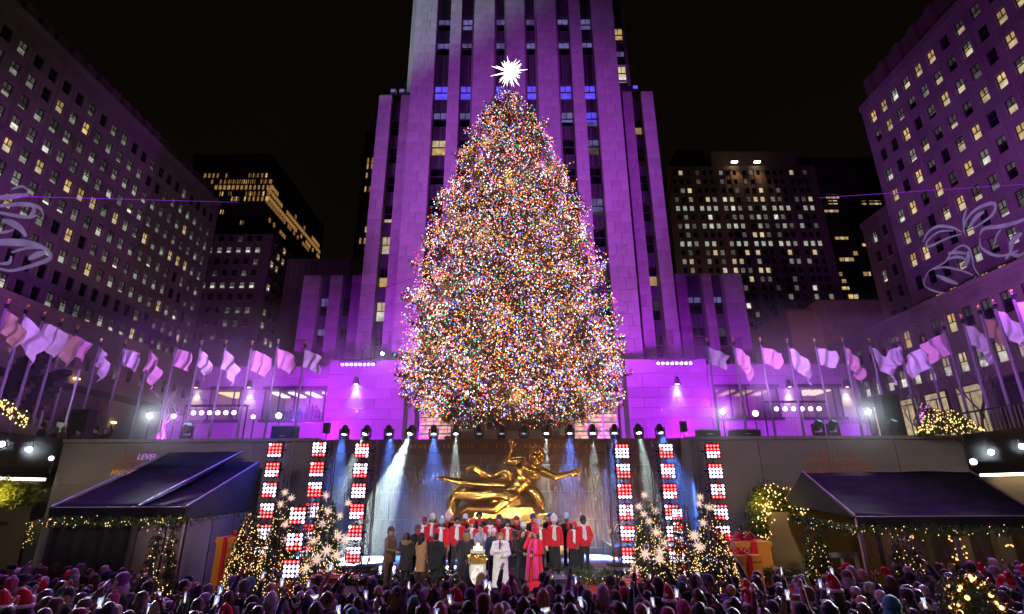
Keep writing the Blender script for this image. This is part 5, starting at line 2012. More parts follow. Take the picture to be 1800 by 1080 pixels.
rt = root('canopy_tent', (14, 20, 0), 'plain black tent with clear plastic walls and a lit garland', 'tent')
apx = at(1411, 831, 20.6)
ez = at(1503, 909, 17.0)
bk = at(1378, 886, 23.6)
xr = at(1704, 828, 20.6).x
xre = at(1830, 912, 17.0).x
roof_sheet([(ez.x, 17, ez.z), (xre, 17, ez.z), (xr, 20.6, apx.z), (apx.x, 20.6, apx.z)], sag=0.18, n1=18, wr=0.035).build('roof_panel', CANVAS, rt, smooth=True)
roof_sheet([(xr, 20.6, apx.z - 0.01), (apx.x, 20.6, apx.z - 0.01), (bk.x, 23.6, bk.z), (xre, 23.6, bk.z)], sag=0.1, n1=12).build('roof_panel', CANVAS, rt, smooth=True)
MB().prism([(ez.x - 0.05, 17, ez.z), (apx.x - 0.05, 20.6, apx.z), (bk.x - 0.05, 23.6, bk.z)], (0.03, 0, 0)).build('gable', DRAPE, rt)
roof_sheet([(xre, 17, ez.z), (xre, 23.6, bk.z), (xr, 20.62, apx.z), (xr, 20.6, apx.z)], sag=0.02).build('roof_panel', CANVAS, rt, smooth=True)
for a, b in (((ez.x, 17, ez.z + 0.04), (apx.x, 20.6, apx.z + 0.04)), ((apx.x, 20.6, apx.z + 0.04), (bk.x, 23.6, bk.z + 0.04)), ((xr, 20.6, apx.z + 0.05), (xre, 17, ez.z + 0.04)), ((ez.x, 16.97, ez.z), (xre, 16.97, ez.z))):
    MB().tube([a, b], 0.03, 6).build('rafter', GREYP, rt)
MB().box(ez.x, xre, 16.94, 16.965, ez.z - 0.32, ez.z).build('valance', CANVAS, rt)
for x in (ez.x + 0.08, ez.x + 2.9, ez.x + 5.8):
    MB().box(x - 0.05, x + 0.05, 17.0, 17.1, 0, ez.z - 0.05).build('post', ALU, rt)
MB().box(bk.x + 0.03, bk.x + 0.13, 23.4, 23.5, 0, bk.z).build('post', ALU, rt)
CLEARP = glassy('clear_vinyl', (0.72, 0.66, 0.55), 0.16, 0.12)
for k in range(4):
    vs, fs = [], []
    n = 26
    xa, xb2 = ez.x + 0.16 + k * 1.95, ez.x + 2.0 + k * 1.95
    for i in range(n + 1):
        x = xa + (xb2 - xa) * i / n
        for j in range(9):
            z = (ez.z - 0.06) * j / 8
            vs.append((x, 17.05 + 0.035 * math.sin(i * 1.1 + j * 0.6 + k) + 0.02 * math.sin(i * 2.7 - j), z))
    for i in range(n):
        for j in range(8):
            q = i * 9 + j
            fs.append((q, q + 9, q + 10, q + 1))
    MB().add(vs, fs).build('clear_wall', CLEARP, rt, smooth=True)
MB().box(ez.x + 0.2, xre, 23.3, 23.4, 0, ez.z - 0.1).build('back_wall', mat('ochre_wall', (0.42, 0.30, 0.12), 0.8, var=0.3, scale=0.8), rt)
for px in (1562, 1690, 1765):
    p = at(px, 960, 22.4)
    MB().box(p.x - 0.3, p.x + 0.3, 22.3, 22.6, 0, ez.z).build('drape', GREYP, rt)
# white framed door in the tent end
dr = root('white_door', (at(1465, 990, 19.0).x, 19.0, 0), 'white framed glazed door at the open end of the black tent', 'door')
xa, xb2 = at(1453, 990, 19).x, at(1510, 990, 19).x
zt = at(1480, 972, 19).z
MB().box(xa, xa + 0.1, 18.97, 19.05, 0, zt).box(xb2 - 0.1, xb2, 18.97, 19.05, 0, zt).box(xa + 0.101, xb2 - 0.101, 18.97, 19.05, zt - 0.14, zt).box((xa + xb2) / 2 - 0.04, (xa + xb2) / 2 + 0.04, 18.98, 19.04, 0, zt - 0.141).build('frame', WHITEP, dr)
MB().box(xa + 0.1, xb2 - 0.1, 19.005, 19.015, 0.05, zt - 0.14).build('pane', GLASS, dr)
garland('eave_garland', 'lit fir garland under the eave of the plain black tent', [(bk.x - 0.1, 23.0, ez.z - 0.3), (ez.x - 0.1, 17.0, ez.z - 0.36), (ez.x, 16.85, ez.z - 0.36), (xre, 16.85, ez.z - 0.38)], 0.10, 90, sag=0.03)
# warm lamps inside the clear tent
for px, py, w in ((1685, 967, 26), (1603, 946, 8), (1775, 960, 10)):
    p = at(px, py, 21.5)
    t = root('tent_lamp', p, {1685: 'glowing yellow lit branch cluster behind the clear tent wall', 1603: 'small bright lamp with an orange bar inside the clear tent', 1775: 'faint warm lamp inside the far end of the clear tent'}[px], 'lamp', 'lamps inside the clear tent')
    m = MB()
    for i in range(26 if px == 1685 else 5):
        m.ell((rnd.gauss(0, 0.14 if px == 1685 else 0.05), rnd.gauss(0, 0.1), rnd.gauss(0, 0.22 if px == 1685 else 0.03)), 0.035, 6, 4)
    m.build('bulbs', WARMN, t, world=False)
    MB().tube([(0, 0, 0), (0, 0, ez.z - p.z)], 0.01, 4).build('cord', BLACKM, t, world=False)
    d = bpy.data.lights.new('tent_lamp_glow', 'POINT')
    d.energy, d.color, d.shadow_soft_size = w, (1, 0.66, 0.22), 0.2
    lo = bpy.data.objects.new('tent_lamp_glow', d)
    COL.objects.link(lo)
    lo.location = p + Vector((0, -0.4, 0))

# yellow lit greenery: over the arcade door on one side, round a doorway on the other
YG = mat('yellow_green_boughs', (0.16, 0.19, 0.03), 0.7, var=0.5, scale=4)
pa, pb_ = at(2, 868, 20.4), at(118, 868, 22.8)
garland('lit_greenery', 'thick yellow lit fir boughs over the arcade doors by the canopy', [(-20.15, pa.y, pa.z), (-20.15, pb_.y + 0.6, pb_.z)], 0.30, 60, green=YG, dens=260)
garland('lit_greenery', 'hanging strand of yellow lights beside the arcade doors', [at(62, 918, 21.5), at(56, 955, 21.5)], 0.12, 26, green=YG)
p1, p2, p3, p4 = at(1322, 870, 23.8), at(1345, 868, 23.8), at(1372, 880, 23.8), at(1338, 952, 23.8)
garland('lit_greenery', 'arch of fir boughs with yellow lights round the dark doorway behind the gifts', [p4, at(1335, 905, 23.8), p2, p3, at(1410, 900, 23.4)], 0.33, 150, green=YG, dens=260, brad=0.03)
dw = root('dark_doorway', (at(1365, 940, 24.2).x, 24.2, 0), 'dark doorway with ochre surround under the yellow lit boughs', 'doorway')
xa, xb2, zt = at(1322, 940, 24.3).x, at(1400, 940, 24.3).x, at(1350, 880, 24.3).z
MB().box(xa, xb2, 24.3, 24.42, 0, zt).build('surround', TANW, dw)
MB().box(xa + 0.7, xb2 - 0.3, 24.22, 24.29, 0, zt - 0.9).build('door', DRAPE, dw)
for (x, y, z, w) in ((-19.6, 21.5, 3.6, 60), (at(1345, 900, 23).x, 23.2, 3.1, 30)):
    d = bpy.data.lights.new('greenery_glow', 'POINT')
    d.energy, d.color, d.shadow_soft_size = w, (1, 0.74, 0.16), 0.3
    lo = bpy.data.objects.new('greenery_glow', d)
    COL.objects.link(lo)
    lo.location = (x, y, z)


# ================================================================== GIFT BOXES
def gift(px0, px1, pyt, Y, dep, label, rz=0.0, zb=0.0):
    a, b = at(px0, pyt, Y), at(px1, pyt, Y)
    w = b.x - a.x
    t = root('gift_box', ((a.x + b.x) / 2, Y + dep / 2, zb), label, 'gift box', 'giant orange gift boxes', rz)
    h = a.z - zb
    MB().box(-w / 2, w / 2, -dep / 2, dep / 2, 0, h - 0.16).build('box', GIFTO, t, world=False)
    MB().box(-w / 2 - 0.03, w / 2 + 0.03, -dep / 2 - 0.03, dep / 2 + 0.03, h - 0.159, h).build('lid', GIFTO, t, world=False)
    rw = w * 0.09
    m = MB()
    m.box(-rw, rw, -dep / 2 - 0.045, -dep / 2 - 0.032, 0, h + 0.012)
    m.box(-rw, rw, -dep / 2 - 0.031, dep / 2 + 0.04, h + 0.001, h + 0.012)
    m.box(w / 2 + 0.032, w / 2 + 0.045, -rw, rw, 0, h + 0.013)
    m.box(-w / 2 - 0.045, w / 2 + 0.031, -rw, rw, h + 0.013, h + 0.02)
    m.build('ribbon', REDB, t, world=False)
    m = MB()
    for s in (-1, 1):
        for q in (0.0, 0.5):
            m.tube([(0, -q * 0.1, h + 0.03), (s * w * 0.16, -q * w * 0.2, h + 0.16 * w + 0.05), (s * w * 0.30, -q * w * 0.3, h + 0.10), (s * w * 0.12, -q * 0.1, h + 0.04), (0, 0, h + 0.04)], [0.02, w * 0.06, w * 0.07, w * 0.04, 0.02], 6, flat=0.45)
    m.ell((0, 0, h + 0.06), w * 0.05, 8, 6)
    m.build('bow', REDB, t, world=False)


gift(385, 424, 945, 17.9, 0.9, 'tall orange gift box between the canopy and the firs', -0.25)
gift(544, 592, 1016, 15.0, 0.6, 'small orange gift box at the foot of the starry fir, canopy side')
gift(1286, 1352, 953, 18.2, 1.1, 'large orange gift box behind the smaller one near the doorway', 0.15)
gift(1290, 1336, 977, 16.7, 0.9, 'middle sized orange gift box standing before the larger one', 0.1)
gift(1100, 1142, 1024, 15.0, 0.6, 'small orange gift box at the foot of the starry fir, choir side')
spot('gift_lamp', (10.5, 14.0, 5.0), (8.2, 18.0, 1.6), (1.0, 0.75, 0.4), 700, 50, 0.8, 0.2)
spot('gift_lamp', (-10.5, 13.0, 5.0), (-9.2, 17.6, 1.6), (1.0, 0.7, 0.4), 420, 40, 0.8, 0.2)


# ================================================================== BARE TREES, TERRACE THINGS
def bare_tree(px, pyt, Y, label, material, z0=PZ, seed=1, spread=0.5):
    rn = random.Random(seed)
    top = at(px, pyt, Y)
    H = top.z - z0
    t = root('bare_tree', (top.x, Y, z0), label, 'tree', 'leafless trees')
    tr, br = MB(), MB()

    def grow(p, d, L, r, lev):
        q = p + d * L
        mid = p + d * (L * 0.5) + Vector((rn.gauss(0, 0.06), rn.gauss(0, 0.06), 0)) * L
        (tr if lev == 0 else br).tube([p, mid, q], [r, r * 0.85, r * 0.65], 5 if lev < 2 else 4)
        if lev >= 5 or L < 0.12: return
        for k in range(3 if lev < 3 else 2):
            nd = (d + Vector((rn.gauss(0, spread), rn.gauss(0, spread), rn.uniform(-0.1, 0.45)))).normalized()
            grow(q if k else p + d * (L * 0.75), nd, L * rn.uniform(0.58, 0.8), r * 0.6, lev + 1)
    grow(Vector((0, 0, 0)), Vector((0, 0, 1)), H * 0.36, H * 0.022, 0)
    tr.build('trunk', material, t, world=False)
    tag(br.build('branches', material, t, world=False), kind='stuff')


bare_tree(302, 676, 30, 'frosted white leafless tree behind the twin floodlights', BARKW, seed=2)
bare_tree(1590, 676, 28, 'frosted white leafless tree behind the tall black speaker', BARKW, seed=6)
bare_tree(160, 690, 31, 'dark leafless tree in front of the bright shopfronts', BARK, seed=8)
bare_tree(90, 680, 29, 'dark leafless tree nearest the slanted speaker stacks', BARK, seed=9)
bare_tree(640, 590, 45.0, 'thin leafless tree on the entrance wall under the pale shoulder', BARK, z0=zl_top, seed=12)
bare_tree(1180, 588, 45.0, 'thin leafless tree on the entrance wall before the dark shoulder', BARK, z0=zr_top, seed=14)
bare_tree(1700, 640, 27, 'dark leafless tree in front of the unlit shopfront', BARK, seed=17)
bare_tree(555, 600, 46.5, 'thin leafless tree before the annex window strips', BARK, z0=wl_top, seed=19)

# slanted speaker arrays, barrier, terrace string lights
for px, py, w, lab in ((62, 660, 1.3, 'slanted line speaker stack nearer the lit shop windows'), (98, 690, 1.1, 'second slanted line speaker stack with pale edges')):
    a = at(px, py - 30, 25.5)
    t = root('line_speaker_stack', (a.x, 25.5, PZ), lab, 'speaker')
    m = MB()
    for i in range(9):
        m.cbox((-0.11 * i, -0.02 * i * i * 0.3, a.z - PZ - 0.3 * i), (w, 0.6, 0.26), 0, Matrix.Rotation(0.1 + 0.04 * i, 3, 'X') @ Matrix.Rotation(-0.3, 3, 'Y'))
    o = m.build('cabinets', BLACKM, t, world=False)
    tag(o, kind='stuff')
    MB().tube([(0.7, 0.5, 0), (0.7, 0.5, a.z - PZ + 0.4)], 0.06, 6).tube([(0.7, 0.5, a.z - PZ + 0.35), (-0.2, 0, a.z - PZ + 0.35)], 0.05, 6).build('tower', ALU, t, world=False)
for px, py, hh, lab in ((1556, 710, 2.0, 'tall black speaker box beside the brilliant floodlight'), (150, 735, 1.9, 'tall black box behind the spectators on the plaza')):
    p = at(px, py - 14, 26.6)
    t = root('speaker_cabinet', (p.x, 26.6, PZ), lab, 'speaker')
    MB().box(-0.45, 0.45, -0.3, 0.3, 0, p.z - PZ).build('cabinet', BLACKM, t, world=False)
    MB().box(-0.4, 0.4, -0.33, -0.302, 0.08, p.z - PZ - 0.08).build('grille', DRAPE, t, world=False)
garland('terrace_garland', 'sloping lit garland at the terrace edge beyond the speaker stacks', [at(0, 707, 23.5), at(52, 742, 23.5)], 0.15, 90, brad=0.035)
MB_ = MB().prism([at(-30, 712, 23.7), at(52, 748, 23.7), at(52, 772, 23.7), at(-30, 772, 23.7)], (0, 0.3, 0))
tag(MB_.build('sloped_parapet', CONC), 'sloped stone parapet under the lit garland', 'parapet')
rl = root('iron_railing', (20.6, 20, PZ), 'iron railing with slim balusters along the terrace above the floodlight', 'railing')
MB().box(20.55, 20.6, 9.0, 24.4, PZ + 0.95, PZ + 1.02).build('rail', BLACKM, rl)
bx_ = MB().box(-0.015, 0.015, -0.015, 0.015, 0, 0.94).mesh('baluster', ALU)
for i in range(70):
    link('baluster', bx_, rl, Vector((20.575, 9.2 + 0.21 * i, PZ + 0.06)) - rl.location)
for px, py, lab in ((135, 666, 'amber lamp on the dark stone wing above the flag row'), (200, 743, 'flat amber lamp low on the dark stone wing')):
    p = atX(px, py, XB + 0.3)
    t = root('street_lamp', p, lab, 'lamp', 'amber lamps on the stone wing')
    MB().ell((0, 0, 0), (0.25, 0.45, 0.14), 10, 6).build('lamp', em('amber_lamp', (1.0, 0.62, 0.2), 7, False), t, world=False)
    MB().box(-0.3, 0.0, -0.05, 0.05, 0.1, 0.2).build('bracket', BLACKM, t, world=False)
for (px, py, w, lab) in ((500, 772, 1.1, 'black flight case on the wall by the outer flagpole'), (1245, 772, 1.0, 'low black cable case on the wall past the pole speaker'), (1310, 773, 1.3, 'low black cable heap on the wall under the wide window')):
    p = at(px, py, 25.6)
    t = root('flight_case', (p.x, 25.6, PZ + 0.03), lab, 'case')
    MB().box(-w / 2, w / 2, -0.3, 0.3, 0, 0.35 if px != 500 else 0.62).build('body', BLACKM, t, world=False)
    MB().box(-w / 2 - 0.02, w / 2 + 0.02, -0.32, 0.32, 0.351 if px != 500 else 0.621, 0.39 if px != 500 else 0.66).build('lid', ALU, t, world=False)
    MB().box(-0.12, 0.12, -0.345, -0.305, 0.15, 0.2).build('handle', ALU, t, world=False)
# laser lines across the square, their scattered light built as glowing tubes
LASER = em('laser_violet', (0.40, 0.03, 1.0), 0.9, False)
for a, b, lab in ((at(-20, 344, 34), at(420, 356, 70), 'thin violet laser line across the dim office block'), (at(1440, 348, 70), at(1820, 323, 34), 'thin violet laser line across the violet office block')):
    tag(MB().tube([a, b], [0.022, 0.012], 5).build('laser_line', LASER), lab, 'laser')
# guy wires of the big tree
for a, b, lab in ((at(755, 478, 32), at(640, 520, 47), 'guy wire from the big tree to the pale shoulder'), (at(1075, 455, 32), at(1175, 350, 47.3), 'guy wire from the big tree up to the dark shoulder'), (at(1080, 520, 32), at(1135, 560, 46), 'guy wire from the big tree down to the slab')):
    tag(MB().tube([a, b], 0.012, 4).build('guy_wire', BLACKM), lab, 'wire')
# wreath of gold balls, nearest the camera
wp = at(1712, 1080, 9.6)
wr = root('ball_wreath', (wp.x, 9.6, 0), 'fir bush studded with shiny gold balls in the near crowd', 'decoration')
m, g = MB(), MB()
for i in range(150):
    a, r_ = rnd.uniform(0, 2 * PI), rnd.uniform(0.28, 0.46)
    p = (math.cos(a) * r_ * 1.0 + 0.05, rnd.uniform(-0.22, 0.2), at(1712, 1066, 9.6).z + math.sin(a) * r_)
    m.ell(p, rnd.uniform(0.018, 0.042), 7, 5, i % 4 == 0)
tag(m.build('gold_balls', [GOLD, WARMN], wr, world=False), kind='stuff')
n = 700
a = rg.uniform(0, 2 * PI, n)
r_ = np.sqrt(rg.uniform(0.0, 1, n)) * 0.46
pp = np.stack([np.cos(a) * r_, rg.uniform(-0.1, 0.2, n), at(1712, 1066, 9.6).z + np.sin(a) * r_], 1)
V, F = spray_arrays(pp, rg.normal(size=(n, 3)), rg.uniform(0.08, 0.16, n), 0.5, 4, rg)
o = link('foliage', raw_mesh('foliage', V, F, GREEN), wr)
o['kind'] = 'stuff'
MB().tube([(0, 0, 0), (0, 0, at(1712, 1066, 9.6).z)], 0.04, 6).build('stem', BARK, wr, world=False)

# projected bells and bow, their light made as glowing strips on the facades
PROJ = em('projection_glow_strip', (0.55, 0.42, 0.85), 0.21, False, base=(0.3, 0.28, 0.3), noise=0.25, nscale=0.6)


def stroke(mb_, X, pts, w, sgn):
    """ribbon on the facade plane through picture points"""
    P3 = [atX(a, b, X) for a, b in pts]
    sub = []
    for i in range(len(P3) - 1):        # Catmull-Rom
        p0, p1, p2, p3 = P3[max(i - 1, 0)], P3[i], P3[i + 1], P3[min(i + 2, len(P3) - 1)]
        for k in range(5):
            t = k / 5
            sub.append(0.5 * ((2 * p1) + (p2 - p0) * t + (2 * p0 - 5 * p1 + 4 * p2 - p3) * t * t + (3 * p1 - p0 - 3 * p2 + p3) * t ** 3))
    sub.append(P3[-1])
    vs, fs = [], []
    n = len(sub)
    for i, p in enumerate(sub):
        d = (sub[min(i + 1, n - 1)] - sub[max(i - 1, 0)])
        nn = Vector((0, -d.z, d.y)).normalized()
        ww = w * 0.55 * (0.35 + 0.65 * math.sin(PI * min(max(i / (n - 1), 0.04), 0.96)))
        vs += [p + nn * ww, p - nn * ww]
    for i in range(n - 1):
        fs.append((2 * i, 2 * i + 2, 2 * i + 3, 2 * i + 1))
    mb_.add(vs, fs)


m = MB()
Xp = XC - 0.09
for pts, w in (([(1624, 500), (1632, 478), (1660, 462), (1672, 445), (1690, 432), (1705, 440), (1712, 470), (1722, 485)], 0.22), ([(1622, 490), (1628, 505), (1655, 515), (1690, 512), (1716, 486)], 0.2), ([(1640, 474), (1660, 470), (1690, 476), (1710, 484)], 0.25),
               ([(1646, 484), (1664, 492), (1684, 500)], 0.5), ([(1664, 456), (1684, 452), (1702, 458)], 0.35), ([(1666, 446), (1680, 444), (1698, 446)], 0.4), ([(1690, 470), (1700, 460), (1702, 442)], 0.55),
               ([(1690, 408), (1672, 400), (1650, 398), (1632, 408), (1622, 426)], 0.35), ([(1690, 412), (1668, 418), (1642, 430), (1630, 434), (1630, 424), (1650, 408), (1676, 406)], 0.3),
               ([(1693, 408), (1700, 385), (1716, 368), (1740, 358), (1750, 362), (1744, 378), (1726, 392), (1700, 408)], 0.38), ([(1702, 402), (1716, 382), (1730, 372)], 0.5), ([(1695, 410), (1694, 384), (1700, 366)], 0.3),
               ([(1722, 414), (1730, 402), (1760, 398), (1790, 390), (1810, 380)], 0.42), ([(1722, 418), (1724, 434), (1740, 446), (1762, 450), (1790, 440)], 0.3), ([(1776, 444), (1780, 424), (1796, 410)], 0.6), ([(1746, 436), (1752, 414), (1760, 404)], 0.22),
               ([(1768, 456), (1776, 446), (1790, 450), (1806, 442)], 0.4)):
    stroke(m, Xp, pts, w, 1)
tag(m.build('bell_glow_strips', PROJ), 'white bell and ribbon bow in glowing strips on the violet office block', 'projection')
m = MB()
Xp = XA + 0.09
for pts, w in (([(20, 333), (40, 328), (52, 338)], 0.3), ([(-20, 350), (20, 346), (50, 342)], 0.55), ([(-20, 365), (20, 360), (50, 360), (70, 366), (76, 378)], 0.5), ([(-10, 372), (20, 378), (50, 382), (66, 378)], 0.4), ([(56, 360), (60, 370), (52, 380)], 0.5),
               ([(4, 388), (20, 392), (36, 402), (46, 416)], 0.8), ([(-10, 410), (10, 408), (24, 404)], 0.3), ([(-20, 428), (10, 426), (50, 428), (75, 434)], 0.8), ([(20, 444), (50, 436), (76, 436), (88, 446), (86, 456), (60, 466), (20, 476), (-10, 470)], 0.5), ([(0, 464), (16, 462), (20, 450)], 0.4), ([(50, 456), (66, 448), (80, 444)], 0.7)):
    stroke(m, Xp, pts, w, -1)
tag(m.build('bell_glow_strips', PROJ), 'white bell outline in glowing strips on the dim greenish windowed block', 'projection')

# stage smoke in front of the granite wall, which shows the beams
sm = MB().box(-9.6, 9.6, 21.6, 25.94, 1.2, 7.2)
o = sm.build('stage_smoke', [])
vm = bpy.data.materials.new('stage_smoke')
vm.use_nodes = True
nt = vm.node_tree
nt.nodes.remove(nt.nodes['Principled BSDF'])
pv = nt.nodes.new('ShaderNodeVolumePrincipled')
pv.inputs['Color'].default_value = (0.9, 0.9, 0.92, 1)
pv.inputs['Density'].default_value = 0.018
nt.links.new(pv.outputs['Volume'], nt.nodes['Material Output'].inputs['Volume'])
o.data.materials.append(vm)
tag(o, 'thin stage smoke hanging before the fountain wall', 'smoke', kind='stuff')

hz = MB().box(-31, 31, 25.95, 43.9, 5.99, 13.5).box(-31, -9.65, 20.4, 25.94, 4.62, 10.5).box(9.65, 31, 20.4, 25.94, 4.62, 10.5)
o = hz.build('haze', [])
vm2 = vm.copy()
vm2.name = 'plaza_haze'
vm2.node_tree.nodes['Principled Volume'].inputs['Density'].default_value = 0.0085
o.data.materials.append(vm2)
tag(o, 'thin theatrical haze drifting over the plaza lamps', 'haze', kind='stuff')

# ================================================================== PEOPLE
_tmp = bpy.data.scenes.new('workbench')


def remesh(mb, voxel, smooth=2, mats=None, name='body', fac=0.5, noise=0.0, nsc=0.1):
    """one continuous skin over overlapping limbs"""
    me = mb.mesh(name, mats or SKIN)
    o = bpy.data.objects.new(name, me)
    _tmp.collection.objects.link(o)
    r = o.modifiers.new('r', 'REMESH')
    r.mode = 'VOXEL'
    r.voxel_size = voxel
    r.use_smooth_shade = True
    if smooth:
        s = o.modifiers.new('s', 'SMOOTH')
        s.factor = fac
        s.iterations = smooth
    if noise:
        tx = bpy.data.textures.new('folds', 'CLOUDS')
        tx.noise_scale = nsc
        d = o.modifiers.new('d', 'DISPLACE')
        d.texture = tx
        d.strength = noise
        d.mid_level = 0.5
        d.texture_coords = 'LOCAL'
    vl = _tmp.view_layers[0]
    vl.update()
    dg = vl.depsgraph
    dg.update()
    out = bpy.data.meshes.new_from_object(o.evaluated_get(dg), depsgraph=dg)
    out.name = name
    out.materials.clear()
    for m in (mats if isinstance(mats, (list, tuple)) else [mats or SKIN]):
        out.materials.append(m)
    bpy.data.objects.remove(o)
    bpy.data.meshes.remove(me)
    return out


def join_extra(me, mb, m0):
    """append small details (eyes, mouth) to a mesh, material index from m0"""
    bm = bmesh.new()
    bm.from_mesh(me)
    tmp = mb.mesh('x', [SKIN])
    n = len(bm.faces)
    bm.from_mesh(tmp)
    bm.faces.ensure_lookup_table()
    for k, f in enumerate(bm.faces[n:]):
        f.material_index = m0 + mb.m[k]
    bm.to_mesh(me)
    bm.free()
    bpy.data.meshes.remove(tmp)


# joint positions, person faces -Y, 1.72 m tall
ARMS = {'down': ((0.25, 0.02, 1.13), (0.265, -0.05, 0.88)),
        'front': ((0.26, -0.04, 1.12), (0.10, -0.24, 1.06)),
        'mic': ((0.27, -0.05, 1.14), (0.05, -0.20, 1.36)),
        'phone': ((0.24, -0.20, 1.26), (0.10, -0.34, 1.58)),
        'high': ((0.30, -0.10, 1.62), (0.26, -0.24, 1.88)),
        'pocket': ((0.29, 0.04, 1.14), (0.20, -0.08, 0.96)),
        'reach': ((0.28, -0.16, 1.22), (0.22, -0.40, 1.12)),
        'ear': ((0.30, -0.12, 1.24), (0.15, -0.10, 1.52))}


def arm_pts(kind, s):
    e, w = ARMS[kind]
    return Vector((0.185 * s, 0, 1.40)), Vector((e[0] * s, e[1], e[2])), Vector((w[0] * s, w[1], w[2]))


def body_mesh(la, ra, mouth=False, vox=0.0115):
    m = MB()
    m.ell((0, 0.005, 1.62), (0.078, 0.098, 0.112), 16, 12)        # skull
    m.ell((0, -0.025, 1.568), (0.058, 0.066, 0.066), 14, 10)      # jaw
    m.ell((0, -0.104, 1.590), (0.014, 0.020, 0.024), 8, 6)        # nose
    m.ell((0, -0.088, 1.626), (0.055, 0.016, 0.012), 10, 6)       # brow
    for s in (-1, 1):
        m.ell((0.081 * s, 0.01, 1.600), (0.014, 0.022, 0.034), 8, 6)
    m.cap((0, 0.01, 1.44), (0, -0.005, 1.55), 0.062, 0.052)
    m.ell((0, 0, 1.30), (0.165, 0.10, 0.18), 16, 10)
    m.ell((0, 0, 1.10), (0.14, 0.095, 0.18), 16, 10)
    m.ell((0, 0, 0.94), (0.155, 0.10, 0.13), 16, 10)
    for s in (-1, 1):
        m.cap((0.085 * s, 0, 0.90), (0.095 * s, -0.005, 0.50), 0.080, 0.052)
        m.cap((0.095 * s, -0.005, 0.50), (0.10 * s, 0.01, 0.09), 0.052, 0.036)
        m.cap((0.10 * s, 0.02, 0.05), (0.105 * s, -0.14, 0.035), 0.04, 0.034)
        sh, el, wr = arm_pts(la if s > 0 else ra, s)
        m.cap((0.10 * s, 0, 1.40), sh, 0.065, 0.058)
        m.cap(sh, el, 0.052, 0.042)
        m.cap(el, wr, 0.042, 0.028)
        d = (wr - el).normalized()
        side = d.cross(Vector((0, 1, 0.2))).normalized()
        nrm = side.cross(d)
        pc = wr + d * 0.055
        rot = Matrix((side, d, nrm)).transposed()
        m.ell(pc, (0.040, 0.052, 0.020), 10, 8, 0, rot)
        for k, L in enumerate((0.072, 0.084, 0.078, 0.060)):
            a = wr + d * 0.09 + side * (-0.030 + 0.020 * k)
            b = a + d * (L * 0.55) + side * (-0.004 + 0.003 * k)
            c = b + d * (L * 0.42) - nrm * (0.014 * s)
            m.cap(a, b, 0.0105, 0.0095, 6)
            m.cap(b, c, 0.0095, 0.0085, 6)
        a = wr + d * 0.03 + side * 0.032 * (-1)
        m.cap(a, a + d * 0.035 - side * 0.03, 0.013, 0.011, 6)
        m.cap(a + d * 0.035 - side * 0.03, a + d * 0.068 - side * 0.034, 0.011, 0.009, 6)
    me = remesh(m, vox, 1, [SKIN, EYED, MOUTHD], 'person')
    e = MB()
    for s in (-1, 1):
        e.ell((0.031 * s, -0.088, 1.612), (0.013, 0.008, 0.007), 8, 6, 0)
    if mouth:
        e.ell((0, -0.088, 1.541), (0.017, 0.012, 0.019), 8, 6, 1)
    else:
        e.ell((0, -0.090, 1.546), (0.021, 0.008, 0.005), 8, 6, 1)
    join_extra(me, e, 1)
    return me


def coat_mesh(la, ra, hem=0.78, bulk=1.0, flare=0.0, puffs=False, fur=False, collar=True):
    m = MB()
    m.ell((0, 0, 1.33), (0.20 * bulk, 0.125 * bulk, 0.15), 18, 10)
    prof = []
    n = 9
    for k in range(n + 1):
        t = k / n
        z = 1.36 - (1.36 - hem) * t
        w = 0.185 - 0.012 * math.sin(PI * min(t * 1.4, 1)) + flare * t
        if puffs: w += 0.014 * (k % 2)
        prof.append((w * bulk, z))
    vs, fs = [], []
    N = 18
    for (w, z) in prof:
        for k in range(N):
            a = 2 * PI * k / N
            vs.append((w * math.cos(a), w * 0.72 * math.sin(a), z))
    for i in range(n):
        for k in range(N):
            a, b = i * N + k, i * N + (k + 1) % N
            fs.append((a, b, b + N, a + N))
    fs.append(tuple(range(N)))
    fs.append(tuple(n * N + k for k in range(N - 1, -1, -1)))
    m.add(vs, fs)
    for s in (-1, 1):
        sh, el, wr = arm_pts(la if s > 0 else ra, s)
        m.cap((0.10 * s, 0, 1.39), sh, 0.085 * bulk, 0.080 * bulk)
        m.cap(sh, el, 0.074 * bulk, 0.064 * bulk)
        m.cap(el, el.lerp(wr, 0.93), 0.064 * bulk, 0.050 * bulk)
        if puffs:
            for t in (0.25, 0.6, 0.95):
                p = sh.lerp(el, t); m.ell(p, 0.083 * bulk, 10, 8)
                p = el.lerp(wr, t * 0.8); m.ell(p, 0.070 * bulk, 10, 8)
    if collar:
        m.tube([(0.085 * math.cos(a), 0.075 * math.sin(a) + 0.01, 1.475) for a in [2 * PI * k / 12 for k in range(13)]], 0.034 * bulk, 8)
    if fur:
        for i in range(26):
            a = 2 * PI * i / 26
            m.ell((0.20 * bulk * math.cos(a), 0.15 * bulk * math.sin(a), hem + 0.06), 0.06, 8, 6)
        m.ell((0, -0.13, 1.22), (0.27, 0.10, 0.10), 14, 8)
        m.ell((0, -0.02, 1.44), (0.22, 0.17, 0.09), 14, 8)
    me = remesh(m, 0.02, 2, [FUR if fur else CLOTH], 'coat', noise=0.022 if not fur else 0.03, nsc=0.09 if not fur else 0.05)
    return me


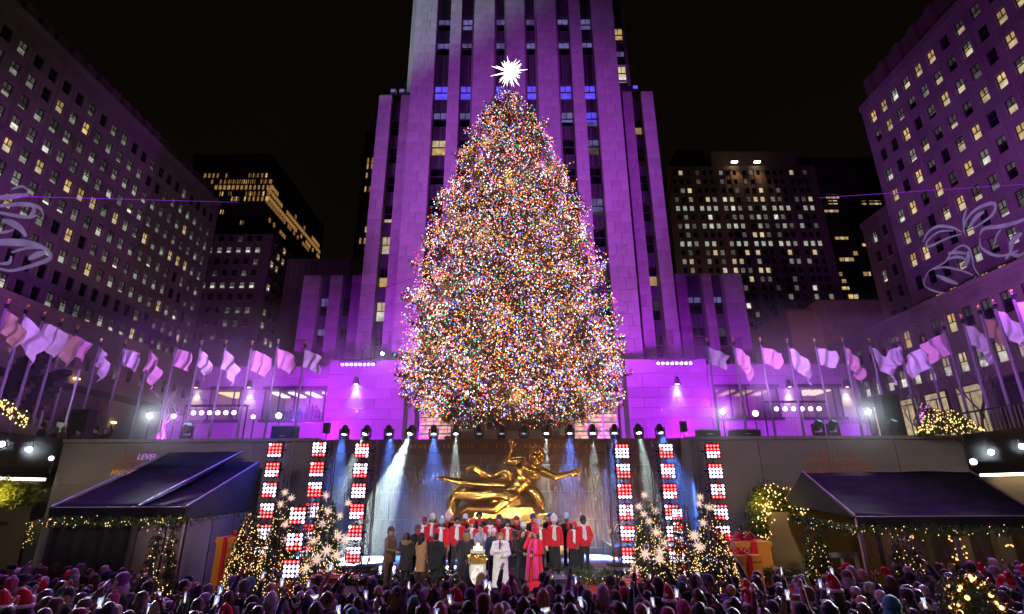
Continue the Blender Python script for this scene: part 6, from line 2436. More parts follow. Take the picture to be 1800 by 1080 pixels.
def legs_mesh(flare=0.0, bulk=1.0):
    m = MB()
    m.ell((0, 0, 0.92), (0.175, 0.12, 0.12), 16, 10)
    for s in (-1, 1):
        m.cap((0.085 * s, 0, 0.90), (0.097 * s, -0.005, 0.50), 0.098 * bulk, (0.072 + flare * 0.5) * bulk)
        m.cap((0.097 * s, -0.005, 0.50), (0.102 * s, 0.01, 0.12), (0.072 + flare * 0.5) * bulk, (0.062 + flare) * bulk)
    return remesh(m, 0.02, 2, [CLOTH], 'trousers', noise=0.015)


def shoes_mesh():
    m = MB()
    for s in (-1, 1):
        m.cap((0.102 * s, 0.04, 0.055), (0.108 * s, -0.16, 0.045), 0.052, 0.044)
        m.box(0.102 * s - 0.045, 0.102 * s + 0.045, -0.19, 0.085, 0.0, 0.03)
    return remesh(m, 0.014, 1, [SHOE], 'shoes')


_mc = {}


def cached(key, fn):
    if key not in _mc:
        _mc[key] = fn()
        if key[0] in ('b', 'hair', 'hat') or key in ('pom', 'trim'):
            headscale(_mc[key])
    return _mc[key]


def headscale(me, k=1.07):
    n = len(me.vertices)
    v = np.empty(n * 3, dtype=np.float32)
    me.vertices.foreach_get('co', v)
    v = v.reshape(-1, 3)
    w = np.clip((v[:, 2] - 1.45) / 0.09, 0, 1) * (np.abs(v[:, 0]) < 0.24) * (v[:, 1] > -0.22)
    c = np.array([0, 0, 1.47], dtype=np.float32)
    v = v + (v - c) * (w * (k - 1))[:, None]
    me.vertices.foreach_set('co', v.ravel())
    me.update()
    return me


# headwear and hair, in the wearer's coordinates
def hat_beanie():
    m = MB()
    m.lathe([(0.100, 1.615), (0.108, 1.625), (0.110, 1.66), (0.104, 1.668), (0.106, 1.685), (0.096, 1.735), (0.07, 1.772), (0.03, 1.792), (0.0, 1.796)], 18, (0, 0.012, 0))
    return m.mesh('hat', KNIT, smooth=True)


def hat_slouch():
    m = MB()
    m.lathe([(0.100, 1.610), (0.110, 1.62), (0.112, 1.66), (0.106, 1.67), (0.114, 1.70), (0.116, 1.745), (0.095, 1.80), (0.05, 1.83), (0.0, 1.835)], 18, (0, 0.022, 0))
    return m.mesh('hat', KNIT, smooth=True)


def pom():
    m = MB()
    for i in range(30):
        zc = 1 - 2 * (i + 0.5) / 30
        a = i * 2.4
        m.ell((0.03 * math.sqrt(1 - zc * zc) * math.cos(a), 0.03 * math.sqrt(1 - zc * zc) * math.sin(a) + 0.012, 1.83 + 0.03 * zc), 0.022, 6, 4)
    return m.mesh('pompom', FUR, smooth=True)


def hat_santa():
    m = MB()
    m.tube([(0, 0.01, 1.65), (0, 0.012, 1.74), (0.02, 0.03, 1.83), (0.08, 0.05, 1.89), (0.14, 0.07, 1.86), (0.17, 0.08, 1.78)], [0.108, 0.098, 0.072, 0.048, 0.032, 0.02], 14)
    return m.mesh('santa_hat', KNIT, smooth=True)


def santa_trim():
    m = MB()
    pts = [(0.106 * math.cos(a), 0.112 * math.sin(a) + 0.01, 1.645) for a in [2 * PI * k / 18 for k in range(19)]]
    m.tube(pts, 0.03, 8)
    m.ell((0.175, 0.082, 1.755), 0.04, 10, 8)
    return m.mesh('trim', WHITEFUR, smooth=True)


def hat_cap():
    m = MB()
    m.lathe([(0.098, 1.63), (0.104, 1.66), (0.098, 1.71), (0.065, 1.75), (0.0, 1.765)], 18, (0, 0.01, 0))
    m.prism([(-0.075, -0.085, 1.645), (0.075, -0.085, 1.645), (0.06, -0.165, 1.628), (0.0, -0.19, 1.622), (-0.06, -0.165, 1.628)], (0, 0, 0.014))
    return m.mesh('cap', CLOTH, smooth=False)


def hat_brim():
    m = MB()
    m.lathe([(0.16, 1.645), (0.165, 1.652), (0.105, 1.665), (0.10, 1.75), (0.085, 1.775), (0.0, 1.765)], 20, (0, 0.005, 0))
    return m.mesh('felt_hat', CLOTH, smooth=True)


def hair_short():
    m = MB()
    m.ell((0, 0.018, 1.650), (0.088, 0.102, 0.092), 16, 12)
    m.ell((0, 0.055, 1.60), (0.078, 0.062, 0.075), 14, 10)
    return remesh(m, 0.014, 1, [HAIR], 'hair', noise=0.018, nsc=0.03)


def hair_curly():
    m = MB()
    rn = random.Random(2)
    for i in range(70):
        zc = 1 - 1.35 * (i + 0.5) / 70
        a = i * 2.4
        q = math.sqrt(max(0, 1 - zc * zc))
        p = (0.085 * q * math.cos(a), 0.095 * q * math.sin(a) + 0.025, 1.645 + 0.095 * zc)
        if p[1] < -0.055 and p[2] < 1.66: continue
        m.ell(p, rn.uniform(0.026, 0.036), 7, 5)
    return remesh(m, 0.014, 1, [HAIR], 'hair')


def hair_long(L=0.34):
    m = MB()
    m.ell((0, 0.015, 1.650), (0.092, 0.104, 0.094), 16, 12)
    for k in range(9):
        a = PI * (-0.08 + 1.16 * k / 8)
        x, y = 0.088 * math.cos(a), 0.075 * math.sin(a) + 0.025
        m.tube([(x * 0.9, y * 0.8, 1.66), (x * 1.08, y * 1.05, 1.55), (x * 1.1, y * 1.1, 1.45), (x * 1.0, y * 1.15, 1.62 - L)], [0.04, 0.04, 0.038, 0.012], 7)
    return remesh(m, 0.014, 1, [HAIR], 'hair', noise=0.016, nsc=0.03)


def hood_mesh(fur=False):
    m = MB()
    m.ell((0, 0.03, 1.635), (0.125, 0.135, 0.15), 18, 12)
    m.ell((0, 0.05, 1.50), (0.15, 0.12, 0.09), 16, 10)
    me = remesh(m, 0.02, 2, [CLOTH], 'hood', noise=0.02)
    # open the front
    bm = bmesh.new()
    bm.from_mesh(me)
    bmesh.ops.delete(bm, geom=[v for v in bm.verts if v.co.y < -0.055 and 1.52 < v.co.z < 1.73 and abs(v.co.x) < 0.09], context='VERTS')
    bm.to_mesh(me)
    bm.free()
    return me


def hood_down():
    m = MB()
    m.ell((0, 0.12, 1.44), (0.15, 0.07, 0.09), 14, 8)
    m.tube([(0.15 * math.cos(a), 0.05 + 0.11 * math.sin(a), 1.46 + 0.03 * math.sin(a)) for a in [PI * (-0.15 + 1.3 * k / 12) for k in range(13)]], 0.045, 8)
    return remesh(m, 0.018, 1, [FUR], 'fur_hood', noise=0.04, nsc=0.04)


def scarf_mesh(long=0.30):
    m = MB()
    m.tube([(0.092 * math.cos(a), 0.080 * math.sin(a), 1.478 + 0.012 * math.sin(2 * a)) for a in [2 * PI * k / 16 for k in range(17)]], 0.038, 8)
    m.tube([(0, -0.085, 1.47), (0.015, -0.135, 1.38), (0.02, -0.158, 1.25), (0.02, -0.160, 1.45 - long)], [0.04, 0.052, 0.058, 0.06], 8, flat=0.35)
    m.tube([(-0.02, -0.085, 1.46), (-0.03, -0.14, 1.36), (-0.035, -0.16, 1.50 - long)], [0.035, 0.045, 0.05], 8, flat=0.35)
    return remesh(m, 0.015, 1, [KNIT], 'scarf', noise=0.012, nsc=0.04)


def antlers():
    m = MB()
    m.tube([(0.10 * math.cos(a), 0.02, 1.63 + 0.115 * math.sin(a)) for a in [PI * k / 10 for k in range(11)]], 0.012, 6)
    for s in (-1, 1):
        m.tube([(0.05 * s, 0.02, 1.74), (0.085 * s, 0.02, 1.83), (0.14 * s, 0.02, 1.90), (0.15 * s, 0.02, 1.97)], [0.024, 0.024, 0.022, 0.012], 6)
        m.tube([(0.09 * s, 0.02, 1.83), (0.07 * s, 0.02, 1.92)], [0.022, 0.012], 6)
        m.tube([(0.13 * s, 0.02, 1.89), (0.20 * s, 0.02, 1.90)], [0.02, 0.012], 6)
    return m.mesh('antler_headband', CLOTH, smooth=True)


def earmuffs():
    m = MB()
    m.tube([(0.105 * math.cos(a), 0.02, 1.62 + 0.115 * math.sin(a)) for a in [PI * k / 10 for k in range(11)]], 0.009, 6)
    for s in (-1, 1):
        m.ell((0.10 * s, 0.015, 1.60), (0.03, 0.048, 0.05), 10, 8)
    return m.mesh('earmuffs', FUR, smooth=True)


HATS = {'beanie': hat_beanie, 'slouch': hat_slouch, 'santa': hat_santa, 'cap': hat_cap, 'brim': hat_brim, 'hood': hood_mesh, 'antlers': antlers, 'muffs': earmuffs}
HAIRS = {'short': hair_short, 'curly': hair_curly, 'long': hair_long, 'shoulder': lambda: hair_long(0.22)}


def make_person(loc, rz, label, la='down', ra='down', skin=(0.50, 0.31, 0.22), coat=(0.05, 0.05, 0.06), legs=(0.015, 0.015, 0.018), hem=0.80, bulk=1.0, flare=0.0, puffs=False, fur=False,
                hat=None, hatc=(0.1, 0.1, 0.1), pomc=None, hair='short', hairc=(0.03, 0.02, 0.015), scarf=None, scarf_len=0.30, height=1.72, group=None, mouth=False, wide=0.0, shoes=True, furhood=None, tilt=0.0, legwear=True, vox=0.0115):
    b = link('person', cached(('b', la, ra, mouth, vox), lambda: body_mesh(la, ra, mouth, vox)))
    b.location = loc
    b.rotation_euler = (tilt, 0, rz)
    s = height / 1.72
    b.scale = (s, s, s)
    b.color = (*skin, 1)
    tag(b, label, 'person', group)
    c = link('coat', cached(('c', la, ra, hem, bulk, flare, puffs, fur), lambda: coat_mesh(la, ra, hem, bulk, flare, puffs, fur)), b)
    c.color = (*coat, 1)
    if legwear:
        t = link('trousers', cached(('l', wide), lambda: legs_mesh(wide)), b)
        t.color = (*legs, 1)
    if shoes:
        link('shoes', cached('shoes', shoes_mesh), b)
    if hair:
        h = link('hair', cached(('hair', hair), HAIRS[hair]), b)
        h.color = (*hairc, 1)
    if hat:
        h = link({'santa': 'santa_hat', 'antlers': 'antler_headband', 'muffs': 'earmuffs', 'hood': 'hood', 'cap': 'cap'}.get(hat, 'hat'), cached(('hat', hat), HATS[hat]), b)
        h.color = (*hatc, 1)
        if hat == 'santa':
            link('trim', cached('trim', santa_trim), h)
        if pomc:
            p = link('pompom', cached('pom', pom), h)
            p.color = (*pomc, 1)
    if scarf:
        k = link('scarf', cached(('scarf', scarf_len), lambda: scarf_mesh(scarf_len)), b)
        k.color = (*scarf, 1)
    if furhood:
        k = link('fur_hood', cached('furhood', hood_down), b)
        k.color = (*furhood, 1)
    return b


RED, DRED, BLK, WHT, NAVY = (0.62, 0.012, 0.03), (0.35, 0.01, 0.03), (0.016, 0.016, 0.018), (0.78, 0.76, 0.76), (0.02, 0.03, 0.08)
SK = {'l': (0.62, 0.40, 0.30), 'm': (0.40, 0.24, 0.16), 'd': (0.13, 0.07, 0.045), 't': (0.28, 0.155, 0.095)}
HC = {'k': (0.012, 0.009, 0.008), 'b': (0.06, 0.03, 0.015), 'y': (0.35, 0.22, 0.09), 'g': (0.5, 0.5, 0.5)}

# ------------------------------------------------------------------ the choir: (head px, head py, row, skin, hair, hat, hat colour, pom, coat, scarf, phrase)
CH_ = [
    (746, 916, 1, 't', None, 'beanie', (0.30, 0.03, 0.22), None, RED, WHT, 'purple beanie, red coat, endmost behind the flat cap man'),
    (761, 912, 1, 'm', 'shoulder', 'slouch', (0.55, 0.6, 0.6), None, RED, WHT, 'white and dark cap, red coat and white scarf, above the puffer coats'),
    (777, 919, 0, 't', 'long', 'beanie', (0.25, 0.45, 0.55), WHT, RED, WHT, 'teal pom-pom hat, long braided hair and white scarf'),
    (788, 909, 1, 'l', None, 'slouch', (0.75, 0.55, 0.6), WHT, BLK, RED, 'white and red pom-pom hat, black coat and red scarf'),
    (804, 916, 0, 't', 'curly', None, None, None, RED, WHT, 'dark curly hair and long white scarf, beside the long black coat'),
    (818, 911, 1, 'd', None, 'beanie', (0.50, 0.52, 0.62), None, BLK, RED, 'pale blue beanie, black coat, above the navy capped figure'),
    (829, 920, 0, 'l', 'long', 'beanie', RED, None, RED, WHT, 'red beanie and white scarf, behind the grey coated man'),
    (843, 908, 1, 't', 'curly', None, None, None, BLK, RED, 'big black curly hair, black coat and red scarf'),
    (861, 917, 0, 'd', 'short', None, None, None, RED, WHT, 'short black hair, red coat and white scarf, beside the white haired man'),
    (877, 912, 1, 'l', 'short', 'beanie', (0.03, 0.03, 0.05), None, BLK, RED, 'black beanie and red scarf, above the white haired man'),
    (892, 919, 0, 'm', 'shoulder', 'beanie', NAVY, None, RED, WHT, 'navy beanie, red coat and white scarf, behind the singer in white fur'),
    (908, 914, 1, 'l', 'short', 'beanie', (0.30, 0.02, 0.12), None, BLK, RED, 'wine red beanie and red scarf, above the black hatted figure'),
    (920, 925, 0, 'l', None, 'beanie', (0.7, 0.72, 0.78), None, RED, WHT, 'white beanie, low behind the dark haired laughing woman'),
    (937, 910, 1, 'm', 'short', 'beanie', (0.03, 0.05, 0.12), None, BLK, RED, 'dark blue beanie and red scarf, above the woman in red'),
    (948, 919, 0, 'l', 'long', 'beanie', (0.5, 0.5, 0.58), None, RED, WHT, 'grey beanie and long fair hair, just past the woman in red'),
    (966, 908, 1, 'l', 'short', 'cap', (0.05, 0.08, 0.16), None, BLK, RED, 'navy cap, black coat and red scarf, behind the white pom-pom hat'),
    (974, 915, 0, 'l', 'long', 'slouch', (0.78, 0.76, 0.78), WHT, RED, WHT, 'white pom-pom hat, long brown hair and wide black trousers'),
    (996, 911, 1, 'd', None, 'slouch', (0.45, 0.5, 0.68), None, BLK, RED, 'pale blue slouchy hat, black coat and red scarf'),
    (1009, 925, 0, 'm', 'long', 'beanie', (0.6, 0.02, 0.08), None, RED, WHT, 'pinkish red beanie, long dark hair and wide black trousers'),
    (1025, 914, 0, 'd', 'short', 'beanie', (0.02, 0.02, 0.04), None, RED, WHT, 'black beanie, red coat and white scarf, at the fountain spray end'),
]
for i, (px, py, row, sk, hr, hat, hc, pc, ct_, sc_, ph) in enumerate(CH_):
    Y = 19.1 if row == 0 else 19.9
    if px in (1025,): Y = 19.0
    zt = at(px, py - 6.5, Y).z
    base = SZ if row == 0 else SZ + 0.12
    ht = zt - base - (0.06 if hat else 0.02)
    p = at(px, py, Y)
    make_person((p.x, Y, base), rnd.uniform(-0.25, 0.25) + (-0.12 if px < 890 else 0.1), 'choir singer with ' + ph, rnd.choice(['down', 'down', 'pocket']), 'down', SK[sk], ct_, BLK, 0.84 if ct_ == RED else 0.78, 1.0, 0.02 if hr == 'long' else 0.0,
                hat=hat, hatc=hc or BLK, pomc=pc, hair=hr, hairc=HC['y' if px == 948 else ('b' if sk == 'l' and px in (829, 974) else 'k')], scarf=sc_, scarf_len=0.42 if sc_ == WHT else 0.25,
                height=max(1.5, min(1.9, ht)), group='choir in red and black coats', mouth=True, wide=0.05 if px in (974, 1009) else 0.0)
rs = root('choir_riser', (0.0, 19.95, SZ), 'low black riser under the back row of the choir', 'riser')
MB().box(-3.4, 2.7, 19.6, 20.5, SZ + 0.003, SZ + 0.12).build('deck', BLACKM, rs)
MB().box(-3.42, 2.72, 19.56, 19.598, SZ + 0.003, SZ + 0.10).build('front_board', BLACKM, rs)


def stage_person(px, pyt, Y, rz, label, hatx=0.06, **kw):
    z = FZ if Y < 18.0 else SZ
    p = at(px, pyt, Y)
    return make_person((p.x, Y, z), rz, label, height=max(1.5, min(1.95, p.z - z - hatx)), **kw)


stage_person(688, 925, 17.3, 1.25, 'man in olive tan jacket and green cap seen from the side on stage', skin=SK['l'], coat=(0.21, 0.135, 0.06), legs=(0.17, 0.13, 0.085), hem=0.74, bulk=1.06, flare=0.05, la='front', ra='front', hat='cap', hatc=(0.07, 0.075, 0.05), hair='short', hairc=HC['b'], scarf=(0.16, 0.11, 0.06), scarf_len=0.12)
stage_person(716, 940, 17.2, PI - 0.25, 'person in dark parka with tan fur hood trim seen from behind', hatx=0.02, skin=SK['l'], coat=(0.035, 0.028, 0.032), hem=0.58, bulk=1.08, flare=0.04, la='front', ra='front', hair='shoulder', hairc=HC['k'], furhood=(0.34, 0.23, 0.10))
stage_person(742, 945, 17.1, 2.35, 'woman in long tan puffer coat with red glove on stage', hatx=0.02, skin=SK['l'], coat=(0.50, 0.29, 0.14), hem=0.56, bulk=1.02, puffs=True, la='pocket', ra='pocket', hair='long', hairc=HC['k'])
stage_person(734, 925, 18.1, 0.9, 'man in grey flat cap, black coat and red scarf facing the stage centre', skin=SK['t'], coat=BLK, hem=0.6, la='front', ra='down', hat='cap', hatc=(0.09, 0.085, 0.09), hair='short', hairc=HC['k'], scarf=RED, scarf_len=0.5)
stage_person(767, 941, 17.0, PI + 0.1, 'person in black quilted puffer jacket seen from behind on stage', hatx=0.02, skin=SK['l'], coat=(0.02, 0.02, 0.024), hem=0.66, bulk=1.15, puffs=True, la='front', ra='front', hair='short', hairc=HC['k'])
stage_person(820, 931, 17.2, PI + 0.35, 'person in long black coat and navy cap seen from behind at the pedestal', skin=SK['l'], coat=(0.018, 0.017, 0.02), hem=0.40, bulk=1.18, flare=0.06, la='reach', ra='front', hat='cap', hatc=NAVY, hair='shoulder', hairc=(0.28, 0.15, 0.06))
stage_person(845, 925, 18.2, -0.6, 'man in pale grey coat partly hidden by the long black coat', hatx=0.02, skin=SK['l'], coat=(0.36, 0.36, 0.42), hem=0.5, la='ear', ra='front', hair='short', hairc=HC['k'])
stage_person(868, 929, 17.7, 0.15, 'older white haired man in navy coat beside the singer', hatx=0.02, skin=SK['l'], coat=(0.025, 0.035, 0.075), hem=0.78, la='pocket', ra='down', hair='short', hairc=(0.62, 0.62, 0.64))
stage_person(880, 937, 16.75, 0.05, 'woman in white fur coat singing into a microphone', hatx=0.02, skin=SK['l'], coat=(0.80, 0.79, 0.80), hem=0.13, bulk=1.30, flare=0.03, fur=True, la='front', ra='mic', hair='shoulder', hairc=(0.30, 0.16, 0.07), mouth=True)
stage_person(905, 934, 17.3, -0.3, 'figure in black coat and dark felt hat beside the singer', skin=SK['d'], coat=(0.014, 0.014, 0.014), hem=0.35, bulk=1.1, flare=0.05, la='front', ra='front', hat='brim', hatc=(0.03, 0.028, 0.028), hair='short', hairc=HC['k'], scarf=(0.05, 0.02, 0.02))
stage_person(919, 931, 17.2, 0.35, 'laughing dark haired woman in black leather coat beside the woman in red', hatx=0.02, skin=SK['l'], coat=(0.012, 0.012, 0.013), hem=0.30, flare=0.05, la='front', ra='front', hair='long', hairc=HC['b'], mouth=True)
wr_ = stage_person(940, 926, 16.65, -0.55, 'woman in long red coat, pink scarf and red pom-pom hat', hatx=0.11, skin=SK['m'], coat=(0.70, 0.012, 0.035), hem=0.05, bulk=1.06, flare=0.10, la='front', ra='ear', hat='slouch', hatc=(0.70, 0.012, 0.06), pomc=(0.70, 0.012, 0.06), hair='shoulder', hairc=HC['b'], legwear=False)
sf = MB()
sf.tube([(0.07, -0.07, 1.47), (0.11, -0.17, 1.28), (0.13, -0.21, 0.9), (0.16, -0.25, 0.40)], [0.05, 0.07, 0.085, 0.09], 8, flat=0.3)
sf.tube([(-0.07, -0.07, 1.47), (-0.11, -0.17, 1.28), (-0.14, -0.21, 0.9), (-0.18, -0.25, 0.34)], [0.05, 0.07, 0.085, 0.09], 8, flat=0.3)
sf.tube([(0.09 * math.cos(a), 0.09 * math.sin(a), 1.47) for a in [PI * k / 8 for k in range(9)]], 0.045, 8)
k = link('scarf', sf.mesh('scarf', KNIT, smooth=True), wr_)
k.color = (0.80, 0.03, 0.24, 1)


def hand_of(o, side):
    """world position and direction of a hand; side +1 uses the left-arm slot"""
    return None


def mic(o, kind, s, label):
    e, w = ARMS[kind]
    loc = Matrix.Translation(o.location) @ Matrix.Rotation(o.rotation_euler.z, 4, 'Z') @ Matrix.Scale(o.scale.x, 4)
    p = loc @ Vector((w[0] * s * 0.6, w[1] - 0.05, w[2] + 0.06))
    t = root('microphone', p, label, 'microphone')
    MB().tube([(0, 0, -0.13), (0, 0, 0.05)], [0.014, 0.02], 8).build('grip', BLACKM, t, world=False)
    MB().ell((0, 0, 0.08), (0.03, 0.03, 0.035), 10, 8).build('head', ALU, t, world=False)


for o in list(S.objects):
    if o.get('category') == 'person' and 'woman in white fur' in o['label']:
        mic(o, 'mic', -1, 'microphone held up by the singer in white fur')
mic(wr_, 'front', 1, 'microphone held low by the woman in red')

# ------------------------------------------------------------------ the crowd before the stage
cr = random.Random(41)
ZONES = [(60, 'under the lit fir boughs'), (125, 'under the arcade strip light'), (190, 'before the dark tent sheet'), (250, "below the canopy's middle post"), (330, 'below the dark canopy fir'), (400, 'below the tall orange gift'), (465, 'below the fir by the gift'), (520, 'below the short LED column'),
         (570, 'below the starry fir, canopy side'), (620, 'below the canopy side candles'), (670, 'below the blue beams'), (710, 'below the olive jacket man'), (760, 'below the tan puffer coat'), (800, 'below the black puffer'), (840, 'below the crystal pedestal'), (880, 'below the white fur coat'), (920, 'below the black felt hat'),
         (965, 'below the woman in red'), (1010, 'below the white pom-pom singer'), (1055, 'below the endmost singer'), (1105, 'below the amber fountain lamp'), (1160, 'below the starry fir, choir side'), (1215, 'below the narrow fir'), (1270, 'below the fir by the gifts'),
         (1330, 'below the stacked gifts'), (1395, 'below the ochre doorway'), (1460, 'below the leaning fir'), (1520, 'below the white framed door'), (1600, 'below the dark tent fir'), (1670, 'below the clear tent wall'), (1730, 'by the gold ball bush'), (9999, 'beyond the gold ball bush')]
COLS = {'black': (0.016, 0.015, 0.017), 'navy': (0.02, 0.028, 0.075), 'grey': (0.10, 0.095, 0.10), 'pale grey': (0.27, 0.26, 0.27), 'cream': (0.46, 0.40, 0.32), 'white': (0.62, 0.60, 0.60), 'wine red': (0.18, 0.015, 0.04), 'brown': (0.09, 0.05, 0.03),
        'tan': (0.30, 0.19, 0.10), 'pink': (0.42, 0.06, 0.17), 'teal': (0.03, 0.22, 0.20), 'purple': (0.16, 0.05, 0.22), 'red': (0.58, 0.015, 0.03), 'dark green': (0.03, 0.08, 0.04), 'lilac': (0.24, 0.18, 0.30)}
COATC = ['black'] * 9 + ['navy'] * 4 + ['grey'] * 2 + ['brown', 'wine red', 'tan', 'purple', 'pale grey', 'dark green']
HATC = ['grey', 'grey', 'pale grey', 'black', 'black', 'black', 'black', 'black', 'black', 'navy', 'navy', 'navy', 'navy', 'wine red', 'brown', 'cream', 'white', 'teal', 'pink', 'purple', 'lilac', 'brown', 'brown', 'red']
HAIRC = {'black': HC['k'], 'brown': HC['b'], 'blonde': HC['y'], 'grey': (0.30, 0.29, 0.29)}
HEADS = ['beanie'] * 6 + ['slouch'] * 2 + ['pompom'] * 4 + ['santa'] * 3 + ['hood'] * 5 + ['short'] * 13 + ['long'] * 11 + ['curly'] * 3 + ['cap'] * 4 + ['antlers'] * 3 + ['muffs'] * 2
SCREEN = em('phone_screen', (0.55, 0.62, 1.0), 0.75, False, noise=0.5, nscale=30)
SCREENT = em('phone_screen_tree', (1.0, 0.72, 0.40), 2.2, False, noise=0.4, nscale=40)
SCREEND = em('phone_screen_blue', (0.25, 0.30, 0.8), 0.8, False, noise=0.5, nscale=30)
_ph = []
for L in (SCREEN, SCREEND):
    b = MB().box(-0.042, 0.042, -0.005, 0.005, -0.08, 0.08).mesh('phone', BLACKM)
    sc = MB().box(-0.038, 0.038, 0.0052, 0.0065, -0.074, 0.074).mesh('screen', L)
    tr_ = MB().prism([(-0.022, 0.0068, -0.045), (0.022, 0.0068, -0.045), (0.0, 0.0068, 0.05)], (0, 0.001, 0)).mesh('screen_picture', SCREENT)
    _ph.append((b, sc, tr_))
spots_, used = [], {}
y = 10.25
row = 0
while y < 17.9:
    half = 1.02 * (y * 0.95 + 0.6)
    n = int(2 * half / 0.53)
    for i in range(n):
        x = -half + 2 * half * (i + 0.5 + (0.5 if row % 2 else 0) * 0.9) / n + cr.uniform(-0.12, 0.12)
        yy = y + cr.uniform(-0.2, 0.2)
        # keep clear of the stage, firs, gifts, tents and the bush
        if yy > 13.9 and -7.5 < x < 8.0: continue
        if yy > 15.2 and -9.4 < x < 9.9: continue
        if yy > 14.6 and (-9.9 < x < -5.2 or 3.4 < x < 8.6): continue
        if yy > 16.4 and x < -9.0: continue
        if yy > 16.6 and x > 9.0: continue
        if any((x - t.location.x) ** 2 + (yy - t.location.y) ** 2 < (r + 0.35) ** 2 for t, h, r in TREES.values()): continue
        if (x - wp.x) ** 2 + (yy - 9.6) ** 2 < 0.75 ** 2: continue
        spots_.append((x, yy))
    y += 0.60
    row += 1
spots_.sort(key=lambda s: s[1])
KEEP = spots_[:250]
REST = spots_[250:]


def describe(px, x, y, head, hc, hairn, coatn):
    zone = next(w for lim, w in ZONES if px < lim)
    hd = {'beanie': hc + ' beanie', 'slouch': hc + ' slouchy hat', 'pompom': hc + ' pom-pom hat', 'santa': 'red santa hat', 'hood': hc + ' hood up', 'short': 'short ' + hairn + ' hair', 'long': 'long ' + hairn + ' hair', 'curly': 'curly ' + hairn + ' hair',
          'cap': hc + ' cap', 'antlers': 'brown reindeer antlers', 'muffs': hc + ' earmuffs'}[head]
    return hd, zone


def phone_at(o, wrist, label):
    if len(label.split()) > 16 or label in _seen:
        return
    _seen.add(label)
    M = Matrix.Translation(o.location) @ Matrix.Rotation(o.rotation_euler.z, 4, 'Z') @ Matrix.Scale(o.scale.x, 4)
    p = M @ wrist
    b, sc, tr_ = _ph[cr.random() < 0.3]
    t = link('phone', b)
    t.location = p
    # the screen looks back at its owner
    d = (Vector((o.location.x, o.location.y, o.location.z + 1.6)) - p)
    t.rotation_euler = (0, cr.uniform(-0.12, 0.12) + (PI / 2 if cr.random() < 0.2 else 0), math.atan2(d.y, d.x) - PI / 2)
    t.scale = (1.15,) * 3
    tag(t, label, 'phone', 'phones held up in the crowd')
    k = link('screen', sc, t)
    link('screen_picture', tr_, k)


_seen = set()


def crowd_person(x, y, z=0.0, face=None, phone=True, lab=None, sepia=False):
    deep = 'front row' if y < 11.4 else ('mid crowd' if y < 13.6 else 'rear crowd')
    ht = cr.gauss(1.70, 0.08)
    px, py = proj((x, y, z + 1.6))
    for attempt in range(40):
        coatn = cr.choice(COATC)
        head = cr.choice(HEADS)
        hc = cr.choice(HATC)
        hairn = cr.choice(['black'] * 4 + ['brown'] * 4 + ['blonde', 'grey', 'grey'])
        hd, zone = describe(px, x, y, head, hc, hairn, coatn)
        label = lab or 'person with %s and %s coat, %s %s' % (hd, coatn, deep, zone)
        if len(label.split()) > 16:
            label = 'person with %s, %s %s' % (hd, deep, zone)
        if lab or label not in _seen:
            break
    _seen.add(label)
    q = cr.random()
    pose = ('high', 'down') if q < 0.14 else (('phone', 'phone') if q < 0.23 else (('down', 'phone') if q < 0.31 else ('down', 'down')))
    rz = PI + math.atan2(x, 30) * 0.6 + cr.gauss(0, 0.5) if face is None else face
    skin = SK[cr.choice('lllmmtd')]
    kw = dict(la=pose[0], ra=pose[1], skin=skin, coat=COLS[coatn], hem=0.70, bulk=1.1 if cr.random() < 0.5 else 1.0, height=ht, group='crowd watching the stage', vox=0.0135, shoes=False)
    if head in ('beanie', 'slouch', 'pompom', 'santa', 'cap', 'hood'):
        kw.update(hat={'pompom': 'slouch'}.get(head, head), hatc=COLS['red'] if head == 'santa' else COLS[hc], hair=None if head == 'hood' else cr.choice(['short', 'shoulder', None]), hairc=HAIRC[hairn], pomc=COLS[cr.choice(['white', 'cream', hc])] if head == 'pompom' else None)
    elif head in ('antlers', 'muffs'):
        kw.update(hat=head, hatc=(0.20, 0.07, 0.03) if head == 'antlers' else COLS[hc], hair=cr.choice(['short', 'long']), hairc=HAIRC[hairn])
    else:
        kw.update(hair=head, hairc=HAIRC[hairn])
    if cr.random() < 0.2 and head != 'hood':
        kw.update(scarf=COLS[cr.choice(['grey', 'red', 'cream', 'black'])], scarf_len=0.12)
    o = make_person((x, y, z), rz, label, **kw)
    if pose[0] == 'high' and cr.random() < 0.35:
        e, w = ARMS['high']
        phone_at(o, Vector((w[0], w[1] - 0.04, w[2] + 0.14)), 'phone held high by ' + hd + ' wearer, ' + deep + ' ' + zone)
    elif pose == ('phone', 'phone'):
        e, w = ARMS['phone']
        phone_at(o, Vector((0.0, w[1] - 0.05, w[2] + 0.12)), 'phone between both hands, ' + hd + ' and ' + coatn + ' coat, ' + zone)
    elif pose == ('down', 'phone'):
        e, w = ARMS['phone']
        phone_at(o, Vector((-w[0] - 0.01, w[1] - 0.05, w[2] + 0.13)), 'phone in one hand, ' + hd + ' and ' + coatn + ' coat, ' + zone)
    return o


for (x, y) in KEEP:
    crowd_person(x, y)
# the rest, farther back, as one mass built from the same figures
def arrays(me):
    v = np.empty(len(me.vertices) * 3, dtype=np.float32)
    me.vertices.foreach_get('co', v)
    me.calc_loop_triangles()
    f = np.empty(len(me.loop_triangles) * 3, dtype=np.int32)
    me.loop_triangles.foreach_get('vertices', f)
    return v.reshape(-1, 3), f.reshape(-1, 3)


def lowres(fn, vox):
    global remesh
    keep = remesh
    remesh = lambda mb, voxel, smooth=2, mats=None, name='body', fac=0.5, noise=0.0, nsc=0.1: keep(mb, max(voxel, vox), 1, mats, name, fac, noise, nsc)
    try:
        return arrays(fn())
    finally:
        remesh = keep


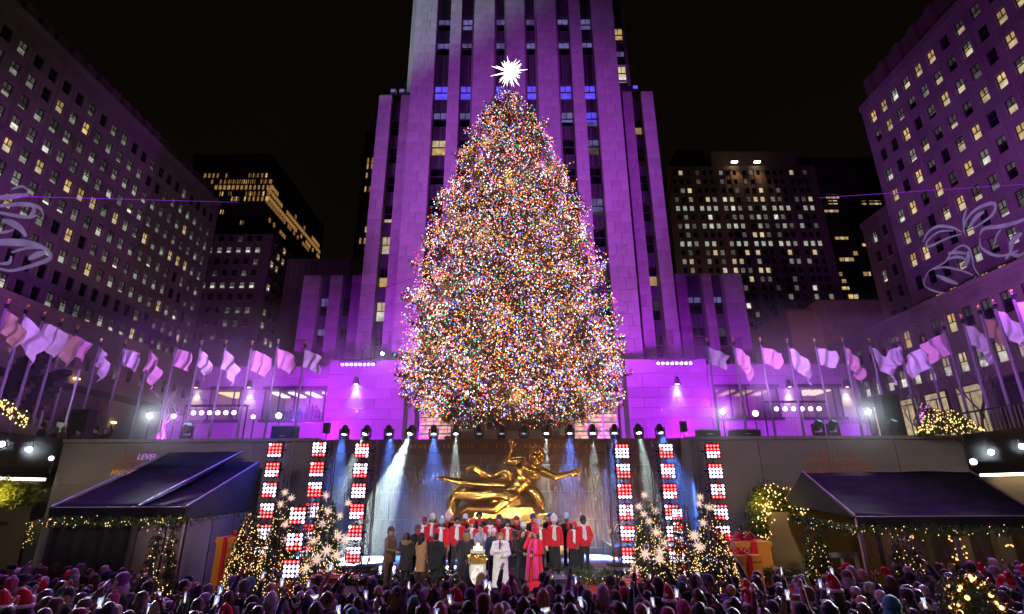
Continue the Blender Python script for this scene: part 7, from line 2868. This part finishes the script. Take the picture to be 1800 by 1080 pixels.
far_pose = [('down', 'down'), ('down', 'down'), ('high', 'down'), ('phone', 'phone')]
far_body = [lowres(lambda p=p: body_mesh(*p), 0.028) for p in far_pose[1:]]
far_coat = [lowres(lambda p=p: coat_mesh(*p, 0.7, 1.1), 0.042) for p in far_pose[1:]]
far_head = [(k, lowres(fn, 0.026)) for k, fn in (('beanie', hat_beanie), ('slouch', hat_slouch), ('santa', hat_santa), ('short', hair_short), ('long', hair_long), ('cap', hat_cap), ('hood', hood_mesh))]
cmn = list(COLS)
cmats = [mat('crowd_' + k.replace(' ', '_'), COLS[k], 0.92, var=0.2, scale=14) for k in cmn] + [mat('crowd_skin_' + k, SK[k], 0.6, var=0.05) for k in 'lmd'] + [mat('crowd_hair_' + k, HAIRC[k], 0.6, var=0.2) for k in HAIRC]
VV, FF, MM = [], [], []
nv = 0
for (x, y) in REST:
    a = PI + math.atan2(x, 30) * 0.6 + cr.gauss(0, 0.6)
    s_ = cr.gauss(1.70, 0.085) / 1.72
    c_, n_ = math.cos(a) * s_, math.sin(a) * s_
    Rm = np.array([[c_, -n_, 0], [n_, c_, 0], [0, 0, s_]], dtype=np.float32)
    k = cr.choice((0, 0, 0, 0, 1, 2))
    hk, hv = cr.choice(far_head[:2] + far_head[3:6] * 3 + far_head)
    hm = cmn.index('red') if hk == 'santa' else (len(cmn) + 3 + cr.randrange(4) if hk in ('short', 'long') else cmn.index(cr.choice(HATC)))
    for (v, f), mi in ((far_body[k], len(cmn) + cr.randrange(3)), (far_coat[k], cmn.index(cr.choice(COATC))), (hv, hm)):
        VV.append(v @ Rm.T + np.array([x, y, 0], dtype=np.float32))
        FF.append(f + nv)
        MM.append(np.full(len(f), mi))
        nv += len(v)
if VV:
    o = link('crowd', raw_mesh('crowd', np.concatenate(VV), np.concatenate(FF), cmats, np.concatenate(MM), smooth=True))
    tag(o, 'packed rear rows of spectators up to the stage and the tents', 'crowd', kind='stuff')
    print('crowd rest', len(REST), 'tris', sum(len(f) for f in FF))
# spectators on the plaza above, and behind the crowded window
for i, (px, py) in enumerate(((8, 748), (22, 752), (40, 747), (58, 753), (75, 750), (96, 756), (112, 752), (138, 758), (168, 758), (186, 757))):
    p = at(px, py, 25.2)
    b = crowd_person(p.x, 25.2, p.z - 1.62, face=cr.uniform(-0.6, 0.6), lab='spectator standing at the plaza edge, %s from the sloped parapet end' % ORD_N[i])
    b['group'] = 'spectators on the plaza edge'
for i in range(9):
    x = WIN[1][0] + 1.2 + i * (WIN[1][1] - WIN[1][0] - 1.6) / 9
    b = crowd_person(x, 44.9 + cr.uniform(0, 0.7), wz0 - 0.55 + cr.uniform(-0.2, 0.1), face=cr.uniform(-0.5, 0.5), lab='guest behind the wide plaza window, %s from the amber lit one' % ORD_N[i])
    b['group'] = 'guests behind the plaza window'

# ================================================================== THE GILDED STATUE
gs = root('gilded_statue', (0.2, 24.0, 0), 'gilded reclining figure with outstretched arms above a golden mound', 'statue')


def G(zx, zy, dy=0.0):
    """picture point of the close view -> statue plane"""
    return at(740 + zx / 6.0, 750 + zy / 6.0, 24.0 + dy)


m = MB()
hd = G(1222, 322, -0.35)
m.ell(hd, (0.27, 0.30, 0.36), 16, 12, 0, Matrix.Rotation(-0.25, 3, 'Y'))
m.ell(hd + Vector((-0.02, -0.12, -0.18)), (0.19, 0.2, 0.2), 12, 10)
m.ell(hd + Vector((-0.03, -0.34, -0.08)), (0.045, 0.07, 0.09), 8, 6)
m.ell(hd + Vector((-0.02, -0.27, 0.05)), (0.17, 0.06, 0.04), 8, 6)
m.cap(G(1170, 440, -0.15), hd - Vector((0.03, 0, 0.15)), 0.19, 0.16)
m.ell(G(1120, 470, -0.05), (0.62, 0.34, 0.36), 16, 12, 0, Matrix.Rotation(0.45, 3, 'Y'))     # chest
m.ell(G(1060, 560, 0), (0.45, 0.30, 0.42), 16, 12, 0, Matrix.Rotation(0.6, 3, 'Y'))
m.ell(G(1020, 620, 0), (0.38, 0.28, 0.36), 16, 12)
m.ell(G(950, 680, 0), (0.46, 0.32, 0.36), 16, 12)
for dx, dy_ in ((-30, -10), (55, 25)):     # breast
    m.ell(G(1125 + dx, 455 + dy_, -0.30), (0.25, 0.13, 0.18), 12, 8, 0, Matrix.Rotation(0.45, 3, 'Y'))
for a, b, ra, rb in ((G(1060, 370), G(895, 372, -0.1), 0.21, 0.16), (G(895, 372, -0.1), G(950, 238, -0.25), 0.16, 0.10), (G(1275, 470, -0.1), G(1415, 532, -0.2), 0.21, 0.16), (G(1415, 532, -0.2), G(1575, 492, -0.3), 0.16, 0.10),
                     (G(900, 630, 0.1), G(545, 612, 0.15), 0.30, 0.20), (G(545, 612, 0.15), G(250, 545, 0.2), 0.20, 0.10), (G(255, 545, 0.2), G(180, 545, 0.15), 0.10, 0.07),
                     (G(950, 720, -0.1), G(770, 880, -0.35), 0.30, 0.21), (G(770, 880, -0.35), G(500, 862, -0.2), 0.21, 0.11), (G(500, 862, -0.2), G(430, 905, -0.2), 0.11, 0.08)):
    m.cap(a, b, ra, rb, 12)


def sfist(w, d, up, s):
    d, up = Vector(d).normalized(), Vector(up).normalized()
    side = d.cross(up).normalized()
    m.ell(w + d * 0.14, (0.12, 0.14, 0.075), 10, 8, 0, Matrix((side, d, side.cross(d))).transposed())
    for k, L in enumerate((0.20, 0.24, 0.22, 0.17)):
        a = w + d * 0.24 + side * (0.085 - 0.056 * k)
        b = a + d * L * 0.55 + side * (0.02 - 0.013 * k)
        c = b + d * L * 0.4 + up * 0.04
        m.cap(a, b, 0.034, 0.030, 7)
        m.cap(b, c, 0.030, 0.024, 7)
    a = w + d * 0.08 + side * 0.10
    m.cap(a, a + side * 0.10 + d * 0.10, 0.04, 0.032, 7)
    m.cap(a + side * 0.10 + d * 0.10, a + side * 0.12 + d * 0.2, 0.032, 0.026, 7)


sfist(G(950, 238, -0.25), (0.05, -0.05, 1), (0, -1, 0.1), 1)
sfist(G(1575, 492, -0.3), (1, -0.1, 0.2), (0, -1, 0), 1)
me = remesh(m, 0.025, 1, [GOLD], 'figure')
bo = link('figure', me, gs)
bo.data.transform(Matrix.Translation(-gs.location))
rn = random.Random(8)
m = MB()
for i in range(130):            # curls
    zc = 1 - 1.5 * (i + 0.5) / 130
    a = i * 2.4
    q = math.sqrt(max(0, 1 - zc * zc))
    p = hd + Vector((0.30 * q * math.cos(a), 0.32 * q * math.sin(a) + 0.06, 0.06 + 0.36 * zc))
    if p.y < hd.y - 0.17 and p.z < hd.z + 0.17: continue
    m.ell(p, rn.uniform(0.06, 0.09), 6, 5)
m.build('hair', GOLD, gs, smooth=True)


def ribbon_cloth(paths, rad, flat, name, thick=None):
    m = MB()
    for pts in paths:
        m.tube(pts, [rad * (0.5 + 0.5 * math.sin(PI * (0.12 + 0.76 * k / (len(pts) - 1)))) for k in range(len(pts))], 10, flat=flat)
    me = remesh(m, 0.035, 2, [GOLD], name)
    o = link(name, me, gs)
    me.transform(Matrix.Translation(-gs.location))


def curve(pts, n=7):
    P3 = [G(*p) for p in pts]
    out = []
    for i in range(len(P3) - 1):
        p0, p1, p2, p3 = P3[max(i - 1, 0)], P3[i], P3[i + 1], P3[min(i + 2, len(P3) - 1)]
        for k in range(n):
            t = k / n
            out.append(0.5 * ((2 * p1) + (p2 - p0) * t + (2 * p0 - 5 * p1 + 4 * p2 - p3) * t * t + (3 * p1 - p0 - 3 * p2 + p3) * t ** 3))
    return out + [P3[-1]]


ribbon_cloth([curve([(980, 520, 0.2), (900, 470, 0.3), (820, 490, 0.3), (740, 530, 0.25), (640, 470, 0.2), (560, 425, 0.2), (470, 455, 0.2)]),
              curve([(960, 560, 0.25), (880, 510, 0.35), (810, 525, 0.35), (730, 560, 0.3), (640, 505, 0.25), (560, 455, 0.25), (480, 480, 0.25)]),
              curve([(950, 585, 0.25), (860, 545, 0.4), (760, 585, 0.35), (660, 545, 0.3), (590, 490, 0.3)])], 0.13, 0.8, 'sash')
ribbon_cloth([curve([(1030, 700, -0.2), (950, 720, -0.35), (880, 690, -0.35), (760, 680, -0.3), (620, 705, -0.3), (480, 700, -0.3), (330, 700, -0.3)]),
              curve([(1020, 730, -0.25), (940, 750, -0.4), (850, 715, -0.4), (740, 715, -0.35), (600, 735, -0.3), (460, 725, -0.3), (335, 722, -0.3)]),
              curve([(1000, 755, -0.25), (930, 775, -0.4), (830, 740, -0.42), (720, 745, -0.35), (580, 762, -0.3), (450, 748, -0.3), (350, 742, -0.3)])], 0.12, 0.9, 'drapery')
# a plain faceted mound with a smooth rounded rim behind it
m = MB()
for px_, py_, rx, ry, rz_ in ((820, 960, 2.1, 0.6, 0.8), (880, 860, 1.0, 0.5, 0.75), (700, 990, 1.7, 0.55, 0.5), (1010, 1000, 1.6, 0.55, 0.55)):
    m.ell(G(px_, py_, 0.15), (rx, ry, rz_), 9, 6)
mo = m.build('mound', GOLD, gs)
m = MB()
pts = curve([(420, 1010, 0.4), (330, 860, 0.4), (380, 720, 0.45), (520, 640, 0.5)])
m.tube(pts, [0.10 + 0.10 * math.sin(PI * k / (len(pts) - 1)) for k in range(len(pts))], 10, flat=1.5)
pts = curve([(1060, 640, 0.5), (1190, 700, 0.45), (1245, 830, 0.4), (1200, 1000, 0.4)])
m.tube(pts, [0.10 + 0.10 * math.sin(PI * k / (len(pts) - 1)) for k in range(len(pts))], 10, flat=1.5)
m.build('rim', GOLD, gs, smooth=True)
MB().box(-3.2, 2.6, 23.3, 24.6, 0.01, at(890, 935, 24).z).build('plinth', GRANITE, gs)
bpy.data.scenes.remove(_tmp)
